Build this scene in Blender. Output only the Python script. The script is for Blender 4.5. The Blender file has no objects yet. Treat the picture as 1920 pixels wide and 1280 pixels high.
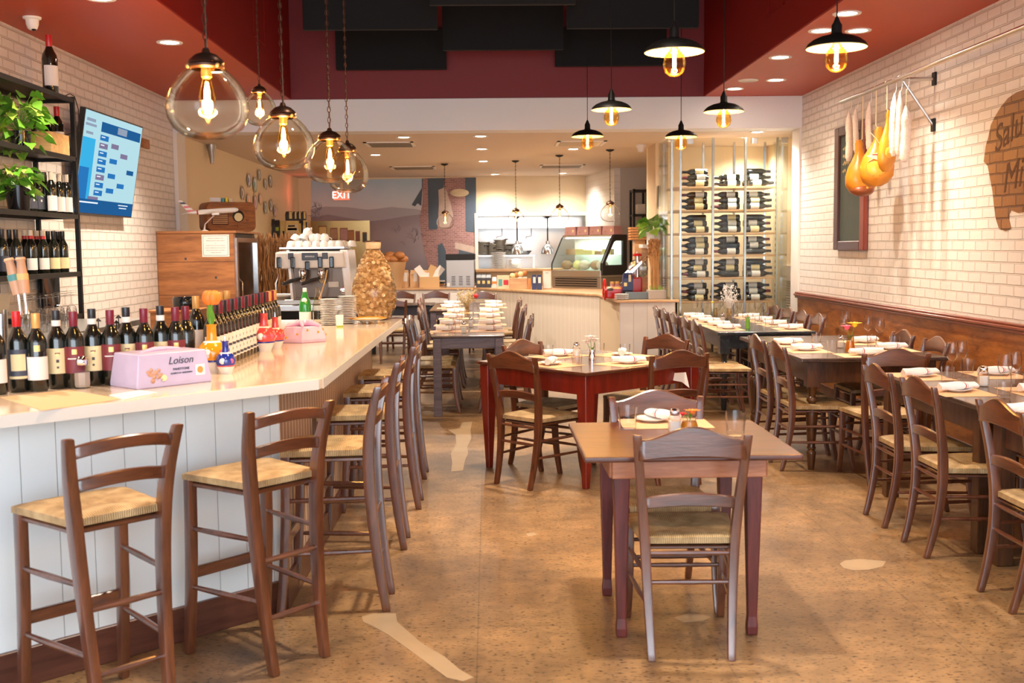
import bpy, bmesh, math, random
from mathutils import Vector, Matrix
random.seed(7)
S = bpy.context.scene
COL = S.collection
PI = math.pi
R = math.radians
sin, cos = math.sin, math.cos
# ---------------------------------------------------------------- camera
F = 2050.0; H = 1.56
v = Vector((915-960, 640-463, -F)).normalized()
hz = Vector((1, 0.0105, 0))
zc = hz.cross(v).normalized(); xc = v.cross(zc).normalized()
RM = Matrix((xc, v, zc))
CAM = Vector((0, 0, H))
def at(px, py, z=None, Y=None, X=None):
    """point of the room seen at pixel (px,py) on the plane z= / Y= / X="""
    d = RM @ Vector((px-960, 640-py, -F))
    if z is not None: t = (z-H)/d.z
    elif Y is not None: t = Y/d.y
    else: t = X/d.x
    return CAM + d*t
cd = bpy.data.cameras.new('camera'); cam = bpy.data.objects.new('camera', cd); COL.objects.link(cam)
cd.lens = F/1920*36; cd.sensor_width = 36; cd.clip_start = .05
cam.matrix_world = Matrix.Translation(CAM) @ RM.to_4x4()
cd.dof.use_dof = True; cd.dof.focus_distance = 8.0; cd.dof.aperture_fstop = 4.5; S.cycles.transparent_max_bounces = 32
S.camera = cam
# ---------------------------------------------------------------- materials
MATS = {}
def nodes(name):
    m = bpy.data.materials.new(name); m.use_nodes = True
    nt = m.node_tree; b = nt.nodes['Principled BSDF']
    return m, nt, b
def L(nt, a, b): nt.links.new(a, b)
def N(nt, t, **k):
    n = nt.nodes.new('ShaderNode'+t)
    for a, x in k.items(): setattr(n, a, x)
    return n
def C4(c): return (c[0], c[1], c[2], 1)
def mat(name, col, rough=.5, metal=0, emit=None, es=0, spec=None, coat=0, trans=0, var=0, vscale=8, bump=0, bscale=60, alpha=1):
    if name in MATS: return MATS[name]
    m, nt, b = nodes(name)
    b.inputs['Base Color'].default_value = C4(col)
    b.inputs['Roughness'].default_value = rough; b.inputs['Metallic'].default_value = metal
    if emit: b.inputs['Emission Color'].default_value = C4(emit); b.inputs['Emission Strength'].default_value = es
    if coat: b.inputs['Coat Weight'].default_value = coat; b.inputs['Coat Roughness'].default_value = .12
    if trans: b.inputs['Transmission Weight'].default_value = trans
    if spec is not None: b.inputs['Specular IOR Level'].default_value = spec
    if var or bump:
        tc = N(nt, 'TexCoord')
    if var:
        no = N(nt, 'TexNoise'); no.inputs['Scale'].default_value = vscale; no.inputs['Detail'].default_value = 4
        L(nt, tc.outputs['Object'], no.inputs['Vector'])
        mx = N(nt, 'Mix', data_type='RGBA')
        mx.inputs[6].default_value = C4([c*(1-var) for c in col]); mx.inputs[7].default_value = C4([min(1, c*(1+var)) for c in col])
        L(nt, no.outputs['Fac'], mx.inputs[0]); L(nt, mx.outputs[2], b.inputs['Base Color'])
    if bump:
        no = N(nt, 'TexNoise'); no.inputs['Scale'].default_value = bscale; no.inputs['Detail'].default_value = 4
        L(nt, tc.outputs['Object'], no.inputs['Vector'])
        bu = N(nt, 'Bump'); bu.inputs['Strength'].default_value = bump; bu.inputs['Distance'].default_value = .01
        L(nt, no.outputs['Fac'], bu.inputs['Height']); L(nt, bu.outputs['Normal'], b.inputs['Normal'])
    MATS[name] = m; return m
def wood(name, c1, c2, rough=.35, axis='X', scale=3, stretch=9, coat=.2, knots=False, dist=4, ior=1.5):
    m, nt, b = nodes(name)
    tc = N(nt, 'TexCoord'); mp = N(nt, 'Mapping')
    s = {'X': (1/stretch, 1, 1), 'Y': (1, 1/stretch, 1), 'Z': (1, 1, 1/stretch)}[axis]
    mp.inputs['Scale'].default_value = s
    L(nt, tc.outputs['Object'], mp.inputs['Vector'])
    no = N(nt, 'TexNoise'); no.inputs['Scale'].default_value = scale*9; no.inputs['Detail'].default_value = 6; no.inputs['Distortion'].default_value = dist*.2
    L(nt, mp.outputs['Vector'], no.inputs['Vector'])
    no2 = N(nt, 'TexNoise'); no2.inputs['Scale'].default_value = scale*50; no2.inputs['Detail'].default_value = 2
    L(nt, mp.outputs['Vector'], no2.inputs['Vector'])
    ad = N(nt, 'Math', operation='MULTIPLY_ADD'); ad.inputs[1].default_value = .35; 
    L(nt, no2.outputs['Fac'], ad.inputs[0]); L(nt, no.outputs['Fac'], ad.inputs[2])
    cr = N(nt, 'ValToRGB'); cr.color_ramp.elements[0].position = .42; cr.color_ramp.elements[1].position = .86
    cr.color_ramp.elements[0].color = C4(c1); cr.color_ramp.elements[1].color = C4(c2)
    L(nt, ad.outputs[0], cr.inputs['Fac']); out = cr.outputs['Color']
    if knots:
        vo = N(nt, 'TexVoronoi'); vo.inputs['Scale'].default_value = 2.6
        mp2 = N(nt, 'Mapping'); mp2.inputs['Scale'].default_value = (.55, .55, 1.3) if axis == 'X' else ((1, .6, 1.3) if axis=='Y' else (1,1,.6))
        L(nt, tc.outputs['Object'], mp2.inputs['Vector']); L(nt, mp2.outputs['Vector'], vo.inputs['Vector'])
        c2r = N(nt, 'ValToRGB'); c2r.color_ramp.elements[0].position = .03; c2r.color_ramp.elements[1].position = .14
        c2r.color_ramp.elements[0].color = (.25, .2, .18, 1); c2r.color_ramp.elements[1].color = (1, 1, 1, 1)
        L(nt, vo.outputs['Distance'], c2r.inputs['Fac'])
        mu = N(nt, 'Mix', data_type='RGBA', blend_type='MULTIPLY'); mu.inputs[0].default_value = .8
        L(nt, out, mu.inputs[6]); L(nt, c2r.outputs['Color'], mu.inputs[7]); out = mu.outputs[2]
    L(nt, out, b.inputs['Base Color'])
    b.inputs['Roughness'].default_value = rough
    b.inputs['Coat Weight'].default_value = coat; b.inputs['Coat Roughness'].default_value = .22; b.inputs['IOR'].default_value = ior
    bu = N(nt, 'Bump'); bu.inputs['Strength'].default_value = .15; bu.inputs['Distance'].default_value = .003
    L(nt, no2.outputs['Fac'], bu.inputs['Height']); L(nt, bu.outputs['Normal'], b.inputs['Normal'])
    MATS[name] = m; return m
def glassy(name, tint=(1, 1, 1), tr=.9, rough=.02, edge=.5, ior=1.45):
    """thin clear glass: transparent body, mirror-like skin that grows at grazing angles"""
    m = bpy.data.materials.new(name); m.use_nodes = True; nt = m.node_tree; nt.nodes.clear()
    o = N(nt, 'OutputMaterial'); t = N(nt, 'BsdfTransparent'); g = N(nt, 'BsdfGlossy'); mx = N(nt, 'MixShader'); lw = N(nt, 'LayerWeight')
    t.inputs[0].default_value = C4([tr*c for c in tint]); g.inputs['Roughness'].default_value = rough
    lw.inputs['Blend'].default_value = edge
    mm = N(nt, 'Math', operation='MULTIPLY_ADD'); mm.inputs[1].default_value = .6; mm.inputs[2].default_value = .02
    L(nt, lw.outputs['Fresnel'], mm.inputs[0])
    L(nt, mm.outputs[0], mx.inputs[0]); L(nt, t.outputs[0], mx.inputs[1]); L(nt, g.outputs[0], mx.inputs[2]); L(nt, mx.outputs[0], o.inputs[0])
    MATS[name] = m; return m
def emis(name, col, s):
    m = bpy.data.materials.new(name); m.use_nodes = True; nt = m.node_tree; nt.nodes.clear()
    o = N(nt, 'OutputMaterial'); e = N(nt, 'Emission'); e.inputs[0].default_value = C4(col); e.inputs[1].default_value = s
    L(nt, e.outputs[0], o.inputs[0]); MATS[name] = m; return m
def brick(name, c1, c2, mort, axes='YZ', bw=.195, bh=.075, ms=.0075, bump=1.0, rough=.38, noise=.009, bdist=.022):
    m, nt, b = nodes(name)
    tc = N(nt, 'TexCoord'); sp = N(nt, 'SeparateXYZ'); cb = N(nt, 'CombineXYZ')
    L(nt, tc.outputs['Object'], sp.inputs[0]); L(nt, sp.outputs[axes[0]], cb.inputs['X']); L(nt, sp.outputs[axes[1]], cb.inputs['Y'])
    nz = N(nt, 'TexNoise'); nz.inputs['Scale'].default_value = 5; L(nt, tc.outputs['Object'], nz.inputs['Vector'])
    va = N(nt, 'VectorMath', operation='MULTIPLY_ADD'); va.inputs[1].default_value = (noise, noise, 0)
    L(nt, nz.outputs['Color'], va.inputs[0]); L(nt, cb.outputs[0], va.inputs[2])
    br = N(nt, 'TexBrick'); L(nt, va.outputs[0], br.inputs['Vector'])
    br.inputs['Scale'].default_value = 1; br.inputs['Brick Width'].default_value = bw; br.inputs['Row Height'].default_value = bh
    br.inputs['Mortar Size'].default_value = ms; br.inputs['Mortar Smooth'].default_value = .35
    br.inputs['Color1'].default_value = C4(c1); br.inputs['Color2'].default_value = C4(c2); br.inputs['Mortar'].default_value = C4(mort)
    L(nt, br.outputs['Color'], b.inputs['Base Color']); b.inputs['Roughness'].default_value = rough
    no = N(nt, 'TexNoise'); no.inputs['Scale'].default_value = 26; no.inputs['Detail'].default_value = 3; L(nt, tc.outputs['Object'], no.inputs['Vector'])
    mm = N(nt, 'Math', operation='MULTIPLY_ADD'); mm.inputs[1].default_value = -1; L(nt, br.outputs['Fac'], mm.inputs[0])
    m3 = N(nt, 'Math', operation='MULTIPLY'); m3.inputs[1].default_value = .14; L(nt, no.outputs['Fac'], m3.inputs[0]); L(nt, m3.outputs[0], mm.inputs[2])
    bu = N(nt, 'Bump'); bu.inputs['Strength'].default_value = bump; bu.inputs['Distance'].default_value = bdist
    L(nt, mm.outputs[0], bu.inputs['Height']); L(nt, bu.outputs['Normal'], b.inputs['Normal'])
    MATS[name] = m; return m
# ---------------------------------------------------------------- mesh building
def fr(o, x=(1, 0, 0), y=(0, 1, 0), z=(0, 0, 1)):
    m = Matrix.Identity(4)
    for i, a in enumerate((x, y, z)):
        for j in range(3): m[j][i] = a[j]
    return Matrix.Translation(Vector(o)) @ m
class MB:
    def __init__(s): s.v = []; s.f = []; s.T = None
    def add(s, vs, fs):
        o = len(s.v)
        if s.T is not None: vs = [s.T @ Vector(p) for p in vs]
        s.v += [tuple(p) for p in vs]; s.f += [tuple(i+o for i in f) for f in fs]; return s
    def box(s, x0, x1, y0, y1, z0, z1):
        return s.add([(x0,y0,z0),(x1,y0,z0),(x1,y1,z0),(x0,y1,z0),(x0,y0,z1),(x1,y0,z1),(x1,y1,z1),(x0,y1,z1)],
                     [(0,3,2,1),(4,5,6,7),(0,1,5,4),(1,2,6,5),(2,3,7,6),(3,0,4,7)])
    def cbox(s, c, sz): return s.box(c[0]-sz[0]/2, c[0]+sz[0]/2, c[1]-sz[1]/2, c[1]+sz[1]/2, c[2]-sz[2]/2, c[2]+sz[2]/2)
    def prism(s, poly, z0, z1):
        n = len(poly)
        a = sum(poly[i][0]*poly[(i+1) % n][1]-poly[(i+1) % n][0]*poly[i][1] for i in range(n))
        if a < 0: poly = poly[::-1]
        return s.add([(p[0], p[1], z0) for p in poly]+[(p[0], p[1], z1) for p in poly],
                     [tuple(range(n))[::-1], tuple(range(n, 2*n))]+[(i, (i+1) % n, n+(i+1) % n, n+i) for i in range(n)])
    def rings(s, rs, close=True, cap=True):
        n = len(rs[0]); vs = [p for r in rs for p in r]; fs = []
        for i in range(len(rs)-1):
            for j in range(n if close else n-1):
                k = (j+1) % n
                fs.append((i*n+j, i*n+k, (i+1)*n+k, (i+1)*n+j))
        if cap:
            fs.append(tuple(range(n))[::-1]); fs.append(tuple(range((len(rs)-1)*n, len(rs)*n)))
        return s.add(vs, fs)
    def lathe(s, prof, c=(0, 0, 0), n=20, cap=True, a0=0, a1=2*PI):
        full = abs(a1-a0-2*PI) < 1e-6; m = n if full else n+1
        rs = [[(c[0]+r*cos(a0+(a1-a0)*j/n), c[1]+r*sin(a0+(a1-a0)*j/n), c[2]+z) for j in range(m)] for r, z in prof]
        return s.rings(rs, full, cap and full)
    def tube(s, pts, r, n=8, cap=True):
        pts = [Vector(p) for p in pts]; rs = []
        rr = r if isinstance(r, (list, tuple)) else [r]*len(pts)
        up = None
        for i, p in enumerate(pts):
            d = (pts[min(i+1, len(pts)-1)]-pts[max(i-1, 0)]).normalized()
            if up is None: up = Vector((0, 0, 1)) if abs(d.z) < .9 else Vector((1, 0, 0))
            a = d.cross(up)
            if a.length < 1e-4: a = d.cross(Vector((0, 1, 0)))
            a.normalize(); b = a.cross(d).normalized(); up = b
            rs.append([p+rr[i]*(cos(2*PI*j/n)*a+sin(2*PI*j/n)*b) for j in range(n)])
        return s.rings(rs, True, cap)
    def bar(s, pts, w, d):
        """rectangular section (w along x, d along y) swept up a leg"""
        ws = w if isinstance(w, (list, tuple)) else [w]*len(pts); ds = d if isinstance(d, (list, tuple)) else [d]*len(pts)
        rs = [[(p[0]-a/2, p[1]-b/2, p[2]), (p[0]+a/2, p[1]-b/2, p[2]), (p[0]+a/2, p[1]+b/2, p[2]), (p[0]-a/2, p[1]+b/2, p[2])] for p, a, b in zip(pts, ws, ds)]
        return s.rings(rs)
    def limb(s, pts, w, d, k=3):
        """like bar, the path and section eased between the given stations"""
        n = len(pts); P = []; Ws = []; Ds = []
        cr = lambda a, b, c, e, t: .5*((2*b)+(-a+c)*t+(2*a-5*b+4*c-e)*t*t+(-a+3*b-3*c+e)*t**3)
        g = lambda L_, i: L_[min(max(i, 0), n-1)]
        for i in range(n-1):
            for j in range(k):
                t = j/k; P.append(tuple(cr(g(pts, i-1)[q], pts[i][q], pts[i+1][q], g(pts, i+2)[q], t) for q in range(3)))
                Ws.append(cr(g(w, i-1), w[i], w[i+1], g(w, i+2), t)); Ds.append(cr(g(d, i-1), d[i], d[i+1], g(d, i+2), t))
        return s.bar(P+[pts[-1]], Ws+[w[-1]], Ds+[d[-1]])
    def slat(s, hw, ycurve, z0, z1, th, n=10):
        """curved rail: half width hw, functions of u in -1..1 give y, bottom and top"""
        rs = []
        for i in range(n+1):
            u = -1+2*i/n; x = u*hw; y = ycurve(u)
            rs.append([(x, y-th/2, z0(u)), (x, y+th/2, z0(u)), (x, y+th/2, z1(u)), (x, y-th/2, z1(u))])
        return s.rings(rs)
    def ball(s, c, r, n=12, m=8, sc=(1, 1, 1)):
        rs = []
        for i in range(m+1):
            a = -PI/2+PI*i/m; q = max(cos(a), .02)
            rs.append([(c[0]+sc[0]*r*q*cos(2*PI*j/n), c[1]+sc[1]*r*q*sin(2*PI*j/n), c[2]+sc[2]*r*sin(a)) for j in range(n)])
        return s.rings(rs)
    def leaf(s, p, d, l, w, droop=.3, roll=0):
        """pointed leaf with thickness-less fold, from p in direction d"""
        d = Vector(d).normalized(); side = d.cross(Vector((0, 0, 1)))
        if side.length < .1: side = Vector((1, 0, 0))
        side.normalize(); up = side.cross(d)
        side = side*cos(roll)+up*sin(roll)
        vs = []; fs = []
        pr = [0, .55, .95, 1, .7, .3, 0]
        for i, q in enumerate(pr):
            t = i/6; c = Vector(p)+d*l*t-Vector((0, 0, 1))*droop*l*t*t
            vs += [c-side*w*q/2+up*w*.12*q, c, c+side*w*q/2+up*w*.12*q]
        for i in range(6):
            a = i*3; fs += [(a, a+1, a+4, a+3), (a+1, a+2, a+5, a+4)]
        return s.add(vs, fs)
    def build(s, name, m, parent=None, loc=None, rz=0, bevel=0, smooth=False, seg=1, nrm=True):
        me = bpy.data.meshes.new(name); me.from_pydata(s.v, [], s.f)
        bm = bmesh.new(); bm.from_mesh(me)
        if nrm: bmesh.ops.recalc_face_normals(bm, faces=bm.faces)
        if bevel:
            ed = [e for e in bm.edges if len(e.link_faces) == 2 and e.calc_face_angle(0) > .5]
            bmesh.ops.bevel(bm, geom=ed, offset=bevel, segments=seg, affect='EDGES', profile=.6, clamp_overlap=True)
        bm.to_mesh(me); bm.free()
        if smooth:
            for p in me.polygons: p.use_smooth = True
            me.set_sharp_from_angle(angle=R(42))
        o = bpy.data.objects.new(name, me); COL.objects.link(o)
        if m is not None: me.materials.append(MATS[m] if isinstance(m, str) else m)
        if parent: o.parent = parent
        if loc is not None: o.location = loc
        if rz: o.rotation_euler = (0, 0, rz)
        return o
def tag(o, label=None, cat=None, group=None, kind=None):
    if label: o['label'] = label
    if cat: o['category'] = cat
    if group: o['group'] = group
    if kind: o['kind'] = kind
    return o
def thing(name, label, cat, loc=(0, 0, 0), rz=0, group=None):
    o = bpy.data.objects.new(name, None); COL.objects.link(o); o.empty_display_size = .1
    o.location = loc; o.rotation_euler = (0, 0, rz); return tag(o, label, cat, group)
def struct(mb, name, m, **k): return tag(mb.build(name, m, **k), kind='structure')
def dup(root, loc, rz=0, label=None, group=None, rot=None, scale=None):
    def cp(o, par):
        c = o.copy(); COL.objects.link(c)
        if par: c.parent = par
        for ch in KIDS(o): cp(ch, c)
        return c
    r = cp(root, None); r.location = loc; r.rotation_euler = rot if rot else (0, 0, rz)
    if scale: r.scale = (scale,)*3
    if label: r['label'] = label
    if group: r['group'] = group
    return r
def KIDS(o): return list(o.children)
class Proto:
    """first placing moves the built thing itself, later placings copy it"""
    def __init__(s, fn): s.fn = fn; s.o = None
    def put(s, loc, rz=0, label=None, group=None, rot=None, scale=None):
        if s.o is None:
            s.o = s.fn(); r = s.o; r.location = loc; r.rotation_euler = rot if rot else (0, 0, rz)
            if scale: r.scale = (scale,)*3
            if label: r['label'] = label
            if group: r['group'] = group
            s.first = r; return r
        r = dup(s.o, loc, rz, label, group, rot)
        r.scale = (scale,)*3 if scale else (1, 1, 1)
        return r
def text(s, name, m, size, mtx, parent=None, align='CENTER', ext=.001, shear=0):
    cu = bpy.data.curves.new(name, 'FONT'); cu.body = s; cu.size = size; cu.align_x = align; cu.align_y = 'CENTER'; cu.extrude = ext; cu.shear = shear
    t = bpy.data.objects.new(name, cu); COL.objects.link(t)
    bpy.context.view_layer.update()
    me = bpy.data.meshes.new_from_object(t); bpy.data.objects.remove(t); bpy.data.curves.remove(cu)
    me.transform(mtx); me.materials.clear(); me.materials.append(MATS[m])
    o = bpy.data.objects.new(name, me); COL.objects.link(o)
    if parent: o.parent = parent
    return o
ORD = ['first','second','third','fourth','fifth','sixth','seventh','eighth','ninth','tenth','eleventh','twelfth','thirteenth','fourteenth','fifteenth','sixteenth','seventeenth','eighteenth','nineteenth','twentieth','twenty-first','twenty-second','twenty-third','twenty-fourth']
# ---------------------------------------------------------------- palette
wood('chair_wood', (.050, .012, .0045), (.150, .042, .014), .30, 'Z', 3, 8, .9, ior=1.65)
wood('chair_wood_x', (.050, .012, .0045), (.150, .042, .014), .30, 'X', 3, 8, .9, ior=1.65)
wood('table_red_brown', (.045, .011, .006), (.12, .032, .015), .3, 'X', 2.4, 9, .25)
wood('table_leg_red', (.05, .005, .004), (.14, .018, .012), .38, 'Z', 2.4, 9, .1)
wood('pine_orange', (.26, .07, .02), (.50, .18, .07), .4, 'X', 2.2, 7, .3)
wood('table_mahogany', (.11, .006, .003), (.22, .016, .006), .3, 'Z', 2, 9, .5)
wood('table_mahogany_top', (.045, .012, .008), (.12, .036, .018), .22, 'X', 2, 9, .5)
wood('table_purple_grey', (.06, .045, .06), (.15, .115, .14), .4, 'X', 3, 9, .1)
wood('table_dark_top', (.035, .018, .012), (.09, .05, .034), .22, 'Y', 3, 9, .4)
wood('table_black', (.006, .008, .011), (.022, .026, .032), .25, 'Y', 3, 9, .5)
wood('table_walnut', (.035, .012, .004), (.105, .038, .011), .28, 'Z', 3, 9, .15)
wood('cedar', (.20, .068, .018), (.46, .18, .055), .45, 'X', 1.6, 8, .1, knots=True)
wood('wainscot_wood', (.15, .040, .009), (.46, .17, .045), .38, 'Y', 1.5, 5, .2, knots=True)
wood('rail_wood', (.12, .022, .010), (.24, .048, .02), .3, 'Y', 2, 9, .5)
wood('base_wood', (.055, .016, .010), (.11, .035, .02), .4, 'X', 2, 9, .2)
wood('shelf_oak', (.45, .24, .11), (.66, .40, .2), .45, 'X', 2, 8, .1)
wood('crate_pine', (.55, .33, .12), (.80, .54, .24), .5, 'X', 2, 8, .05)
wood('radio_walnut', (.13, .032, .006), (.34, .11, .022), .45, 'X', 3, 8, .08)
def rush(name):
    m, nt, b = nodes(name); tc = N(nt, 'TexCoord'); sp = N(nt, 'SeparateXYZ'); L(nt, tc.outputs['Object'], sp.inputs[0])
    # strands run round towards each side: choose |x|>|y| triangle
    ax = N(nt, 'Math', operation='ABSOLUTE'); ay = N(nt, 'Math', operation='ABSOLUTE')
    L(nt, sp.outputs['X'], ax.inputs[0]); L(nt, sp.outputs['Y'], ay.inputs[0])
    gt = N(nt, 'Math', operation='GREATER_THAN'); L(nt, ax.outputs[0], gt.inputs[0]); L(nt, ay.outputs[0], gt.inputs[1])
    mx = N(nt, 'Mix'); L(nt, gt.outputs[0], mx.inputs[0]); L(nt, sp.outputs['X'], mx.inputs[2]); L(nt, sp.outputs['Y'], mx.inputs[3])
    no = N(nt, 'TexNoise'); no.inputs['Scale'].default_value = 30; L(nt, tc.outputs['Object'], no.inputs['Vector'])
    m1 = N(nt, 'Math', operation='MULTIPLY_ADD'); m1.inputs[1].default_value = .006; L(nt, no.outputs['Fac'], m1.inputs[0]); L(nt, mx.outputs[0], m1.inputs[2])
    m2 = N(nt, 'Math', operation='MULTIPLY'); m2.inputs[1].default_value = 800; L(nt, m1.outputs[0], m2.inputs[0])
    sn = N(nt, 'Math', operation='SINE'); L(nt, m2.outputs[0], sn.inputs[0])
    n3 = N(nt, 'TexNoise'); n3.inputs['Scale'].default_value = 14; n3.inputs['Detail'].default_value = 5; L(nt, tc.outputs['Object'], n3.inputs['Vector'])
    cr = N(nt, 'ValToRGB'); cr.color_ramp.elements[0].position = .3; cr.color_ramp.elements[1].position = .7
    cr.color_ramp.elements[0].color = (.34, .21, .085, 1); cr.color_ramp.elements[1].color = (.66, .47, .24, 1)
    L(nt, n3.outputs['Fac'], cr.inputs[0])
    cb = N(nt, 'MapRange'); cb.inputs['From Min'].default_value = -1; cb.inputs['To Min'].default_value = .62; cb.inputs['To Max'].default_value = 1.1
    L(nt, sn.outputs[0], cb.inputs[0])
    mu = N(nt, 'Mix', data_type='RGBA', blend_type='MULTIPLY'); mu.inputs[0].default_value = 1
    L(nt, cr.outputs[0], mu.inputs[6]); L(nt, cb.outputs[0], mu.inputs[7]); L(nt, mu.outputs[2], b.inputs['Base Color'])
    b.inputs['Roughness'].default_value = .6
    bu = N(nt, 'Bump'); bu.inputs['Strength'].default_value = .6; bu.inputs['Distance'].default_value = .002
    L(nt, sn.outputs[0], bu.inputs['Height']); L(nt, bu.outputs['Normal'], b.inputs['Normal'])
    MATS[name] = m
rush('rush')
brick('brick_white_right', (.76, .72, .69), (.72, .68, .65), (.62, .57, .53))
brick('brick_white_left', (.78, .74, .71), (.74, .70, .67), (.64, .59, .55))
brick('brick_brown', (.30, .14, .055), (.24, .105, .04), (.13, .055, .025), noise=.02)
brick('tile_white', (.78, .76, .75), (.76, .74, .73), (.62, .58, .55), axes='XZ', bw=.2, bh=.1, ms=.004, bump=.4, rough=.2, noise=0)
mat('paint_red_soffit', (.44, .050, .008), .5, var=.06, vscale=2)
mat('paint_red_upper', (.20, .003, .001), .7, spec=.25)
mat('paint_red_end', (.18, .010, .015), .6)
mat('ceiling_black', (.012, .012, .013), .8)
mat('panel_black', (.006, .0065, .008), .95, bump=.2, bscale=200)
mat('beam_white', (.74, .74, .77), .6)
mat('ceiling_back', (.66, .55, .46), .7)
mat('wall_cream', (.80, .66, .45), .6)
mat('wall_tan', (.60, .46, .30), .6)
mat('wall_grey', (.50, .47, .46), .6)
mat('trim_white', (.80, .76, .72), .45)
def boards(name, col, gcol, axis, pitch, gw, rough=.4, bump=.6):
    """painted boards with grooves every pitch metres"""
    m, nt, b = nodes(name); tc = N(nt, 'TexCoord'); sp = N(nt, 'SeparateXYZ'); L(nt, tc.outputs['Object'], sp.inputs[0])
    mo = N(nt, 'Math', operation='PINGPONG'); mo.inputs[1].default_value = pitch/2; L(nt, sp.outputs[axis], mo.inputs[0])
    mr = N(nt, 'MapRange'); mr.inputs['From Min'].default_value = 0; mr.inputs['From Max'].default_value = gw
    L(nt, mo.outputs[0], mr.inputs[0])
    mx = N(nt, 'Mix', data_type='RGBA'); mx.inputs[6].default_value = C4(gcol); mx.inputs[7].default_value = C4(col)
    L(nt, mr.outputs[0], mx.inputs[0]); L(nt, mx.outputs[2], b.inputs['Base Color']); b.inputs['Roughness'].default_value = rough
    bu = N(nt, 'Bump'); bu.inputs['Strength'].default_value = bump; bu.inputs['Distance'].default_value = .006
    L(nt, mr.outputs[0], bu.inputs['Height']); L(nt, bu.outputs['Normal'], b.inputs['Normal']); MATS[name] = m
boards('bar_boards', (.70, .77, .79), (.50, .55, .56), 'X', .13, .003)
boards('bar_beadboard', (.36, .25, .18), (.95, .88, .80), 'Y', .075, .011, .4, .12)
boards('counter_boards', (.72, .62, .50), (.95, .9, .8), 'X', .10, .006)
boards('counter_boards_white', (.76, .72, .68), (.60, .56, .52), 'X', .16, .004)
boards('corrugated', (.45, .45, .43), (.22, .22, .21), 'Z', .03, .012, .3)
mat('quartz', (.74, .60, .44), .10, var=.05, vscale=60, coat=.5)
mat('quartz_edge_daylit', (.72, .70, .64), .3)  # counter edge with its reflected daylight put into the colour
mat('steel', (.62, .61, .60), .28, 1)
mat('steel_bright', (.75, .76, .78), .18, 1)
mat('steel_dull', (.42, .40, .38), .4, 1)
mat('chrome', (.85, .85, .87), .06, 1)
mat('bronze', (.085, .040, .026), .35, .8)
mat('iron_dark', (.018, .016, .016), .45, .6)
mat('black_metal', (.012, .011, .011), .45, .4)
mat('black_gloss', (.008, .008, .009), .12)
mat('black_plastic', (.02, .02, .022), .35)
mat('bottle_glass', (.008, .009, .006), .05, coat=.6)
mat('bottle_green', (.02, .22, .03), .05, coat=.5)
mat('white_paper', (.80, .78, .74), .7)
mat('label_white', (.76, .73, .70), .6)
mat('label_cream', (.76, .64, .36), .6)
mat('label_maroon', (.17, .022, .03), .5)
mat('label_navy', (.05, .06, .09), .5)
mat('ink', (.05, .05, .055), .6); mat('script_brown', (.075, .026, .010), .6)
mat('gold', (.70, .45, .15), .35, .6)
mat('cap_red', (.50, .01, .015), .3)
mat('cap_maroon', (.17, .012, .03), .3)
mat('cap_black', (.018, .018, .022), .28)
mat('cap_gold', (.65, .38, .12), .35, .3)
mat('cap_cream', (.72, .62, .5), .4)
mat('ceramic_white', (.80, .78, .75), .15, coat=.4)
mat('ceramic_orange', (.80, .30, .01), .15, coat=.5)
mat('ceramic_blue', (.012, .03, .28), .12, coat=.5)
mat('ceramic_red', (.60, .07, .07), .15, coat=.5)
mat('lavender_card', (.47, .42, .60), .4, var=.12, vscale=14)
mat('pink_card', (.66, .48, .66), .35, var=.12, vscale=16)
mat('rose_card', (.50, .27, .27), .5, var=.2, vscale=10)
mat('ribbon_pink', (.78, .42, .62), .3)
mat('kraft', (.60, .38, .18), .75)
mat('kraft_mat', (.72, .43, .24), .7)
mat('kraft_bag', (.62, .38, .19), .7, bump=.3, bscale=40)
mat('cork', (.50, .30, .13), .75, var=.3, vscale=40)
mat('cork_light', (.72, .53, .31), .75, var=.15, vscale=40)
mat('leaf', (.13, .34, .03), .35, var=.3, vscale=20)
mat('leaf_light', (.36, .58, .08), .35, var=.3, vscale=20)
mat('twig', (.58, .31, .12), .7, var=.3, vscale=12)
mat('twig_dark', (.40, .18, .06), .7, var=.3, vscale=12)
mat('cloth_white', (.82, .79, .77), .85)
mat('salt', (.80, .76, .70), .8)
mat('pepper_glass', (.36, .30, .24), .3)
mat('water_amber', (.62, .24, .02), .15)
mat('petal_orange', (.90, .22, .03), .5)
mat('petal_pink', (.90, .12, .22), .5)
mat('petal_yellow', (.95, .70, .02), .5)
mat('petal_white', (.88, .74, .66), .5)
mat('petal_red', (.75, .02, .03), .5)
mat('dried', (.62, .48, .24), .8)
mat('ham', (.62, .225, .012), .38, var=.35, vscale=9, coat=.3)
mat('ham_dark', (.26, .06, .01), .4, var=.3, vscale=14, coat=.3)
mat('ham_skin', (.72, .36, .035), .35, var=.15, vscale=9, coat=.3)
mat('salami', (.72, .57, .48), .75, var=.18, vscale=45, bump=.5, bscale=90)
mat('string', (.72, .58, .38), .8)
mat('slate', (.055, .075, .065), .5, var=.25, vscale=5)
mat('frame_red', (.22, .03, .012), .35, coat=.3)
mat('frame_dark', (.075, .03, .03), .35, coat=.3)
mat('slicer_red', (.55, .008, .008), .15, coat=.6)
mat('slate_blue', (.13, .17, .20), .4)
mat('concrete', (.42, .38, .34), .8)
mat('bread', (.44, .17, .045), .55, var=.25, vscale=12, coat=.2)
mat('cheese', (.80, .66, .32), .5)
mat('meat', (.45, .25, .16), .5, var=.3, vscale=14)
mat('green_label', (.35, .5, .05), .6)
mat('yellow_card', (.78, .60, .24), .5)
mat('navy_bag', (.015, .025, .10), .35)
mat('dark_bag', (.035, .03, .035), .35)
mat('cream_box', (.72, .60, .40), .6)
mat('red_print', (.55, .03, .05), .5)
mat('teal_print', (.10, .35, .36), .5)
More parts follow.
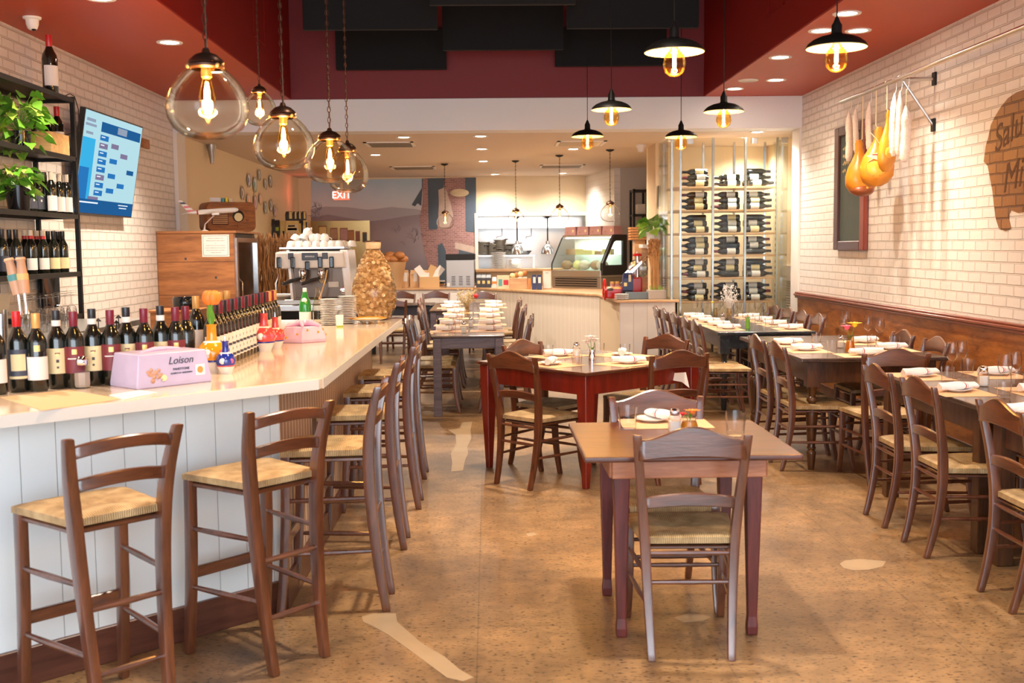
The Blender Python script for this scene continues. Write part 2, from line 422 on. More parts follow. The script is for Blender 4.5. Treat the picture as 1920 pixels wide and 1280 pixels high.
mat('brass_mirror', (.62, .43, .18), .22, 1, var=.1, vscale=2)
mat('wood_tap', (.70, .42, .26), .4)
mat('vinyl_navy', (.02, .022, .035), .35)
mat('rubber', (.02, .02, .02), .7)
glassy('glass', (1, 1, 1), .99, edge=.12)
glassy('glass_pane', (.97, 1, .99), .96, edge=.12)
glassy('glass_amber', (1, .91, .76), .93, edge=.22)
glassy('glass_bulb', (1, .74, .34), .97, edge=.2)
glassy('glass_case', (.92, 1, .97), .95, edge=.2)
glassy('glass_jar', (.99, .96, .88), .93, edge=.2)
emis('filament', (1, .62, .22), 95)
emis('filament_soft', (1, .66, .28), 30)
emis('lamp_disc', (1, .86, .66), 28)
emis('lamp_cool', (.95, .97, 1), 4)
emis('exit_red', (1, .80, .70), 1.1)
mat('exit_panel', (.75, .30, .24), .4, emit=(1, .22, .12), es=.30); mat('portal_dark', (.13, .085, .06), .25, .5)
def napkin_mat():
    m, nt, b = nodes('napkin_striped'); tc = N(nt, 'TexCoord'); sp = N(nt, 'SeparateXYZ'); L(nt, tc.outputs['Object'], sp.inputs[0])
    cr = N(nt, 'ValToRGB'); cr.color_ramp.interpolation = 'CONSTANT'
    mr = N(nt, 'MapRange'); mr.inputs['From Min'].default_value = -.11; mr.inputs['From Max'].default_value = .11
    m1 = N(nt, 'Math', operation='MULTIPLY_ADD'); m1.inputs[1].default_value = .35; L(nt, sp.outputs['Y'], m1.inputs[0]); L(nt, sp.outputs['X'], m1.inputs[2])
    L(nt, m1.outputs[0], mr.inputs[0]); L(nt, mr.outputs[0], cr.inputs[0])
    e = cr.color_ramp.elements; W = (.82, .79, .77, 1); Rr = (.45, .05, .08, 1)
    e[0].color = W; e[1].position = .62; e[1].color = Rr
    for p, c in ((.65, W), (.68, Rr), (.695, W)):
        k = e.new(p); k.color = c
    L(nt, cr.outputs[0], b.inputs['Base Color']); b.inputs['Roughness'].default_value = .85
    no = N(nt, 'TexNoise'); no.inputs['Scale'].default_value = 35; L(nt, tc.outputs['Object'], no.inputs['Vector'])
    bu = N(nt, 'Bump'); bu.inputs['Strength'].default_value = .5; bu.inputs['Distance'].default_value = .006
    L(nt, no.outputs['Fac'], bu.inputs['Height']); L(nt, bu.outputs['Normal'], b.inputs['Normal']); MATS['napkin_striped'] = m
napkin_mat()
def floor_mat():
    m, nt, b = nodes('floor_cork'); tc = N(nt, 'TexCoord')
    a = N(nt, 'TexNoise'); a.inputs['Scale'].default_value = 1.1; a.inputs['Detail'].default_value = 5; a.inputs['Roughness'].default_value = .65
    L(nt, tc.outputs['Object'], a.inputs['Vector'])
    cr = N(nt, 'ValToRGB'); cr.color_ramp.elements[0].position = .35; cr.color_ramp.elements[1].position = .66
    cr.color_ramp.elements[0].color = (.125, .072, .036, 1); cr.color_ramp.elements[1].color = (.335, .195, .085, 1); L(nt, a.outputs['Fac'], cr.inputs[0])
    # flecks
    mp = N(nt, 'Mapping'); mp.inputs['Scale'].default_value = (42, 85, 1); L(nt, tc.outputs['Object'], mp.inputs['Vector'])
    n2 = N(nt, 'TexNoise'); n2.inputs['Scale'].default_value = 1; n2.inputs['Detail'].default_value = 3; L(nt, mp.outputs[0], n2.inputs['Vector'])
    c2 = N(nt, 'ValToRGB'); c2.color_ramp.elements[0].position = .35; c2.color_ramp.elements[1].position = .43
    c2.color_ramp.elements[0].color = (.20, .17, .16, 1); c2.color_ramp.elements[1].color = (1, 1, 1, 1); L(nt, n2.outputs['Fac'], c2.inputs[0])
    n3 = N(nt, 'TexNoise'); n3.inputs['Scale'].default_value = 9; n3.inputs['Detail'].default_value = 6; L(nt, tc.outputs['Object'], n3.inputs['Vector'])
    c3 = N(nt, 'MapRange'); c3.inputs['From Min'].default_value = .3; c3.inputs['From Max'].default_value = .7; c3.inputs['To Min'].default_value = .74; c3.inputs['To Max'].default_value = 1.2
    L(nt, n3.outputs['Fac'], c3.inputs[0])
    # seams each 0.92 m
    sp = N(nt, 'SeparateXYZ'); L(nt, tc.outputs['Object'], sp.inputs[0]); seam = []
    for ax, off in (('X', .06), ('Y', .30)):
        ad = N(nt, 'Math', operation='ADD'); ad.inputs[1].default_value = off; L(nt, sp.outputs[ax], ad.inputs[0])
        pp = N(nt, 'Math', operation='PINGPONG'); pp.inputs[1].default_value = .47; L(nt, ad.outputs[0], pp.inputs[0])
        mr = N(nt, 'MapRange'); mr.inputs['From Max'].default_value = .004; mr.inputs['To Min'].default_value = .62; L(nt, pp.outputs[0], mr.inputs[0]); seam.append(mr)
    out = cr.outputs[0]
    for s_ in (c2.outputs[0], c3.outputs[0], seam[0].outputs[0], seam[1].outputs[0]):
        mu = N(nt, 'Mix', data_type='RGBA', blend_type='MULTIPLY'); mu.inputs[0].default_value = 1
        L(nt, out, mu.inputs[6]); L(nt, s_, mu.inputs[7]); out = mu.outputs[2]
    L(nt, out, b.inputs['Base Color'])
    b.inputs['Roughness'].default_value = .42; b.inputs['Coat Weight'].default_value = .15; b.inputs['Coat Roughness'].default_value = .3
    bu = N(nt, 'Bump'); bu.inputs['Strength'].default_value = .12; bu.inputs['Distance'].default_value = .004
    L(nt, n3.outputs['Fac'], bu.inputs['Height']); L(nt, bu.outputs['Normal'], b.inputs['Normal']); MATS['floor_cork'] = m
floor_mat()
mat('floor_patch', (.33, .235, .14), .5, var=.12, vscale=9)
# ---------------------------------------------------------------- room shell
XR, XL, ZC, YB, ZB, YF = 3.45, -3.39, 3.17, 12.06, 2.825, 19.9
Y0 = -2.4; XR2 = 3.65
ZT = 4.3
fl = struct(MB().box(-5, 5, Y0-.3, 23.5, -.1, 0), 'floor', 'floor_cork')
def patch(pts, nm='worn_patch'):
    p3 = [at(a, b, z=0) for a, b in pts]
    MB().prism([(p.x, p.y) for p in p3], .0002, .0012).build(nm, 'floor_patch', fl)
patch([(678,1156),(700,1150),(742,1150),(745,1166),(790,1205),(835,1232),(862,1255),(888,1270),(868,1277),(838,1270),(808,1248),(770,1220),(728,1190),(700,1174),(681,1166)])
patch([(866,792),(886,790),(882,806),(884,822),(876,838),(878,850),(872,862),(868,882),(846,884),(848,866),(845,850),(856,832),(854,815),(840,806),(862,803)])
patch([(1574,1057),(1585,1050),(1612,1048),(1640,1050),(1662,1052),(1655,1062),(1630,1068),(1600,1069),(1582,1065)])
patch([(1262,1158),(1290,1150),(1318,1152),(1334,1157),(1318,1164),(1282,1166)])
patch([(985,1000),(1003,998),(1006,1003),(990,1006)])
# left brick wall and right brick wall with wainscot
struct(MB().box(XL-.2, XL, Y0, YB, 0, ZC+.1), 'wall_left', 'brick_white_left')
struct(MB().box(XR, XR+.2, Y0, YB, 0, ZC+.1), 'wall_right', 'brick_white_right')
wr = MB().box(XR-.022, XR, Y0, YB, .12, .965); tag(wr.build('trim_1', 'wainscot_wood'), kind='structure')
b = MB()
for i in range(1): b.box(XR-.05, XR, Y0, YB+.02, .965, .99)
b.box(XR-.065, XR, Y0, YB+.02, .99, 1.012).box(XR-.05, XR, Y0, YB+.02, 1.012, 1.03)
tag(b.build('trim_2', 'rail_wood', bevel=.005), kind='structure')
struct(MB().box(XR-.03, XR, Y0, YB, 0, .12), 'baseboard_right', 'base_wood', bevel=.004)
struct(MB().box(XL, XL+.02, Y0, YB, 0, .12), 'baseboard_left', 'base_wood', bevel=.004)
# soffits (ceiling over the sides) and the raised middle bay
pl = at(400, 80.3, z=ZC).x; pr = at(1450, 91.4, z=ZC).x
SL = sum(at(x, .7316*(x-290), z=ZC).x for x in (350, 420, 480))/3
SR = sum(at(x, 187-.7217*(x-1317.6), z=ZC).x for x in (1350, 1450, 1550))/3
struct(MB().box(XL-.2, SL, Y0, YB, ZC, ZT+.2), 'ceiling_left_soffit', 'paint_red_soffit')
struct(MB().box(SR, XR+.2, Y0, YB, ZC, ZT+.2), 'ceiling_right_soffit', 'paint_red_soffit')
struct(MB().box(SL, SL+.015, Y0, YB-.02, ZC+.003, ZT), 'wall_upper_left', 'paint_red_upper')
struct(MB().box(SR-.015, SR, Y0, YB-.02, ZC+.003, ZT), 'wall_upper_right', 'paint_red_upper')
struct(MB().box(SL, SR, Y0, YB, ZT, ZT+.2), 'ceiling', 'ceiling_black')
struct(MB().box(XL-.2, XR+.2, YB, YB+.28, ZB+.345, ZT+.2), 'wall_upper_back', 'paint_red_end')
struct(MB().box(XL-.2, XR+.2, YB-.01, YB+.3, ZB, ZB+.345), 'trim_3', 'beam_white', bevel=.004)
# white jambs where the front room meets the back room
struct(MB().box(XL, XL+.045, YB-.03, YB+.3, 0, ZB), 'trim_4', 'trim_white', bevel=.004)
struct(MB().box(XR-.02, XR2, YB-.0, YB+.3, 0, ZB), 'trim_5', 'trim_white', bevel=.004)
# access hatches on the raised bay's cheeks
for x, sgn, y0, y1, z0, z1 in ((SL+.016, 1, 10.2, 10.7, 3.5, 3.95), (SR-.016, -1, 8.8, 9.3, 3.45, 3.9)):
    q = MB(); t = .006
    for a in ((y0, y1, z0, z0+.012), (y0, y1, z1-.012, z1), (y0, y0+.012, z0, z1), (y1-.012, y1, z0, z1)): q.box(min(x, x+sgn*t), max(x, x+sgn*t), *a)
    tag(q.build('trim_6', 'paint_red_upper'), kind='structure')
# back room
YK = YF
struct(MB().box(XL-.2, XL, YB+.0, YF, 0, ZB+.1), 'wall_back_room_left', 'wall_cream')
struct(MB().box(XR2, XR2+.2, YB+.3, 17.9, 0, ZB+.1), 'wall_back_room_right', 'wall_cream')
struct(MB().box(XR2-.03, XR2, YB+.3, 13.4, .0, 1.12), 'trim_7', 'corrugated')
struct(MB().box(XR2-.05, XR2, YB+.3, 13.4, 1.12, 1.3), 'trim_8', 'trim_white')
struct(MB().box(XL-.2, XR2+.2, YB+.3, YF+.2, ZB, ZB+.1), 'ceiling_back_room', 'ceiling_back')
KX0 = at(897, 500, Y=YF).x; KX1 = at(1105, 450, Y=YF).x; KZ0 = at(1000, 503, Y=YF).z; KZ1 = at(1000, 405, Y=YF).z
MX1 = at(892.5, 400, Y=YF).x
struct(MB().box(XL-.2, KX0, YF, YF+.2, 0, ZB+.1), 'wall_far', 'wall_cream')
struct(MB().box(KX0, KX1, YF, YF+.2, KZ1, ZB+.1).box(KX0, KX1, YF, YF+.2, 0, KZ0).box(KX1, 2.6, YF, YF+.2, 0, ZB+.1), 'wall_far_kitchen', 'wall_cream')
q = MB(); w = .06
q.box(KX0-w, KX0, YF-.02, YF+.2, KZ0-.02, KZ1+w).box(KX1, KX1+w, YF-.02, YF+.2, KZ0-.02, KZ1+w).box(KX0, KX1, YF-.02, YF+.2, KZ1, KZ1+w)
tag(q.build('trim_9', 'trim_white', bevel=.004), kind='structure')
struct(MB().box(KX0-.05, KX1+.05, YF-.22, YF+.25, KZ0-.05, KZ0), 'trim_10', 'shelf_oak', bevel=.005)
# kitchen beyond the pass
struct(MB().box(KX0-1, KX1+1.2, YF+2.3, YF+2.4, 0, 3.2), 'wall_kitchen', 'trim_white')
struct(MB().box(KX0-1, KX1+1.2, YF+.2, YF+2.4, 3.0, 3.1), 'ceiling_kitchen', 'trim_white')
struct(MB().box(KX0-1.1, KX0-1, YF+.2, YF+2.4, 0, 3.0), 'wall_kitchen_left', 'trim_white')
struct(MB().box(KX1+1.1, KX1+1.2, YF+.2, YF+2.4, 0, 3.0), 'wall_kitchen_right', 'trim_white')
# tiled return wall and grey wall at the right of the kitchen
a = at(1108, 400, Y=YF); c = at(1163, 400, Y=18.0)
ang = math.atan2(c.y-a.y, c.x-a.x); ln = math.hypot(c.x-a.x, c.y-a.y)
o = MB().box(0, ln, -.1, 0, 0, ZB).build('wall_tiled', 'tile_white', loc=(a.x, YF, 0), rz=ang); tag(o, kind='structure')
struct(MB().box(c.x, XR2+.2, 18.0, 18.1, 0, ZB), 'wall_grey_back', 'wall_grey')
# cream pillar left of the wine cabinet
p0 = at(1229, 300, Y=13.65).x; p1 = at(1249, 300, Y=13.65).x
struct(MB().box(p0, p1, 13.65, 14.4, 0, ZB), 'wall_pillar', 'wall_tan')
# dark acoustic panels hung under the ceiling
def apanel(x0, x1, y0, y1, Y, lab):
    A = at(x0, y1, Y=Y); B = at(x1, y0, Y=Y)
    o = MB().box(A.x, B.x, Y, Y+.06, A.z, min(B.z, ZT-.001)).build('acoustic_panel', 'panel_black', bevel=.006)
    for x_ in (.15, .85):
        if o.dimensions.z and max(v_.co.z for v_ in o.data.vertices) < ZT-.01: MB().tube([(A.x+(B.x-A.x)*x_, Y+.03, B.z-.001), (A.x+(B.x-A.x)*x_, Y+.03, ZT)], .003, 5).build('hanging_wire', 'iron_dark', o)
    tag(o, lab, 'acoustic panel', 'black acoustic panels hung under the ceiling')
apanel(630, 836, 52, 131, 11.9, 'black acoustic panel hung low at the left, behind a larger one')
apanel(830, 1056, -20, 94, 11.3, 'black acoustic panel hung in the middle above the red end wall')
apanel(1041, 1250, 50, 124, 11.9, 'black acoustic panel hung low at the right, behind a larger one')
apanel(568, 818, -60, 56, 10.2, 'large black acoustic panel at the upper left of the raised ceiling')
apanel(1063, 1311, -60, 53, 10.2, 'large black acoustic panel at the upper right of the raised ceiling')
apanel(805, 1079, -60, 9, 9.4, 'nearest black acoustic panel, top middle of the picture')
# ---------------------------------------------------------------- lights
def light(kind, name, loc, energy, color, size=.1, rot=None, spot=None, blend=.5, sy=None):
    l = bpy.data.lights.new(name, kind); l.energy = energy; l.color = color
    if kind == 'AREA':
        l.size = size
        if sy: l.shape = 'RECTANGLE'; l.size_y = sy
    else: l.shadow_soft_size = size
    if kind == 'SPOT': l.spot_size = R(spot); l.spot_blend = blend
    o = bpy.data.objects.new(name, l); COL.objects.link(o); o.location = loc
    if rot: o.rotation_euler = rot
    return o
WARM = (1, .84, .66); SOFT = (1, .88, .75); DAY = (.82, .92, 1)
w = bpy.data.worlds.new('world'); S.world = w; w.use_nodes = True
w.node_tree.nodes['Background'].inputs[0].default_value = (.75, .86, 1, 1); w.node_tree.nodes['Background'].inputs[1].default_value = 1.2
light('AREA', 'shopfront_daylight', (0, Y0+.05, 1.75), 125, DAY, 6.4, (R(90), 0, 0), sy=2.6)
def downlight(px, py, zc, lab, power=26, lit=True, spot=110, r=.085, col=WARM, soft=.05):
    p = at(px, py, z=zc)
    t = thing('ceiling_downlight', lab, 'ceiling light', (p.x, p.y, zc), 0, 'round recessed ceiling lights')
    MB().lathe([(r*.82, -.001), (r*1.18, -.001), (r*1.14, -.008), (r*.84, -.006)], n=24, cap=False).build('trim_ring', 'trim_white', t, smooth=True)
    MB().lathe([(.001, -.003), (r*.83, -.003), (r*.83, -.0005), (.001, -.0005)], n=24).build('lens', 'lamp_disc' if lit else 'trim_white', t)
    if lit: light('SPOT', 'downlight_beam', (p.x, p.y, zc-.03), power, col, soft, (0, 0, 0), spot, .8)
downlight(318, 79, ZC, 'recessed ceiling light lit, alone on the red soffit above the left brick wall', 130)
downlight(188, -4, ZC, 'recessed ceiling light cut off by the top edge at the upper left', 120)
downlight(402, 134, ZC, 'recessed ceiling light mostly hidden behind the largest glass globe', 150)
downlight(1588, 24.7, ZC, 'nearest lit recessed light on the right soffit, above the right dome lamp', 55)
downlight(1540, 57, ZC, 'lit recessed light just left of the right dome lamp cord', 55)
downlight(1609, 57, ZC, 'lit recessed light just right of the right dome lamp cord', 55)
downlight(1463, 107, ZC, 'lit recessed light on the right soffit between the two nearest dome lamps', 55)
downlight(1455, 149.5, ZC, 'lit recessed light on the right soffit in front of the corner by the brick wall', 45)
downlight(1377, 166, ZC, 'lit recessed light on the right soffit nearest the white beam', 45)
downlight(1403, 150, ZC, 'unlit recessed light on the right soffit', 0, False)
for px, py, l in ((704, 290, 'small recessed light in the back room behind the left glass globes'), (757, 257, 'small recessed light in the back room close to the beam at the left'),
                  (901, 255, 'small recessed light in the back room, nearest of a row of three'), (903, 279, 'small recessed light in the back room, middle of a row of three'),
                  (906, 302, 'small recessed light in the back room, farthest of a row of three'), (928, 326.5, 'small recessed light in the back room beside the mural'),
                  (1075, 279, 'small recessed light in the back room under the dome lamps'), (1055, 324.5, 'small recessed light in the back room above the kitchen pass'),
                  (1420, 247, 'small recessed light above the glass wine cabinet')):
    downlight(px, py, ZB, l, 72, r=.075, col=SOFT, spot=150)
# further lights of the same rows, outside the picture: over the near half of the room
for x in (-2.75, 2.75):
    for y in (1.0, 3.2, 5.2): light('SPOT', 'downlight_beam', (x, y, ZC-.03), 110 if x < 0 else 75, WARM, .05, (0, 0, 0), 110, .8)
for y in (1.5, 4.5, 7.5): light('SPOT', 'downlight_beam', (.4, y, ZT-.05), 360, WARM, .12, (0, 0, 0), 80, .9)  # not in those rows: unseen spots added to warm the middle of the floor
light('SPOT', 'cabinet_fill_light', (2.75, 13.05, ZB-.02), 45, SOFT, .05, (0, 0, 0), 150, .8); light('SPOT', 'cabinet_fill_light', (3.35, 13.9, ZB-.02), 45, SOFT, .05, (0, 0, 0), 150, .8)  # unseen fill spots added to brighten the dim wine cabinet
light('AREA', 'kitchen_light', ((KX0+KX1)/2, YF+1.3, 2.95), 42, (.92, .97, 1), 2.2, (0, 0, 0), sy=1.6)
S.view_settings.view_transform = 'Standard'; S.view_settings.look = 'None'; S.view_settings.gamma = 1; S.view_settings.use_curve_mapping = False
S.view_settings.exposure = 1.18
# ---------------------------------------------------------------- chairs, stools, tables
def seat_mesh(fw, rw, dep, z, th=.036):
    """puffy rush seat, trapezoid, front at +y"""
    n = 12; top = []; bot = []
    for j in range(n+1):
        w = j/n
        for i in range(n+1):
            u = i/n; hw = (rw+(fw-rw)*w)/2; x = (2*u-1)*hw; y = -dep/2+dep*w
            e = min(min(u, 1-u), min(w, 1-w)); rim = min(1, e/.10); mid = min(abs(2*u-1), 1)
            a, b_ = abs(2*u-1), abs(2*w-1); groove = -.004*max(0, 1-abs(a-b_)*9)
            hz_ = z+.012*math.sqrt(rim)-.012*max(0, 1-max(a, b_))+groove
            top.append((x, y, hz_)); bot.append((x, y, z-th+(.012*(1-rim))))
    m = MB(); N1 = n+1; fs = []
    for j in range(n):
        for i in range(n):
            a = j*N1+i; fs.append((a, a+1, a+N1+1, a+N1)); k = a+N1*N1; fs.append((k, k+N1, k+N1+1, k+1))
    rim = [i for i in range(N1)]+[N1*j+n for j in range(1, N1)]+[n*N1+i for i in range(n-1, -1, -1)]+[N1*j for j in range(n-1, 0, -1)]
    for q in range(len(rim)):
        a, b2 = rim[q], rim[(q+1) % len(rim)]; fs.append((a, a+N1*N1, b2+N1*N1, b2))
    return m.add(top+bot, fs)
def make_chair():
    t = thing('dining_chair', 'x', 'chair')
    seat_mesh(.43, .35, .39, .455).build('seat', 'rush', t, smooth=True)
    MB().add([], []).prism([(-.20, .185), (.20, .185), (.165, -.19), (-.165, -.19)], .408, .421).build('seat_frame', 'chair_wood_x', t, bevel=.004)
    for s in (-1, 1):
        MB().limb([(s*.150, -.265, 0), (s*.155, -.235, .12), (s*.163, -.205, .30), (s*.170, -.200, .45), (s*.182, -.215, .60), (s*.196, -.243, .75), (s*.205, -.270, .862)],
                 [.030, .032, .036, .038, .036, .034, .032], [.030, .034, .040, .044, .040, .032, .026]).build('leg', 'chair_wood', t, bevel=.007, seg=2, smooth=True)
        MB().limb([(s*.196, .228, 0), (s*.193, .200, .13), (s*.192, .183, .28), (s*.192, .180, .452)], [.028, .033, .036, .038], [.030, .034, .037, .038]).build('leg', 'chair_wood', t, bevel=.007, seg=2, smooth=True)
        for z, r in ((.20, .009), (.31, .009)):
            yb, yf = -.205-.03*(z < .25), .19; MB().tube([(s*.158, yb, z), (s*.178, (yb+yf)/2, z), (s*.193, yf, z)], [r*.8, r*1.15, r*.8]).build('stretcher', 'chair_wood_x', t, smooth=True)
    for y, z, hw in ((.185, .235, .19), (.182, .345, .19), (-.208, .285, .162), (-.200, .395, .168)):
        MB().tube([(-hw, y, z), (0, y, z), (hw, y, z)], [.008, .0105, .008]).build('stretcher', 'chair_wood_x', t, smooth=True)
    MB().slat(.200, lambda u: -.262-.018*(1-u*u), lambda u: .768+.018*(1-u*u)-.006, lambda u: .842+.052*(.5+.5*cos(PI*u))**1.1, .021, 16).build('crest_rail', 'chair_wood_x', t, bevel=.005, smooth=True)
    MB().slat(.182, lambda u: -.214-.016*(1-u*u), lambda u: .568+.016*(1-u*u), lambda u: .612+.022*(1-u*u), .018, 12).build('back_slat', 'chair_wood_x', t, bevel=.004, smooth=True)
    return t
CH = Proto(make_chair)
def chair(x, y, face, label, group=None):
    """face: direction the sitter looks, degrees from +X; (x,y) seat centre"""
    return CH.put((x, y, 0), R(face-90), label, group)
def make_stool():
    t = thing('bar_stool', 'x', 'bar stool')
    seat_mesh(.40, .33, .36, .715, .036).build('seat', 'rush', t, smooth=True)
    MB().prism([(-.185, .165), (.185, .165), (.155, -.17), (-.155, -.17)], .664, .681).build('seat_frame', 'chair_wood_x', t, bevel=.004)
    for s in (-1, 1):
        MB().limb([(s*.120, -.245, 0), (s*.128, -.215, .20), (s*.142, -.188, .50), (s*.155, -.185, .71), (s*.170, -.20, .85), (s*.188, -.235, .985)],
                 [.034, .036, .038, .040, .038, .035], [.036, .042, .048, .048, .042, .030]).build('leg', 'chair_wood', t, bevel=.008, seg=2, smooth=True)
        MB().limb([(s*.182, .200, 0), (s*.180, .185, .15), (s*.178, .168, .40), (s*.178, .160, .712)], [.033, .036, .038, .038], [.036, .038, .040, .040]).build('leg', 'chair_wood', t, bevel=.008, seg=2, smooth=True)
        for z in (.27, .50):
            MB().tube([(s*.138, -.195, z), (s*.162, 0, z), (s*.18, .175, z)], [.009, .012, .009]).build('stretcher', 'chair_wood_x', t, smooth=True)
    for z in (.20, .42):
        hw = .13+.02*(z > .3); MB().tube([(-hw, -.20, z), (0, -.20, z), (hw, -.20, z)], [.009, .012, .009]).build('stretcher', 'chair_wood_x', t, smooth=True)
    MB().box(-.17, .17, .163, .182, .30, .345).build('footrest', 'chair_wood_x', t, bevel=.004)
    MB().slat(.178, lambda u: -.218-.03*(1-u*u), lambda u: .912+.022*(1-u*u), lambda u: .953+.022*(1-u*u), .020, 12).build('back_slat', 'chair_wood_x', t, bevel=.004, smooth=True)
    MB().slat(.162, lambda u: -.192-.028*(1-u*u), lambda u: .800+.018*(1-u*u), lambda u: .842+.018*(1-u*u), .020, 12).build('back_slat', 'chair_wood_x', t, bevel=.004, smooth=True)
    return t
ST = Proto(make_stool)
def stool(x, y, face, label): return ST.put((x, y, 0), R(face-90), label, 'rush seat bar stools round the bar')
def by_rear_feet(px1, py1, px2, py2, back=.265):
    """seat centre of a chair whose two back feet stand at these pixels"""
    a = at(px1, py1, z=0); b = at(px2, py2, z=0); return (a+b)/2
def top_rect(c, w, d, z, th=.028, cut=.0, rz=0):
    return None
def table(name, label, cx, cy, w, d, h, rz, leg, leg_mat, top_mat, apron_mat, apron_h=.11, inset=.06, over=.05, lw=.07, tth=.026, mw=None):
    t = thing(name, label, 'table', (cx, cy, 0), rz)
    b = MB().box(-w/2, w/2, -d/2, d/2, h-tth, h).build('tabletop', top_mat, t, bevel=.008, seg=2)
    x, y = w/2-over-lw/2, d/2-over-lw/2
    if leg == 'hoof':
        for s in (-1, 1):
            MB().box(-x-lw*.62, x+lw*.62, s*(y+lw*.5+.011)-.010, s*(y+lw*.5+.011)+.010, h-tth-apron_h, h-tth-.0005).build('apron', apron_mat, t, bevel=.003)
            MB().box(s*(x+lw*.5+.009)-.008, s*(x+lw*.5+.009)+.008, -y-lw*.5, y+lw*.5, h-tth-apron_h, h-tth-.0005).build('apron', apron_mat, t, bevel=.003)
    for s in (-1, 1) if leg != 'hoof' else ():
        MB().box(s*(x+lw*.1)-.011, s*(x+lw*.1)+.011, -y, y, h-tth-apron_h, h-tth-.0005).build('apron', apron_mat, t, bevel=.003)
        MB().box(-x, x, s*(y+lw*.1)-.011, s*(y+lw*.1)+.011, h-tth-apron_h, h-tth-.0005).build('apron', apron_mat, t, bevel=.003)
    for sx in (-1, 1):
        for sy in (-1, 1):
            q = MB(); X, Y = sx*x, sy*y
            if leg == 'turned':
                blk = .175; q.box(X-lw/2, X+lw/2, Y-lw/2, Y+lw/2, h-tth-blk, h-tth-.0005)
                z1 = h-tth-blk; r = lw/2
                pf = [(r*.46, 0), (r*.52, .02), (r*.70, .11), (r*.74, .125), (r*.54, .14), (r*.72, .155), (r*.56, .17), (r*.66, .20), (r*.86, z1*.62), (r*.96, z1-.16), (r*.86, z1-.13), (r*.52, z1-.115), (r*.82, z1-.10), (r*.82, z1-.085), (r*.52, z1-.07), (r*.62, z1-.03), (r*.88, z1)]
                q.lathe(pf, (X, Y, 0), 20)
                q.build('leg', leg_mat, t, smooth=True)
            elif leg == 'taper':
                q.bar([(X, Y, 0), (X, Y, h-tth-apron_h-.02), (X, Y, h-tth-.0005)], [lw*.45, lw, lw], [lw*.45, lw, lw]).build('leg', leg_mat, t, bevel=.004)
            elif leg == 'hoof':
                q.bar([(X, Y, 0), (X, Y, .035), (X, Y, .075), (X, Y, h-tth-apron_h), (X, Y, h-tth-.0005)], [lw*.62, lw*.66, lw*.56, lw*.98, lw], [lw*.62, lw*.66, lw*.56, lw*.98, lw]).build('leg', leg_mat, t, bevel=.005, seg=2)
            else: q.box(X-lw/2, X+lw/2, Y-lw/2, Y+lw/2, 0, h-tth-.0005).build('leg', leg_mat, t, bevel=.004)
    return t
# --- front two-seat table
HF = .757
f0 = at(1096, 858, z=HF); f1 = at(1508, 852, z=HF); f2 = at(1095, 786, z=HF); f3 = at(1424, 780, z=HF)
FW = (f1-f0).length; FD = ((f2.y+f3.y)-(f0.y+f1.y))/2; FA = math.atan2(f1.y-f0.y, f1.x-f0.x)
FC = (f0+f1)/2+Vector((-sin(FA), cos(FA), 0))*FD/2
FD = .84; FC = (f0+f1)/2+Vector((-sin(FA), cos(FA), 0))*FD/2
T1 = table('dining_table', 'small red-brown wooden table for two nearest the camera, orange flower on it', FC.x, FC.y, FW, FD, HF, FA, 'hoof', 'table_leg_red', 'table_red_brown', 'pine_orange', .085, over=.125, lw=.066, tth=.022)
# --- red table turned by its corner
HR = .76
rF = at(1098, 699.5, z=HR); rL = at(896, 676, z=HR); rR = at(1314, 673, z=HR)
e1 = rL-rF; e2 = rR-rF
ra = math.atan2(e2.y, e2.x); rb = math.atan2(e1.y, e1.x)-PI/2; ra = (ra+rb)/2
ux = Vector((cos(ra), sin(ra), 0)); uy = Vector((-sin(ra), cos(ra), 0)); RW, RD = e2.dot(ux), e1.dot(uy)
RC = rF+ux*RW/2+uy*RD/2
T2 = table('dining_table', 'square mahogany red table with tapered legs turned corner first in mid room', RC.x, RC.y, RW, RD, HR, ra, 'taper', 'table_mahogany', 'table_mahogany_top', 'table_mahogany', .13, over=.02, lw=.085, tth=.022)
# --- row of purple-grey tables
PX0 = at(808, 630.6, z=.75); PX1 = at(946.5, 628.5, z=.75)
pw = PX1.x-PX0.x; pcx = (PX0.x+PX1.x)/2; py0 = (PX0.y+PX1.y)/2
T3 = table('dining_table', 'nearest of the row of grey-purple tables, its bare weathered apron facing the camera', pcx, py0+1.0, pw, 1.98, .75, 0, 'square', 'table_purple_grey', 'table_dark_top', 'table_purple_grey', .10, over=.015, lw=.075, tth=.02)
T3b = table('dining_table', 'middle one of the row of set tables behind the grey-purple table', pcx, py0+3.05, pw, 1.98, .75, 0, 'square', 'table_purple_grey', 'table_dark_top', 'table_purple_grey', .10, over=.015, lw=.075, tth=.02)
T3c = table('dining_table', 'far end one of the row of set tables, nearest the back counter', pcx-.12, py0+5.1, pw+.24, 1.98, .75, 0, 'square', 'table_purple_grey', 'table_dark_top', 'table_purple_grey', .10, over=.015, lw=.075, tth=.02)
dA = at(744, 569, z=.75); dB = at(823, 568, z=.75)
T3d = table('dining_table', 'low dark table with blue-black edge behind the end of the bar by the back counter', pcx-1.08, 15.9, .98, .66, .75, 0, 'square', 'table_black', 'table_black', 'vinyl_navy', .13, over=.015, lw=.07, tth=.02)
# --- black table
bl = at(1348, 624, z=.745); br_ = at(1527, 620, z=.745)
T4 = table('dining_table', 'long black table with turned legs set for eight in front of the wine cabinet', (bl.x+br_.x)/2, (bl.y+br_.y)/2+1.25, br_.x-bl.x, 2.5, .745, 0, 'turned', 'table_black', 'table_black', 'table_black', .13, over=.03, lw=.095, tth=.03)
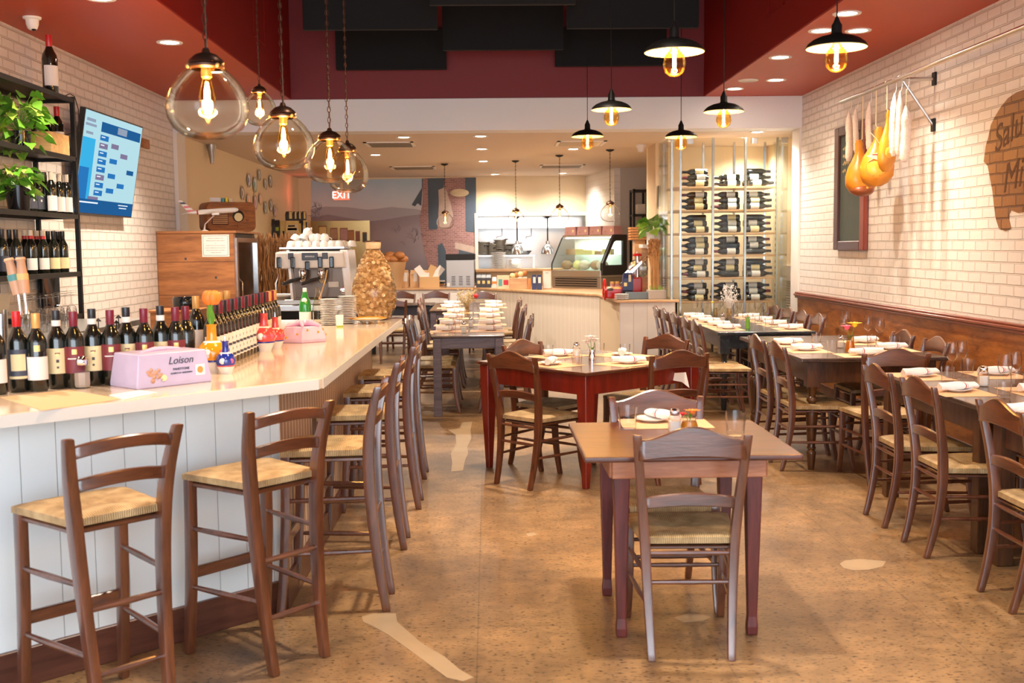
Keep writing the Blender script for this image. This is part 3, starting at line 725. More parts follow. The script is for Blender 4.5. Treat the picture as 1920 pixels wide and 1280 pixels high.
# --- brown table
tl = at(1525, 674, z=.785); tr = at(1771, 667, z=.785)
T5X0, T5X1, T5Y = tl.x-.06, tr.x+.0, (tl.y+tr.y)/2
T5 = table('dining_table', 'dark brown table with turned legs in the middle of the right wall row', (T5X0+T5X1)/2, T5Y+.92, T5X1-T5X0, 1.84, .785, 0, 'turned', 'table_walnut', 'table_dark_top', 'table_walnut', .15, over=.06, lw=.09, tth=.028)
# --- near right tables
q0 = at(1647, 698, z=.76); q1 = at(1821, 759.5, z=.76)
T6X0 = q0.x-.02; T6 = table('dining_table', 'dark brown set table at the right edge with wine glasses and salt shaker', T6X0+.45, (q0.y+q1.y)/2, .90, q0.y-q1.y, .76, 0, 'square', 'table_walnut', 'table_dark_top', 'table_walnut', .13, over=.04, lw=.08)
T7 = table('dining_table', 'next dark table cut off by the right edge of the picture', T6X0+.45, q1.y-.06-.9, .90, 1.8, .735, 0, 'square', 'table_walnut', 'table_dark_top', 'table_walnut', .13, over=.04, lw=.08)
# --- chairs
c = by_rear_feet(1233, 1240, 1370, 1236)
chair(c.x+.0, c.y+.265, 88, 'front rush seat chair seen from behind, pushed up to the small front table')
c = (at(1171, 1147, z=0)+at(1347, 1144, z=0))/2
chair(c.x-.0, c.y+.20, -91, 'chair facing the camera across the small front table, its pale sheen back behind the glasses')
a1 = at(949, 907, z=0); a2 = at(994, 920, z=0); a3 = at(1089.5, 908, z=0); m = (a1+a2)/2; d = Vector((a3.x-a2.x, a3.y-a2.y)); 
chair(m.x+.155, m.y+.19, 45, 'rush seat chair at the near left side of the red table, nearest the aisle')
chair(.44, 7.72, -42, 'chair behind the near left chair of the red table, back of its crest lit orange')
chair(1.12, 7.20, 112, 'chair at the near right side of the red table, directly behind the small table')
chair(1.13, 8.02, 220, 'chair at the far right side of the red table facing the camera')
for k, (p1, p2, lb) in enumerate((((1626, 966), (1654, 988), 'farthest of the three chairs along the aisle side of the right edge table'),
                   ((1693.4, 1017), (1737, 1044), 'middle of the three chairs along the aisle side of the right edge table'),
                   ((1844, 1109), (1890, 1149), 'nearest of the three chairs along the aisle side of the right edge table'))):
    c = by_rear_feet(*p1, *p2); chair(c.x+.265, c.y, 0, lb, 'chairs along the aisle side of the right tables')
# crest seen between brown table and right edge table
cc = at(1742, 652, z=.88); 
a1 = at(1606, 672, z=.86); 
chair(at(1680, 655, z=.885).x, at(1680, 655, z=.885).y+.26, 90, 'chair with its back to the camera at the near end of the brown table')
for cy_, lb in ((8.12, 'farther of two chairs on the aisle side of the brown table'), (7.55, 'nearer of two chairs on the aisle side of the brown table')):
    chair(2.27, cy_, 0, lb)
for cy_, lb in ((8.35, 'farther chair on the wall side of the brown table, only its crest showing'), (7.72, 'nearer chair on the wall side of the brown table, only its crest showing')):
    chair(2.93, cy_, 180, lb)
for i, cy_ in enumerate((9.85, 10.35, 10.95, 11.6, 12.15)):
    chair(2.14, cy_, 0, ORD[i]+' chair from the camera on the aisle side of the black table', 'chairs on the aisle side of the black table')
for i, cy_ in enumerate((10.45, 10.98, 11.5, 12.05)):
    chair(2.90, cy_, 180, ORD[i]+' chair from the camera on the wall side of the black table', 'chairs on the wall side of the black table')
for i, cy_ in enumerate((5.3, 6.15)):
    chair(T6X0+.80, cy_, 180, ('nearer' if i == 0 else 'farther')+' chair on the wall side of the right edge table, mostly hidden')
PL = pcx-pw/2; PR = pcx+pw/2
for i, cy_ in enumerate((10.42, 10.95, 12.3, 12.85, 14.2, 14.75)):
    chair(PL+.02+(-.12 if i > 3 else 0), cy_, 0, ORD[i]+' chair from the camera on the left side of the long table row', 'chairs on the left side of the long table row')
for i, cy_ in enumerate((10.42, 10.95, 12.3, 12.85, 14.2, 14.75)):
    chair(PR-.02+(.04 if i % 2 else 0), cy_, 180, ORD[i]+' chair from the camera on the right side of the long table row', 'chairs on the right side of the long table row')
chair(pcx-1.15, 16.75, -90, 'left of two chairs facing the camera behind the low dark table')
chair(pcx-.62, 16.75, -90, 'right of two chairs facing the camera behind the low dark table')
chair(pcx+.1, 16.35, -90, 'chair at the far end of the long table row facing the camera')
chair(pcx-1.12, 15.0, 90, 'chair seen from behind in front of the low dark table, half behind the cork jar')
# --- bar stools
stool(-1.18+.0-.16, 3.50+.155, 136, 'nearest bar stool at the left, at the slanted end of the bar')
stool(-.73-.18, 4.01+.155, 139, 'second bar stool at the slanted end of the bar, right of the nearest one')
for (p1, p2), lb in zip((((723.6, 1143.8), (736, 1112.8)), ((756.7, 1030), (765.8, 1007)), ((782.8, 954.6), (792.7, 936.8)), ((796, 897), (800, 885))),
                        ('first bar stool along the long side of the bar, nearest the camera', 'second bar stool along the long side of the bar', 'third bar stool along the long side of the bar', 'last bar stool along the long side of the bar')):
    c = by_rear_feet(*p1, *p2); stool(c.x-.245, c.y, 180, lb)
# ---------------------------------------------------------------- bar
ZBAR = 1.02
K0 = Vector((-1.63, 3.65)); KC = Vector((-.70, 4.56)); dfr = (KC-K0).normalized(); nfr = Vector((-dfr.y, dfr.x))
KS = KC-dfr*2.6
def inset(d, zend=8.42, s=KS):
    """outline of the bar offset inwards by d from its public edge"""
    x = KC.x-d; p = KC+nfr*d; t = (x-p.x)/dfr.x; c = p+dfr*t
    return (s.x+nfr.x*d, s.y+nfr.y*d), (c.x, c.y), (x+.03*(d < .01), zend)
bar = thing('bar_counter', 'L shaped bar with pale stone top, white board front and dark wooden base', 'bar counter', (0, 0, 0))
A0, A1, A2 = inset(0); I = inset(.60)
xin = -1.285
p = KC+nfr*.60; ti = (xin-p.x)/dfr.x; ic = p+dfr*ti
poly = [A0, (A1[0]-.02*dfr.x, A1[1]-.02*dfr.y), (A1[0], A1[1]+.02), A2, (-1.62, 8.42), (-1.62, 6.25), (xin, 6.25), (ic.x, ic.y), I[0]]
MB().prism(poly, ZBAR-.045, ZBAR).build('countertop', 'quartz', bar, bevel=.004, seg=2)
def strip(p_, q_, nm='daylit_edge_band'):  # thin pale strip imitating daylight reflected along the counter edge
    L_ = (Vector(q_)-Vector(p_)).length; return MB().box(-.001, L_+.001, -.0015, .002, ZBAR-.045, ZBAR-.003).build(nm, 'quartz_edge_daylit', bar, loc=(p_[0], p_[1], 0), rz=math.atan2(q_[1]-p_[1], q_[0]-p_[0]))
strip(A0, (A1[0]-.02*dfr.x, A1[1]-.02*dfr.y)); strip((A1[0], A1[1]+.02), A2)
B0, B1, B2 = inset(.20, 8.36)
fp = [(B0, B1, 'bar_boards', 'front_panel'), (B1, (B1[0]+.0, 8.36), 'bar_beadboard', 'side_panel')]
L1 = (Vector(B1)-Vector(B0)).length; ag = math.atan2(B1[1]-B0[1], B1[0]-B0[0])
o = MB().box(0, L1, 0, .04, .12, ZBAR-.046).build('front_panel', 'bar_boards', bar, loc=(B0[0], B0[1], 0), rz=ag, bevel=.003)
o = MB().box(B1[0]-.04, B1[0], B1[1]+.0, 8.36, .12, ZBAR-.046).build('side_panel', 'bar_beadboard', bar)
MB().box(0, L1+.012, -.018, .03, 0, .14).build('base_board', 'base_wood', bar, loc=(B0[0], B0[1], 0), rz=ag, bevel=.003)
MB().box(B1[0]-.03, B1[0]+.018, B1[1], 8.36, 0, .14).build('base_board', 'base_wood', bar, bevel=.003)
MB().box(-1.60, B1[0], 8.33, 8.36, 0, ZBAR-.046).build('end_panel', 'bar_beadboard', bar)
# ---------------------------------------------------------------- wine bottles
BT_P = [(.001, 0), (.034, 0), (.0375, .006), (.0375, .185), (.034, .205), (.022, .228), (.0155, .245), (.0145, .29), (.0148, .292), (.001, .292)]
def lab(q, r, z0, z1, half=70, n=10, face=-90):
    a0 = R(face-half); a1 = R(face+half)
    q.lathe([(r, z0), (r+.0006, z0), (r+.0006, z1), (r, z1)], n=n, cap=False, a0=a0, a1=a1); return q
def make_bottle(cap, lmat, z0=.055, z1=.155, band=None, emblem=None, body='bottle_glass', strip=False, n=18, face=-90, sh=1.0):
    def fn():
        t = thing('wine_bottle', 'x', 'wine bottle')
        MB().lathe([(r, z*sh) for r, z in BT_P], n=n).build('bottle_body', body, t, smooth=True)
        MB().lathe([(.0150, .243*sh), (.0158, .245*sh), (.0162, .288*sh), (.0162, .302*sh), (.001, .303*sh)], n=n).build('capsule', cap, t, smooth=True)
        if lmat: lab(MB(), .0378, z0, z1, 75, 12, face).build('label', lmat, t, smooth=True)
        if band: MB().lathe([(.0165, .228*sh+.012), (.0172, .246*sh), (.0172, .262*sh), (.0166, .264*sh)], n=n, cap=False).build('neck_band', band, t, smooth=True)
        if emblem:
            for (m_, z, hw, zh) in emblem: lab(MB(), .0386, z-zh, z+zh, hw, 6, face).build('emblem', m_, t, smooth=True)
        if strip:
            for k in range(4): lab(MB(), .0386, z0+.008+k*.026, z0+.020+k*.026, 26, 4, face+(-14 if k % 2 else 20)).build('emblem', 'label_navy', t)
        return t
    return Proto(fn)
P_amar = make_bottle('cap_red', 'label_navy', .05, .165, emblem=[('label_cream', .115, 42, .032), ('label_cream', .057, 60, .005)], sh=1.03)
P_whit = make_bottle('cap_gold', 'label_white', .045, .135, emblem=[('gold', .168, 16, .012)])
P_crea = make_bottle('cap_black', 'label_cream', .06, .16, band='label_white', emblem=[('gold', .135, 10, .004), ('label_maroon', .14, 14, .003), ('ink', .11, 8, .006), ('ink', .085, 6, .004)], sh=1.02)
P_maro = make_bottle('cap_maroon', 'label_maroon', .06, .165, emblem=[('gold', .145, 14, .010), ('label_white', .118, 40, .002)], band=None)
P_whcm = make_bottle('cap_maroon', 'label_white', .03, .11, emblem=[('label_navy', .085, 50, .008)])
BD = lambda px, py: at(px, py, z=ZBAR)
n0 = Vector((-1.81, 4.23)); n1 = Vector((-1.27, 4.66)); dr = (n1-n0).normalized(); off = Vector((-dr.y, dr.x))
rowx = [(-6, P_whit, 'white-labelled wine bottle cut off by the left edge of the picture'), (36, P_amar, 'red-capped wine bottle with big cream crest label at the left end of the bar'),
        (72, P_whit, 'gold-capped wine bottle with plain white label at the left end of the bar')]
kinds = [(110, P_crea), (142, P_maro), (177, P_crea), (211, P_maro), (241, P_crea), (274, P_maro), (305, P_crea), (333, P_maro), (352, P_whcm)]
ic_, im_ = 0, 0
for px, P_ in kinds:
    if P_ is P_crea: rowx.append((px, P_, ORD[ic_]+' from the left of the black-capped bottles with cream label on the bar')); ic_ += 1
    elif P_ is P_maro: rowx.append((px, P_, ORD[im_]+' from the left of the maroon-capped bottles with maroon label on the bar')); im_ += 1
    else: rowx.append((px, P_, 'gold-capped bottle between maroon caps where the row of bottles turns'))
ang0 = math.degrees(math.atan2(-dfr.x, dfr.y))
for k, (px, P_, lb) in enumerate(rowx):
    # intersect view ray with the row line (vertical plane)
    d = RM @ Vector((px-960, -75, -F)); o2 = n0+off*(.035 if k % 2 else 0)
    t = (off.x*o2.x+off.y*o2.y)/(off.x*d.x+off.y*d.y)
    x, y = d.x*t, d.y*t
    P_.put((x, y, ZBAR+.0005), math.atan2(-x, y)*1.0, lb, 'wine bottles lined up on the slanted bar end')
P_navy = make_bottle('cap_black', 'label_white', .03, .15, strip=True, n=14)
P_nred = make_bottle('cap_maroon', 'label_white', .03, .15, strip=True, n=14)
P_ngol = make_bottle('cap_gold', 'label_white', .03, .15, n=14)
seq = 'RKRKRKRKRKRKRKRKRGRG'
for k, ch in enumerate(seq):
    y = 4.96+k*.0768; x = -1.255
    {'R': P_nred, 'K': P_navy, 'G': P_ngol}[ch].put((x, y, ZBAR+.0005), R(38), '%s bottle from the camera in the long bar row, with %s capsule' % (ORD[k], {'R': 'maroon', 'K': 'black', 'G': 'gold'}[ch]), 'wine bottles in the long row along the bar')
# a second rank behind with gold cork tops peeping over
for k, (px, z) in enumerate(((372, 1.375), (417, 1.37), (431, 1.37))):
    d = RM @ Vector((px-960, -75, -F)); t = -1.335/d.x
    P_ngol.put((-1.335, d.y*t, ZBAR+.03), R(30), '%s gold-topped bottle standing taller behind the long row' % ORD[k], 'taller bottles behind the long row')
MB_ = MB().box(-1.42, -1.288, 4.9, 6.2, ZBAR-.05, ZBAR+.028); tag(MB_.build('bottle_ledge', 'steel_dull', bevel=.003), 'steel ledge behind the long row of bottles on the bar', 'ledge')
# ---------------------------------------------------------------- panettone boxes
def frustum(w, d, h, k=.86, z=0):
    q = MB(); a = [(-w/2, -d/2), (w/2, -d/2), (w/2, d/2), (-w/2, d/2)]
    return q.rings([[(x, y, z) for x, y in a], [(x*1.0, y*1.0, z+h*.12) for x, y in a], [(x*k, y*k, z+h) for x, y in a]])
p1 = BD(257.5, 731); p2 = BD(397.5, 715); p3 = BD(200, 720)
W1 = (p2-p1).length; D1 = (p3-p1).length; a1 = math.atan2(p2.y-p1.y, p2.x-p1.x)
D1 = .21
cc = p1+Vector((cos(a1), sin(a1), 0))*W1/2+Vector((-sin(a1), cos(a1), 0))*D1/2
bx = thing('cake_box', 'lavender cardboard cake box with printed scroll name and round yellow seal on the bar', 'cake box', (cc.x, cc.y, ZBAR), a1)
frustum(W1, D1, .135, .90).build('carton', 'lavender_card', bx, bevel=.004)
MB().tube([(-.10, -.02, .135), (-.03, .0, .142), (.03, .01, .142), (.10, .02, .136)], [.006, .011, .010, .006]).build('ribbon', 'pink_card', bx, smooth=True)
tilt = math.atan2(.0135*.5, .119)
fm = lambda x, z, s=0: Matrix.Translation((x, -D1/2+(z-.016)*.0105/.119*.95-.0012, z)) @ Matrix.Rotation(R(90)-tilt, 4, 'X')
text('Loison', 'lettering', 'label_navy', .042, fm(.03, .100), bx, shear=.3)
text('PANETTONE', 'lettering', 'label_navy', .013, fm(.03, .066), bx)
text('CLASSICO AL MANDARINO', 'lettering', 'label_navy', .008, fm(.03, .050), bx)
q = MB(); q.T = fm(.115, .055); q.box(-.022, .022, -.022, .022, 0, .001); q.build('seal', 'white_paper', bx)
q = MB(); q.T = fm(.115, .055); q.lathe([(.014, .001), (.014, .002), (.001, .002)], n=16); q.build('seal', 'gold', bx)
q = MB(); q.T = fm(-.085, .052); random.seed(3)
for i in range(16):
    x, y = random.uniform(-.035, .035), random.uniform(-.025, .02); q.lathe([(random.uniform(.005, .012), 0), (.001, .0015+.0003*i)], (x, y, 0), n=7)
q.build('picture', 'meat', bx)
q = MB(); q.T = fm(-.05, .036); q.lathe([(.014, .001), (.012, .003), (.001, .003)], n=9); q.build('picture', 'label_cream', bx)
p1 = BD(569, 643.5); p2 = BD(616, 637.5); p3 = BD(525, 641)
a1 = math.atan2(p2.y-p1.y, p2.x-p1.x); W2 = .20
b2 = thing('cake_box', 'pink and white patterned cake box with a pink satin bow, beyond the red jug', 'cake box', (p1.x-.02, p1.y+.13, ZBAR), R(28))
hx = [(.150*cos(R(60*i+12)), .125*sin(R(60*i+12))) for i in range(6)]
MB().rings([[(x, y, 0) for x, y in hx], [(x*1.03, y*1.03, .02) for x, y in hx], [(x*.80, y*.80, .092) for x, y in hx]]).build('carton', 'pink_card', b2, bevel=.004)
q = MB()
for a in (0, 60, 120, 180, 240, 300): q.tube([(0, 0, .094), (.045*cos(R(a)), .045*sin(R(a)), .112), (.11*cos(R(a+10)), .11*sin(R(a+10)), .094)], [.006, .017, .005], 8)
q.build('bow', 'ribbon_pink', b2, smooth=True)
random.seed(5); q = MB()
for i in range(6):
    for k in range(2):
        u = (.25+.5*k); z = random.uniform(.03, .075); s = 1.03-.23*(z-.02)/.072
        a_, b_ = hx[i], hx[(i+1) % 6]; x = (a_[0]*(1-u)+b_[0]*u)*s*1.006; y = (a_[1]*(1-u)+b_[1]*u)*s*1.006
        q.ball((x, y, z), .007, 7, 5)
q.build('flower_print', 'ceramic_orange', b2)
# ---------------------------------------------------------------- ceramic cruets
def cruet(px, py, sc, col, label, spout=True, tulip=False, stripe='ceramic_blue'):
    p = BD(px, py); t = thing('ceramic_cruet', label, 'cruet', (p.x, p.y, ZBAR), R(20))
    s = sc
    MB().lathe([(.001, 0), (.034*s, 0), (.036*s, .006*s), (.052*s, .045*s), (.053*s, .050*s)], n=24, cap=False).build('foot', 'ceramic_white', t, smooth=True)
    MB().lathe([(.0535*s, .044*s), (.0545*s, .047*s), (.0545*s, .050*s), (.053*s, .052*s)], n=24, cap=False).build('stripe', stripe, t, smooth=True)
    MB().lathe([(.053*s, .050*s), (.060*s, .075*s), (.052*s, .105*s), (.034*s, .122*s), (.022*s, .130*s), (.0195*s, .150*s), (.019*s, .185*s), (.023*s, .192*s), (.012*s, .194*s), (.001, .192*s)], n=24, cap=False).build('body', col, t, smooth=True)
    q = MB(); q.T = Matrix.Translation((0, 0, 0)); q.ball((-.022*s, -.047*s, .078*s), .021*s, 12, 8, (1, .5, .9)); q.build('painted_pig' if col == 'ceramic_red' else 'painted_patch', 'ceramic_white', t, smooth=True)
    q = MB(); q.ball((.028*s, -.048*s, .078*s), .012*s, 10, 6, (1, .45, 1.2)); q.build('painted_flower', 'petal_pink' if col == 'ceramic_blue' else 'ceramic_red' if col == 'ceramic_orange' else 'petal_pink', t, smooth=True)
    if spout: MB().lathe([(.006*s, .192*s), (.005*s, .206*s), (.003*s, .222*s), (.001, .222*s)], n=10).build('spout', 'chrome', t, smooth=True)
    MB().lathe([(.036*s, .1205*s), (.030*s, .1265*s), (.026*s, .1275*s)], n=24, cap=False).build('shoulder_band', 'ceramic_white', t, smooth=True)
    return t, p
cruet(424, 700, .74, 'ceramic_blue', 'small cobalt blue ceramic cruet with steel spout beside the cake box', stripe='ceramic_red')
cruet(496, 658, 1.05, 'ceramic_red', 'red ceramic cruet with a white pig and steel spout in front of the bottle row')
cruet(517, 652, .88, 'ceramic_red', 'smaller red ceramic cruet half hidden behind the other red one')
t, p = cruet(399, 697, 1.10, 'ceramic_orange', 'orange ceramic cruet holding the tulip, behind the blue one', spout=False)
tu = thing('tulip', 'single orange tulip standing in the orange ceramic cruet', 'flower', (p.x, p.y, ZBAR+.17))
MB().tube([(0, 0, 0), (-.004, 0, .06), (.004, 0, .13)], [.006, .006, .006]).build('stem', 'leaf', tu, smooth=True)
q = MB(); q.leaf((0, 0, .02), (-.05, -.1, 1), .13, .045, .0); q.leaf((0, 0, .02), (.1, .1, 1), .12, .03, .0); q.build('leaf', 'leaf', tu)
q = MB()
for i in range(6):
    a = R(60*i); q.ball((.004+.020*cos(a), .020*sin(a), .160), .024, 10, 8, (.9, .9, 1.35))
q.build('blossom', 'petal_orange', tu, smooth=True)
# shaker, menus
def shaker(name, label, cat, fill, big=1.0):
    t = thing(name, label, cat); s = big
    sq = lambda r, z: [(r*cos(R(22.5+45*i)), r*sin(R(22.5+45*i)), z) for i in range(8)]
    MB().rings([sq(.024*s, 0), sq(.026*s, .01*s), sq(.026*s, .055*s), sq(.017*s, .072*s)]).build('glass_body', 'glass', t)
    MB().rings([sq(.021*s, .003*s), sq(.023*s, .01*s), sq(.023*s, .046*s)]).build('filling', fill, t)
    MB().lathe([(.018*s, .068*s), (.019*s, .07*s), (.019*s, .086*s), (.014*s, .093*s), (.001, .095*s)], n=14).build('cap', 'chrome', t, smooth=True)
    return t
SP = Proto(lambda: shaker('salt_shaker', 'x', 'salt shaker', 'salt')); PP = Proto(lambda: shaker('pepper_shaker', 'x', 'pepper shaker', 'pepper_glass'))
p = BD(155, 727); PP.put((p.x, p.y, ZBAR+.0005), .3, 'square glass pepper shaker in front of the wine bottles on the bar', scale=1.35)
p = BD(172, 722); SP.put((p.x+.012, p.y+.03, ZBAR+.0005), .3, 'square glass salt shaker just behind the pepper shaker on the bar', scale=1.1)
def sheet(pts, z, lb, m='kraft_mat', nm='paper_menu', cat='menu', th=.0012):
    ps = [at(a, b_, z=z) for a, b_ in pts]
    o = MB().prism([(q.x, q.y) for q in ps], z+.0004, z+th).build(nm, m); return tag(o, lb, cat)
sheet([(0, 745), (130, 731), (228, 748), (80, 770)], ZBAR, 'kraft paper menu lying on the bar at the left edge')
sheet([(205, 742), (262, 733), (295, 737), (232, 750)], ZBAR, 'small white folded paper beside the kraft menu on the bar', 'white_paper', 'folded_paper', 'paper', .004)
# ---------------------------------------------------------------- things at the far end of the bar
p = BD(706, 601); jx, jy = at(706, 597, z=ZBAR).x, at(706, 599, z=ZBAR).y-.0
jr = .172
jar = thing('cork_jar', 'big egg shaped glass jar filled with wine corks at the end of the bar', 'glass jar', (jx, jy, ZBAR))
JP = [(.09, 0), (.12, .015), (.155, .08), (.172, .16), (.165, .25), (.135, .36), (.095, .45), (.06, .51), (.048, .535)]
JS = .54/.535
MB().lathe([(r, z*JS) for r, z in [(.001, .0)]+JP], n=40, cap=False).build('glass_body', 'glass_jar', jar, smooth=True)
MB().lathe([(.052, .535), (.055, .538), (.058, .575), (.054, .590), (.001, .592)], n=28).build('lid', 'cork_light', jar, smooth=True)
MB().lathe([(.060, .588), (.060, .596), (.001, .597)], n=28).build('lid_plate', 'bronze', jar, smooth=True)
def jr_at(z):
    for (r0, z0), (r1, z1) in zip(JP, JP[1:]):
        if z0*JS <= z <= z1*JS: return r0+(r1-r0)*(z-z0*JS)/((z1-z0)*JS)
    return .04
MB().lathe([(.001, .012)]+[(max(jr_at(z)-.03, .01), z) for z in [.02+.03*i for i in range(17)]]+[(.001, .525)], n=20).build('cork_heap', 'cork', jar, smooth=True)
random.seed(11)
ck = MB().lathe([(.001, -.022), (.0105, -.022), (.0115, -.02), (.0115, .02), (.0105, .022), (.001, .022)], n=8)
def corkmesh(nm, m): 
    o = ck.build(nm, m); return o
cA = corkmesh('wine_cork', 'cork'); cB = corkmesh('wine_cork', 'cork_light'); nck = 0; first = [True, True]
for i in range(290):
    z = .02+.50*(i+random.random())/290; a = random.uniform(PI*.95, PI*2.05) if i % 6 else random.uniform(0, 2*PI)
    r = max(jr_at(z)-.026-.006*random.random(), .004)
    k = random.random() < .4; src = cB if k else cA
    if first[k]: o = src; first[k] = False
    else: o = src.copy(); COL.objects.link(o)
    o.location = (jx+r*cos(a), jy+r*sin(a), ZBAR+z); o.rotation_euler = (random.uniform(0, PI), random.uniform(0, PI), random.uniform(0, PI)); o.scale = (1.3, 1.3, 1.2)
    tag(o, 'wine cork among the many behind the glass of the egg shaped jar', 'cork', 'corks in the egg shaped jar')
# decorative plate on little feet
p = BD(690, 606); pt = thing('footed_plate', 'pale plate with orange painted rim on small feet in front of the cork jar', 'plate', (p.x, p.y, ZBAR))
MB().lathe([(.001, .020), (.07, .018), (.135, .036), (.135, .040), (.07, .024), (.001, .026)], n=36).build('dish', 'ceramic_white', pt, smooth=True)
MB().lathe([(.136, .0365), (.139, .040), (.134, .0415), (.108, .034)], n=36, cap=False).build('rim', 'ceramic_orange', pt, smooth=True)
for a in (30, 150, 270): MB().ball((.06*cos(R(a)), .06*sin(R(a)), .010), .0105, 8, 6).build('foot', 'ceramic_white', pt, smooth=True)
def saucers(px, py, n, r, lb, pitch=.0125):
    p = BD(px, py)
    for k in range(n):
        if 'o' not in saucers.__dict__:
            saucers.o = MB().lathe([(.001, 0), (.035, 0), (.066, .008), (.0665, .0105), (.035, .004), (.001, .004)], n=24).build('saucer', 'ceramic_white', smooth=True); o = saucers.o
        else: o = saucers.o.copy(); COL.objects.link(o)
        o.location = (p.x, p.y, ZBAR+.0005+k*pitch); o.scale = (r, r, 1)
        tag(o, ('topmost' if k == n-1 else 'lowest' if k == 0 else 'inner')+' white saucer of the '+lb, 'saucer', 'saucers in the '+lb+(' middle' if 0 < k < n-1 else ' ends'))
saucers(618, 609, 15, .98, 'left stack by the cork jar')
saucers(652, 606, 16, 1.0, 'right stack by the cork jar')
cupb = BD(637, 613); cu = thing('paper_cup', 'small white cup with green base in front of the saucer stacks', 'cup', (cupb.x, cupb.y, ZBAR))
MB().lathe([(.022, 0), (.024, .012)], n=18, cap=False).build('green_base', 'green_label', cu, smooth=True)
MB().lathe([(.024, .012), (.028, .085), (.027, .085), (.022, .014), (.001, .013)], n=18, cap=False).build('cup_body', 'ceramic_white', cu, smooth=True)
# green water bottle and clear carafe
p = BD(573, 606)
wb = thing('water_bottle', 'green glass mineral water bottle with a pale neck behind the pink cake box', 'water bottle', (p.x, p.y, ZBAR))
MB().lathe([(.001, 0), (.041, 0), (.043, .01), (.043, .13), (.040, .15), (.022, .20), (.014, .235), (.0145, .25), (.001, .25)], n=22).build('bottle_body', 'bottle_green', wb, smooth=True)
MB().lathe([(.0150, .215), (.0155, .255), (.012, .258), (.001, .258)], n=16, cap=False).build('neck_foil', 'label_white', wb, smooth=True)
lab(MB(), .0436, .02, .085, 85).build('label', 'label_white', wb, smooth=True)
q = MB(); q.ball((0, -.030, .168), .020, 12, 8, (1, .35, 1)); q.build('shield', 'label_white', wb, smooth=True)
p = BD(597, 606)
cf = thing('glass_carafe', 'clear glass swing top bottle beside the green water bottle', 'carafe', (p.x, p.y, ZBAR))
MB().lathe([(.001, 0), (.038, 0), (.041, .01), (.041, .11), (.030, .16), (.013, .22), (.012, .255), (.014, .26)], n=22, cap=False).build('bottle_body', 'glass_amber', cf, smooth=True)
MB().lathe([(.001, .004), (.037, .004), (.038, .07), (.001, .07)], n=18).build('water', 'glass_jar', cf, smooth=True)
MB().tube([(.014, 0, .24), (.022, 0, .20), (.018, 0, .17)], .0015, 6).build('wire', 'steel', cf)
# ---------------------------------------------------------------- espresso machine on the back counter
bc = thing('back_counter', 'steel topped back counter with black undercounter fridge beneath the espresso machine', 'counter', (0, 0, 0))
EY = 9.25
eL = at(519, 500, Y=EY).x; eR = at(660, 500, Y=EY).x; eB = at(600, 566, Y=EY).z; eT = at(600, 462, Y=EY).z
MB().box(eL-.35, eR+.12, EY-.10, EY+.75, eB-.07, eB-.02).build('worktop', 'steel', bc, bevel=.005)
MB().box(eL-.3, eR+.06, EY-.02, EY+.7, .0, eB-.071).build('fridge', 'black_gloss', bc)
em = thing('espresso_machine', 'white two group espresso machine with black paddles and chrome groups', 'espresso machine', ((eL+eR)/2, EY, eB-.019))
w = (eR-eL); h = eT-eB; HW = w/2
MB().box(-HW*.98, HW*.98, .0, .50, 0, .035).box(-HW, HW, -.06, .10, .0, .045).build('drip_tray', 'steel_dull', em, bevel=.006)
for s in (-1, 1):
    q = MB(); X = s*HW*.93 if s > 0 else -HW*.60; q_ = .035 if s > 0 else .012
    q.add([(X-q_, -.02, 0), (X+q_, -.02, 0), (X+q_, .46, 0), (X-q_, .46, 0), (X-.02-q_*1.6, -.02, h*.98), (X-.02+q_*.4, -.02, h*.98), (X-.02+q_*.4, .46, h*.98), (X-.02-q_*1.6, .46, h*.98)],
          [(0,3,2,1),(4,5,6,7),(0,1,5,4),(1,2,6,5),(2,3,7,6),(3,0,4,7)]).build('side_panel', 'ceramic_white', em, bevel=.008, seg=2)
MB().box(-HW*.62, HW*.8, .10, .46, .05, h*.66).build('back_plate', 'portal_dark', em, bevel=.005)
MB().add([(-HW, -.10, h*.66), (HW*.88, -.10, h*.66), (HW*.88, .46, h*.62), (-HW, .46, h*.62), (-HW*.95, -.13, h*.95), (HW*.84, -.13, h*.95), (HW*.84, .46, h), (-HW*.95, .46, h)],
         [(0,3,2,1),(4,5,6,7),(0,1,5,4),(1,2,6,5),(2,3,7,6),(3,0,4,7)]).build('head', 'ceramic_white', em, bevel=.015, seg=2)
MB().box(-HW*.92, HW*.8, .0, .44, h, h+.015).build('cup_rail', 'steel', em)
for fx in (-.86, -.50, -.12, .22, .52):
    z0, z1 = (.66, .86) if fx != -.12 else (.62, .78)
    MB().box(HW*fx-.019, HW*fx+.019, -.150, -.118, h*z0, h*z1).build('paddle', 'black_gloss', em, bevel=.008, seg=2)
MB().box(-HW*.26, HW*.16, -.134, -.112, h*.80, h*.93).build('display', 'vinyl_navy', em, bevel=.003)
text('SIMONELLI', 'lettering', 'label_white', .016, Matrix.Translation((-HW*.05, -.1352, h*.865)) @ Matrix.Rotation(R(90), 4, 'X'), em)
MB().box(HW*.27, HW*.42, -.132, -.110, h*.82, h*.93).build('display', 'vinyl_navy', em, bevel=.003)
MB().box(-HW*.62, -HW*.48, -.132, -.110, h*.82, h*.93).build('display', 'vinyl_navy', em, bevel=.003)
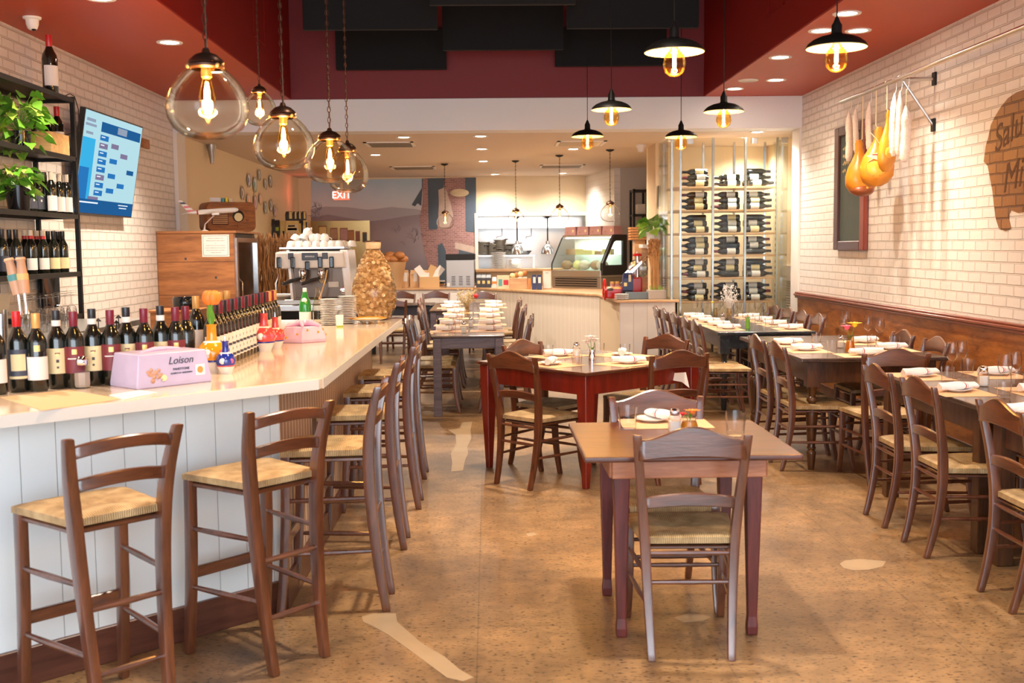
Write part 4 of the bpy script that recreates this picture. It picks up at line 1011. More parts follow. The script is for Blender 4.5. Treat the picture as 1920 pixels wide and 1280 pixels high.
for fx in (-.30, .20):
    X = HW*fx
    MB().lathe([(.030, h*.50), (.034, h*.52), (.034, h*.60), (.024, h*.66)], (X, -.03, 0), 18).build('group_head', 'chrome', em, smooth=True)
    MB().lathe([(.010, h*.38), (.026, h*.44), (.030, h*.50)], (X, -.03, 0), 16).build('portafilter', 'chrome', em, smooth=True)
    MB().tube([(X-.02, -.05, h*.47), (X-.09, -.11, h*.43), (X-.15, -.15, h*.38)], [.012, .017, .015]).build('handle', 'black_plastic', em, smooth=True)
MB().tube([(HW*.36, -.05, h*.62), (HW*.33, -.09, h*.45), (HW*.20, -.10, h*.18), (HW*.17, -.10, h*.10)], [.006, .006, .008, .014]).build('steam_wand', 'crate_pine', em, smooth=True)
MB().tube([(-HW*.9, -.07, h*.55), (-HW*.98, -.09, h*.4), (-HW*1.0, -.09, h*.05)], .006).build('steam_wand', 'chrome', em, smooth=True)
MB().box(HW*.32, HW*.60, .085, .098, h*.30, h*.40).build('badge', 'white_paper', em)
q = MB(); q.T = fr((HW*.72, .085, h*.24), (1, 0, 0), (0, 0, 1), (0, -1, 0)); q.lathe([(.030, 0), (.030, .02), (.024, .022), (.001, .022)], n=20); q.build('gauge', 'chrome', em, smooth=True)
# cups in a heap
random.seed(4)
def cup():
    return MB().lathe([(.001, .0), (.018, 0), (.030, .012), (.038, .045), (.0375, .046), (.034, .042), (.016, .006), (.001, .005)], n=16, cap=False).tube([(.034, 0, .036), (.052, 0, .034), (.050, 0, .018), (.030, 0, .014)], .0035, 6)
CUP = Proto(lambda: tag(cup().build('espresso_cup', 'ceramic_white', smooth=True), 'x', 'cup'))
zz = eB-.019+h+.015; n = 0
for row, (y, cnt, x0) in enumerate(((.06, 7, -.62), (.18, 7, -.6), (.31, 8, -.62))):
    for k in range(cnt):
        x = (eL+eR)/2+HW*(x0+k*.215+random.uniform(-.02, .02)); 
        CUP.put((x, EY+y, zz+.054), 0, '%s upside down white cup from left in the %s row on the espresso machine' % (ORD[k], ('front', 'middle', 'back')[row]), 'cups heaped on the espresso machine', rot=(PI, 0, random.uniform(0, 6)), scale=1.16)
for k in range(5):
    x = (eL+eR)/2+HW*(-.48+k*.19); CUP.put((x, EY+.10, zz+.054+.052), 0, '%s cup from the left in the upper layer on the espresso machine' % ORD[k], 'cups heaped on the espresso machine', rot=(PI+.35, .3, random.uniform(0, 6)), scale=1.16)
CUP.put(((eL+eR)/2-HW*.22, EY+.12, zz+.054+.10), 0, 'topmost white cup of the heap on the espresso machine', 'cups heaped on the espresso machine', rot=(PI+.4, -.5, 1), scale=1.16)
# knock box bowl left of the machine
p = at(510, 560, Y=8.9); kb = thing('steel_bowl', 'round steel bowl with white rim left of the espresso machine', 'bowl', (at(519, 560, Y=9.32).x, 9.32, eB-.0195))
MB().lathe([(.001, 0), (.10, 0), (.13, .03), (.145, .075), (.14, .075), (.12, .03), (.001, .01)], n=28, cap=False).build('bowl', 'steel', kb, smooth=True)
MB().lathe([(.145, .072), (.155, .078), (.150, .086), (.138, .080)], n=28, cap=False).build('rim', 'ceramic_white', kb, smooth=True)
# ---------------------------------------------------------------- shelf unit on the left wall
SXF, SXR = -3.07, -3.36; SY0, SY1 = 6.9, 8.3
su = thing('wall_shelf', 'black metal shelving on the left brick wall with bottles and plants', 'shelving', (0, 0, 0))
lv = [2.685, 2.255, 1.83, 1.405, 1.09]
LVN = ['top', 'second', 'third', 'fourth', 'lowest']
for y in (SY0, SY1):
    for x in (SXF, SXR):
        MB().box(x-.015, x+.015, y-.015, y+.015, .0, 2.70).build('post', 'black_metal', su)
for x in (SXF,):
    MB().box(x-.015, x+.015, 5.6, 5.63, 0, 2.70).build('post', 'black_metal', su)
for k, z in enumerate(lv):
    y0 = 5.6 if k < 4 else 7.7
    q = MB().box(SXR, SXF, y0, SY1, z-.006, z).box(SXF-.015, SXF+.015, y0, SY1, z-.03, z+.004).box(SXR-.015, SXR+.015, y0, SY1, z-.03, z+.004)
    for y in (y0, SY0, SY1): q.box(SXR, SXF, y-.012, y+.012, z-.03, z+.002)
    q.build('shelf_board', 'black_metal', su)
def on(px, z, x): # point on shelf at pixel column px, height z, depth plane x
    a0 = x*xc.x+(z-H)*zc.x; c0 = x*xc.z+(z-H)*zc.z; u = px-960; return (x, min(-(u*c0+F*a0)/(F*v.x+u*v.z), SY1-.045), z)
P_ser = make_bottle('cap_cream', 'label_white', .02, .13, n=14, face=-40)
P_rc = make_bottle('cap_red', 'label_white', .05, .14, n=14, face=-40)
P_blk = make_bottle('cap_black', 'label_cream', .03, .11, n=14, face=-40)
P_dk = make_bottle('cap_black', 'label_navy', .03, .13, n=14, face=-40, emblem=[('label_white', .09, 8, .008)])
P_pnk = make_bottle('cap_cream', 'label_white', .02, .12, n=14, face=-40)
P_mag = make_bottle('cap_red', 'label_white', .05, .15, n=20, face=-40)
P_mag.put(on(96, lv[0]+.001, -3.17), 0, 'large red waxed wine bottle standing alone on top of the black shelving', scale=1.45)
P_mag.put(on(121, lv[1]+.001, -3.17), 0, 'big bellied bottle with white label right of the wooden box', scale=1.22)
P_mag.put(on(88, lv[1]+.001, -3.26), 0, 'red-topped bottle half hidden behind the wooden box', scale=1.12)
cr = on(86, lv[1]+.001, -3.20)
bxo = thing('wooden_box', 'pale pine wine box on the second shelf beside the trailing plant', 'box', cr, 0)
MB().box(-.10, .11, -.17, .17, 0, .155).build('crate', 'crate_pine', bxo, bevel=.003)
MB().box(-.09, .10, -.16, .16, .1555, .1565).build('lid_panel', 'cedar', bxo)
def pothos(name, label, loc, n, spread, pot, h, seed, lm='leaf', sz=.09, pr=.07, ph=.12, trail=True):
    random.seed(seed); t = thing(name, label, 'plant', loc)
    if pot: MB().lathe([(.001, 0), (pr*.8, 0), (pr, ph), (pr*.9, ph), (pr*.85, ph-.01), (.001, ph-.01)], n=20, cap=False).build('pot', pot, t, smooth=True)
    st = MB(); fo = MB(); f2 = MB()
    for i in range(n):
        a = random.uniform(0, 2*PI); r = spread*random.uniform(.35, 1); z = ph+h*random.uniform(.1, 1)
        ex, ey = r*cos(a), r*sin(a)
        if trail and i % 4 == 0: z = ph-h*random.uniform(0, .6)
        st.tube([(0, 0, ph-.01), (ex*.4, ey*.4, max(z, ph)*.7+.03), (ex*.9, ey*.9, z)], .0014, 4)
        g = fo if random.random() < .6 else f2
        g.leaf((ex*.85, ey*.85, z), (cos(a)+random.uniform(-.6, .6), sin(a)+random.uniform(-.6, .6), random.uniform(-.5, .5)), sz*random.uniform(.8, 1.25), sz*random.uniform(.75, 1.0), .35, random.uniform(-1, 1))
    st.build('stem', 'leaf', t, nrm=False); fo.build('foliage', lm, t, smooth=True, nrm=False); f2.build('foliage', 'leaf_light', t, smooth=True, nrm=False)
    return t
pothos('potted_pothos', 'lush trailing plant with bright green leaves left of the wooden box', on(40, lv[1], -3.16), 120, .19, 'black_gloss', .24, 2, sz=.085)
pothos('potted_pothos', 'smaller leafy plant in a black glossy pot on the third shelf', on(36, lv[2], -3.14), 80, .14, 'black_gloss', .11, 3, sz=.085, pr=.085, ph=.17)
# third shelf: four white-labelled bottles, dark ones behind
for k, px in enumerate((96, 111, 125, 138)): P_ser.put(on(px+2, lv[2]+.001, -3.12-.02*(k % 2)), 0, ORD[k]+' of the gold-necked white-labelled bottles on the third shelf', 'white-labelled bottles on the third shelf', scale=.98)
for k, px in enumerate((60, 74, 86)): P_dk.put(on(px, lv[2]+.001, -3.2), 0, ORD[k]+' of the dark-labelled bottles beside the black pot on the third shelf', 'dark bottles on the third shelf')
for k, px in enumerate((90, 101, 112)): P_ser.put(on(px+2, lv[2]+.001, -3.28), 0, ORD[k]+' bottle in the back rank of the third shelf', 'back rank bottles on the third shelf', scale=.98)
# fourth shelf
sp = [(4, P_dk), (18, P_dk), (30, P_dk), (46, P_rc), (57, P_rc), (69, P_rc), (80, P_rc), (90, P_blk), (100, P_blk), (108, P_blk), (117, P_blk), (124, P_blk)]
nn = {id(P_dk): 0, id(P_rc): 0, id(P_blk): 0}; nmz = {id(P_dk): 'dark-labelled bottles', id(P_rc): 'red-topped pale capsule bottles', id(P_blk): 'black-capped cream label bottles'}
P_rc4 = make_bottle('cap_cream', 'label_white', .03, .11, n=14, face=-40, band='cap_red')
for k, (px, P_) in enumerate(sp):
    Q = P_rc4 if P_ is P_rc else P_
    Q.put(on(px+3, lv[3]+.001, -3.13-.05*(k % 2)), 0, '%s of the %s on the fourth shelf, counted from the left' % (ORD[nn[id(P_)]], nmz[id(P_)]), 'bottles on the fourth shelf'); nn[id(P_)] += 1
# black tray leaning behind
pA = (0, 8.45)
tr_ = thing('serving_tray', 'black rounded tray leaning on the brick wall behind the fourth shelf', 'tray', (-3.375, pA[1], 1.13))
q = MB(); q.T = fr((0, 0, 0), (0, 1, 0), (0, 0, 1), (1, 0, 0))
rr = lambda w_, h_, r_, z: [(cx_+r_*cos(a), cy_+r_*sin(a), z) for cx_, cy_, a0 in ((w_-r_, h_-r_, 0), (-w_+r_, h_-r_, 90), (-w_+r_, r_, 180), (w_-r_, r_, 270)) for a in [R(a0+i*15) for i in range(7)]]
q.rings([rr(.17, .50, .05, 0), rr(.19, .51, .06, .02), rr(.185, .505, .055, .02), rr(.165, .49, .045, .004)]); q.build('tray_body', 'black_gloss', tr_, smooth=True)
# television
TVC = [at(161, 203, X=-3.17), at(268, 238, X=-3.17), at(240, 408, X=-3.31)]
tw = TVC[1].y-TVC[0].y; e = TVC[2]; th_ = math.hypot(TVC[1].z-e.z, .14); print('tv', tw, th_, TVC)
tv = thing('television', 'wall mounted television showing a blue tournament bracket, tilted off the left brick wall', 'television', (-3.31, (TVC[0].y+TVC[1].y)/2, e.z))
ax = Vector((0, 1, 0)); up = Vector((.14, 0, TVC[1].z-e.z)).normalized(); nm = ax.cross(up).normalized()
if nm.x < 0: nm = -nm
TM = fr((0, 0, 0), ax, up, nm)   # local x along wall (away from camera), y up, z towards the room
W = tw; Hh = th_
def tvp(name, m, x0, x1, y0, y1, z0, z1):
    q = MB(); q.T = TM; q.box(x0, x1, y0, y1, z0, z1); return q.build(name, m, tv)
tvp('casing', 'black_plastic', -W/2, W/2, 0, Hh, -.045, 0)
emis('tv_pale', (.50, .78, .86), 0.42); emis('tv_blue', (.03, .22, .60), 0.378); emis('tv_cyan', (.05, .48, .85), 0.42); emis('tv_navy', (.02, .13, .36), 0.378); emis('tv_grey', (.35, .42, .55), 0.378); emis('tv_white', (.85, .93, 1), 0.462); emis('tv_mauve', (.30, .25, .42), 0.336)
b_ = .012
# picture is mirrored nowhere: left of picture is nearer the camera (small y)
scr = tvp('screen', 'tv_pale', -W/2+b_, W/2-b_, b_, Hh-b_, 0, .001)
def ts(m, u0, u1, v0, v1, z=.0016):
    q = MB(); q.T = TM; x0, x1 = -W/2+b_+(W-2*b_)*u0, -W/2+b_+(W-2*b_)*u1; q.box(x0, x1, b_+(Hh-2*b_)*(1-v1), b_+(Hh-2*b_)*(1-v0), .001, z); return q.build('screen_graphic', m, tv)
ts('tv_cyan', 0, .20, .26, .86); ts('tv_blue', 0, .15, .55, .86, .0018); ts('tv_navy', 0, 1, .86, 1); ts('tv_grey', .03, .17, .07, .10); ts('tv_grey', .02, .19, .12, .145); ts('tv_grey', .04, .15, .20, .225)
ts('tv_navy', .27, .98, .07, .17); ts('tv_grey', .55, .72, .08, .15, .002)
for k in range(8): ts('tv_blue' if k not in (1, 5) else 'tv_mauve', .27, .41, .20+k*.08, .255+k*.08); ts('tv_white', .29, .35, .215+k*.08, .225+k*.08, .002)
for k, c_ in enumerate(('tv_mauve', 'tv_blue', 'tv_blue', 'tv_blue')): ts(c_, .47, .60, .26+k*.155, .31+k*.155)
for v_ in (.34, .66): ts('tv_mauve' if v_ < .5 else 'tv_blue', .65, .78, v_, v_+.05)
ts('tv_navy', .80, .93, .50, .55); ts('tv_white', .05, .36, .885, .90, .002); ts('tv_mauve', .18, .35, .83, .86, .002); ts('tv_white', .72, .90, .885, .895, .002); ts('tv_white', .74, .88, .915, .925, .002)
MB().box(-.078, -.02, -.12, .12, Hh*.5-.14, Hh*.5+.08).build('wall_bracket', 'iron_dark', tv)
tbk = at(270, 268, X=-3.38); tag(MB().box(XL, XL+.03, tbk.y-.08, tbk.y+.12, tbk.z-.05, tbk.z+.04).build('wooden_cleat', 'cedar', bevel=.003), 'small wooden block on the brick wall just right of the television', 'wood block')
# dome camera
dc = at(60, 32, z=ZC); cam_t = thing('security_camera', 'white dome security camera under the left red soffit', 'camera', (dc.x, dc.y, ZC))
MB().lathe([(.001, -.0005), (.062, -.0005), (.060, -.012), (.045, -.02)], n=24, cap=False).build('base_ring', 'trim_white', cam_t, smooth=True)
q = MB(); q.lathe([(.045, -.018), (.042, -.05), (.032, -.078), (.018, -.088), (.001, -.09)], n=24, cap=False); q.build('housing', 'trim_white', cam_t, smooth=True)
MB().lathe([(.016, -.084), (.012, -.092), (.001, -.095)], (.012, -.01, 0), n=14, cap=False).build('lens', 'black_gloss', cam_t, smooth=True)
# beer taps
tap = thing('beer_tap_tower', 'steel beer tap tower with two wooden tap handles at the left edge', 'beer tap', (0, 0, 0))
ty = 5.2; tx = at(8, 560, Y=ty).x
MB().box(tx-.3, tx+.0, ty-.06, ty+.06, at(8, 588, Y=ty).z, at(8, 550, Y=ty).z).build('tower_head', 'steel', tap, bevel=.006)
MB().lathe([(.03, .9), (.03, at(8, 580, Y=ty).z)], (tx-.02, ty, 0), 18).build('column', 'steel_bright', tap, smooth=True)
for (x0, y0, x1, y1) in ((16, 484, 34, 552), (38, 482, 46, 550)):
    a = at(x0, y0, Y=ty-.03); b2 = at(x1, y1, Y=ty-.03)
    hd = MB().tube([a, a.lerp(b2, .06), a.lerp(b2, .12), a.lerp(b2, .6), b2], [.020, .024, .018, .026, .024], 12).build('tap_handle', 'wood_tap', tap, smooth=True)
    c2 = at(x1+5, y1+38, Y=ty-.03); MB().tube([b2, b2.lerp(c2, .6), c2], [.008, .006, .012], 10).build('faucet', 'chrome', tap, smooth=True)
    MB().tube([a.lerp(b2, .45)+Vector((0, -.001, 0)), a.lerp(b2, .62)+Vector((0, -.001, 0))], .0268, 12).build('badge', 'teal_print' if x0 < 30 else 'yellow_card', tap, smooth=True)
# back bar ledge with glasses, wooden tray and black can
zs = 1.06
led = tag(MB().box(-3.38, -2.55, 5.6, 8.2, zs-.04, zs).build('glass_shelf', 'steel_dull'), 'steel back bar shelf full of upside down wine glasses by the brick wall', 'shelf')
def wineglass():
    t = thing('wine_glass', 'x', 'wine glass')
    MB().lathe([(.001, .0005), (.033, .001), (.033, .003), (.005, .008), (.0035, .02), (.0035, .085), (.010, .098), (.030, .120), (.0375, .150), (.035, .185), (.030, .215), (.0292, .215), (.0342, .185), (.0366, .150), (.029, .122), (.001, .100)], n=20, cap=False).build('glass_bowl', 'glass', t, smooth=True)
    return t
WG = Proto(wineglass)
def tumbler():
    return MB().lathe([(.001, 0), (.030, 0), (.033, .004), (.038, .085), (.0368, .085), (.031, .014), (.001, .012)], n=20, cap=False)
TG = Proto(lambda: tag(tumbler().build('water_glass', 'glass', smooth=True), 'x', 'drinking glass'))
n = 0
for i in range(9):
    for j in range(3):
        d = RM @ Vector((45+i*11.5-960, 0, -F)); x = -3.05+j*.14; t_ = x/d.x; n += 1
        WG.put((x, d.y*t_, zs+.218), 0, '%s upside down wine glass from the left, %s row on the back bar' % (ORD[i], ('back', 'middle', 'front')[j]), 'upside down wine glasses on the back bar', rot=(PI, 0, 0), scale=1.0)
# wooden crate with black can
wy = 9.6; c0 = at(283, 630, Y=wy); c1 = at(365, 581, Y=wy)
wc = thing('wooden_tray_box', 'plain wooden box behind the bottle row carrying a round black tin', 'wooden box', ((c0.x+c1.x)/2, wy+.2, 0))
w_ = (c1.x-c0.x)/2; hh = c1.z
MB().box(-w_, w_, -.2, .2, 0, hh-.02).build('carcass', 'cedar', wc, bevel=.003)
MB().box(-w_-.012, w_+.012, -.212, .212, hh-.02, hh).build('lid', 'cedar', wc, bevel=.003)
cp = at(346, 580, Y=wy+.1)
tag(MB().lathe([(.001, 0), (.10, 0), (.105, .01), (.105, .10), (.095, .115), (.001, .105)], (cp.x, wy+.12, hh+.0005), 28).build('black_tin', 'black_gloss', smooth=True), 'round glossy black tin on top of the wooden box by the fridge', 'tin')
# ---------------------------------------------------------------- fridge cabinet clad in cedar
CY = 11.30
cL = XL+.005; cRr = at(439, 480, Y=CY).x; cT = at(400, 432.5, Y=CY).z; CY2 = 12.45
fc = thing('drinks_fridge', 'glass door drinks fridge in a cedar clad case by the left wall', 'fridge', (0, 0, 0))
MB().box(cL, cRr, CY, CY+.025, 0, cT-.025).build('side_board', 'cedar', fc, bevel=.002)
MB().box(cL, cRr-.03, CY+.026, CY2, .02, cT-.026).build('carcass', 'iron_dark', fc)
MB().box(cL, cRr+.03, CY-.01, CY2+.02, cT-.025, cT).build('top_board', 'cedar', fc, bevel=.003)
MB().box(cRr-.03, cRr, CY+.026, CY+.08, 0, cT-.026).build('door_frame', 'cedar', fc)
dy0, dy1 = CY+.085, CY2
q = MB()
for y0, y1, z0, z1 in ((dy0, dy0+.07, .1, cT-.07), (dy1-.06, dy1, .1, cT-.07), (dy0+.07, dy1-.06, cT-.12, cT-.07), (dy0+.07, dy1-.06, .1, .18)): q.box(cRr-.028, cRr+.012, y0, y1, z0, z1)
dr_ = q.build('door', 'steel_bright', fc, bevel=.003)
MB().box(cRr-.022, cRr-.016, dy0+.07, dy1-.06, .18, cT-.12).build('door_pane', 'black_gloss', dr_)
hz0 = at(462, 553, Y=CY+.3).z; MB().tube([(cRr+.014, dy0+.03, hz0+.18), (cRr+.05, dy0+.03, hz0+.14), (cRr+.05, dy0+.03, hz0-.22), (cRr+.014, dy0+.03, hz0-.26)], .006, 8).build('handle', 'chrome', dr_, smooth=True)
for zz_ in (.42, .78, 1.10, 1.44): MB().box(cL, cRr-.001, CY-.0008, CY+.001, zz_-.0025, zz_+.0025).build('plank_seam', 'base_wood', fc)
for (x_, y_) in ((348, 485), (405, 520)):
    p = at(x_, y_, Y=CY); q = MB().box(p.x-.011, p.x+.011, CY-.002, CY+.001, p.z-.011, p.z+.011); q.build('bolt_hole', 'ink', fc)
sA = at(378, 440, Y=CY); sB = at(430.5, 481, Y=CY)
nt_ = thing('paper_notice', 'white printed notice taped to the cedar side of the fridge', 'notice', ((sA.x+sB.x)/2, CY-.0015, (sA.z+sB.z)/2))
wn, hn = (sB.x-sA.x)/2, (sA.z-sB.z)/2
MB().box(-wn, wn, -.0008, 0, -hn, hn).build('sheet', 'white_paper', nt_)
for k, t_ in enumerate(('THE BAR IS CURRENTLY FOR', 'RESERVATIONS OF MENU DINING', '&', 'GUESTS WHO WANT FULL DINING,', 'PLEASE UNDERSTAND WE CAN ONLY', 'BE ACCOMODATING AS POSSIBLE', 'THANKS FOR LIMITS')):
    text(t_, 'lettering', 'ink', .0122, Matrix.Translation((0, -.0009, hn*.66-k*hn*.215)) @ Matrix.Rotation(R(90), 4, 'X'), nt_, ext=.0003)
q = MB(); t_ = .003
for a_ in ((-wn*.9, wn*.9, hn*.88, hn*.88+t_), (-wn*.9, wn*.9, -hn*.88, -hn*.88+t_)): q.box(a_[0], a_[1], -.0014, -.0009, a_[2], a_[3])
for x_ in (-wn*.9, wn*.9): q.box(x_-t_/2, x_+t_/2, -.0014, -.0009, -hn*.88, hn*.88)
q.build('border_line', 'ink', nt_)
# radio
rc = at(424, 430, Y=11.75); ra_ = R(-18)
rd = thing('table_radio', 'old walnut table radio with rounded corners standing on the fridge', 'radio', (rc.x-.01, 11.87, cT), R(30))
rp = lambda w_, h_, r_: [(cx_+r_*cos(a), cz_+r_*sin(a)) for cx_, cz_, a0 in ((w_-r_, h_-r_, 0), (-w_+r_, h_-r_, 90), (-w_+r_, r_, 180), (w_-r_, r_, 270)) for a in [R(a0+i*18) for i in range(6)]]
pr_ = rp(.265, .31, .06)
MB().rings([[(x*.97, -.15, z*.97+.004) for x, z in pr_], [(x, -.135, z) for x, z in pr_], [(x, .14, z) for x, z in pr_], [(x*.96, .155, z*.96+.004) for x, z in pr_]]).build('case', 'radio_walnut', rd, smooth=True)
MB().box(-.215, -.035, -.158, -.148, .07, .235).build('speaker_grille', 'bronze', rd, bevel=.004)
q = MB()
for k in range(7): q.box(-.205, -.045, -.162, -.156, .082+k*.021, .090+k*.021)
q.build('grille_bar', 'kraft_bag', rd)
q = MB(); q.T = fr((.07, -.150, .16), (1, 0, 0), (0, 0, 1), (0, -1, 0)); q.lathe([(.062, 0), (.062, .010), (.056, .012), (.001, .012)], n=30); q.build('dial', 'iron_dark', rd, smooth=True)
q = MB(); q.T = fr((.07, -.162, .15), (1, 0, 0), (0, 0, 1), (0, -1, 0)); q.lathe([(.045, 0), (.040, .001), (.001, .001)], n=24); q.build('dial_face', 'label_cream', rd)
for x_, z_ in ((.17, .20), (.17, .12), (.07, .055), (-.0, .19)):
    q = MB(); q.T = fr((x_, -.149, z_), (1, 0, 0), (0, 0, 1), (0, -1, 0)); q.lathe([(.014, 0), (.013, .016), (.001, .018)], n=16); q.build('knob', 'radio_walnut', rd, smooth=True)
for k, (px0, px1, h_, m_, lb_) in enumerate(((396, 417, .05, 'label_white', 'white and blue small packet lying on the radio, leftmost'), (418, 423, .045, 'teal_print', 'small turquoise packet on the radio'), (424, 429, .05, 'petal_yellow', 'small yellow packet on the radio'), (430, 438, .04, 'cream_box', 'small cream packet on the radio, rightmost'))):
    a = at(px0, 384, Y=11.85); b2 = at(px1, 384, Y=11.85)
    tag(MB().box(a.x, b2.x-.004, 11.80+.01*k, 11.90, cT+.3102, cT+.31+h_).build('small_packet', m_, bevel=.002), lb_, 'packet')
# model airliner
A = at(446, 393, Y=11.55); B = at(350, 399.5, Y=11.42); ap = thing('model_airplane', 'silver and white model airliner with striped red and blue tail on a stand', 'model airplane', (A+B)/2)
def rel(v_): return v_-(A+B)/2
nose, tail = rel(A), rel(B); dv = (nose-tail)
MB().tube([nose+dv*.012, nose, nose-dv*.06, nose-dv*.3, nose-dv*.72, tail+dv*.06, tail], [.004, .015, .026, .028, .027, .012, .004], 14).build('fuselage', 'label_white', ap, smooth=True)
dn = dv.normalized(); sd = Vector((.15, -.98, -.12)).normalized(); upv = Vector((0, 0, 1))
c_ = (nose+tail)/2+dn*.03
for s_ in (-1, 1):
    MB().rings([[c_+dn*.06, c_-dn*.04, c_-dn*.04+upv*.008, c_+dn*.06+upv*.008], [c_-dn*.12+sd*s_*.24, c_-dn*.145+sd*s_*.24, c_-dn*.145+sd*s_*.24+upv*.004, c_-dn*.12+sd*s_*.24+upv*.004]]).build('wing', 'label_white', ap)
    e_ = c_-dn*.0+sd*s_*.085-upv*.022; MB().tube([e_+dn*.045, e_-dn*.03], [.016, .012], 12).build('engine', 'label_white', ap, smooth=True)
    MB().rings([[tail+dn*.06, tail+dn*.01, tail+dn*.01+upv*.004, tail+dn*.06+upv*.004], [tail-dn*.02+sd*s_*.09, tail-dn*.04+sd*s_*.09, tail-dn*.04+sd*s_*.09+upv*.003, tail-dn*.02+sd*s_*.09+upv*.003]]).build('tail_plane', 'label_white', ap)
t0 = tail+dn*.09+upv*.01
fin = lambda u, s_: t0+(-dn*.135*u)+upv*.125*u+dn*s_*(1-.45*u)
for k in range(6):
    u0, u1 = k/6, (k+1)/6; m_ = ('cap_red', 'label_white')[k % 2] if k < 3 else ('label_navy', 'label_white')[k % 2]
    q = MB(); o3 = sd*.004
    q.rings([[fin(u0, 0)-o3, fin(u0, -.075)-o3, fin(u0, -.075)+o3, fin(u0, 0)+o3], [fin(u1, 0)-o3, fin(u1, -.075)-o3, fin(u1, -.075)+o3, fin(u1, 0)+o3]]); q.build('tail_fin', m_, ap)
for k in range(2): MB().tube([tail+dn*(.10+.045*k), tail+dn*(.12+.045*k)], .0262-.003*(1-k), 14).build('red_band', 'cap_red', ap, smooth=True)
ft = at(383, 428, Y=11.45); ft.z = cT+.012
MB().tube([(nose+tail)/2+dn*.06, rel(ft)+Vector((.01, 0, .06)), rel(ft)], [.006, .006, .012], 8).build('stand', 'trim_white', ap, smooth=True)
MB().lathe([(.001, -.012), (.04, -.012), (.038, -.004), (.012, .004), (.001, .004)], tuple(rel(ft)), 20).build('stand_foot', 'trim_white', ap, smooth=True)
# ---------------------------------------------------------------- plates on the cream wall
pls = [(466.7, 337.8, .10, 'ceramic_blue'), (478, 346, .115, 'teal_print'), (486, 328, .085, 'label_navy'), (497.6, 345, .085, 'label_navy'), (507, 340, .10, 'label_navy'), (454.6, 362, .095, 'label_maroon'),
       (465.8, 376, .10, 'petal_orange'), (478.7, 379.5, .11, 'cap_red'), (488, 373, .085, 'petal_orange'), (497.6, 389, .10, 'slate'), (508, 385, .10, 'slate'), (515.5, 395.5, .10, 'ceramic_red'), (470, 404, .11, 'cream_box')]
for k, (px, py, r_, m_) in enumerate(pls):
    p = at(px, py, X=XL+.02); nmc = {'ceramic_blue': 'blue', 'teal_print': 'turquoise', 'label_navy': 'dark blue', 'label_maroon': 'maroon', 'petal_orange': 'orange', 'cap_red': 'red', 'slate': 'grey green', 'ceramic_red': 'pinkish red', 'cream_box': 'plain cream'}[m_]
    t = thing('wall_plate', '%s motif plate, %s from the top left of the group on the cream wall' % (nmc, ORD[k]), 'wall plate', (XL+.002, p.y, p.z), 0)
    q = MB(); q.T = fr((0, 0, 0), (0, 1, 0), (0, 0, 1), (1, 0, 0)); q.lathe([(.001, .004), (r_*.6, .004), (r_, .022), (r_, .027), (r_*.62, .012), (.001, .012)], n=26); q.build('dish', 'ceramic_white', t, smooth=True)
    q = MB(); q.T = fr((0, 0, 0), (0, 1, 0), (0, 0, 1), (1, 0, 0)); q.lathe([(r_*.42, .012), (r_*.38, .0135), (.001, .0135)], n=18); q.lathe([(r_*.95, .0255), (r_*.9, .0262), (r_*.84, .022), (r_*.86, .0205)], n=26, cap=False); q.build('painted_motif', m_, t)
# ---------------------------------------------------------------- twig screen
random.seed(8)
sY = 12.9; s0 = at(484, 560, Y=sY); s1 = at(572, 445, Y=sY)
tw = thing('twig_screen', 'screen of twisted brown willow branches between fridge and espresso machine', 'screen', (0, sY, 0))
qa, qb = MB(), MB()
for i in range(210):
    x0 = random.uniform(s0.x, s1.x); y0 = random.uniform(-.07, .07); q = qa if i % 3 else qb; pts = []; x = x0
    n_ = 12
    for k in range(n_):
        z = .02+(s1.z-.02+random.uniform(-.05, .06)*(k > 9))*k/(n_-1); x += random.uniform(-.045, .045); x = min(max(x, s0.x-.03), s1.x+.03); pts.append((x, y0+random.uniform(-.02, .02), z))
    q.tube(pts, [.011-.0006*k for k in range(n_)], 5)
qa.build('branch', 'twig', tw); qb.build('branch', 'twig_dark', tw)
MB().box(s0.x, s1.x, -.09, .09, 0, .04).build('base_plank', 'cedar', tw)
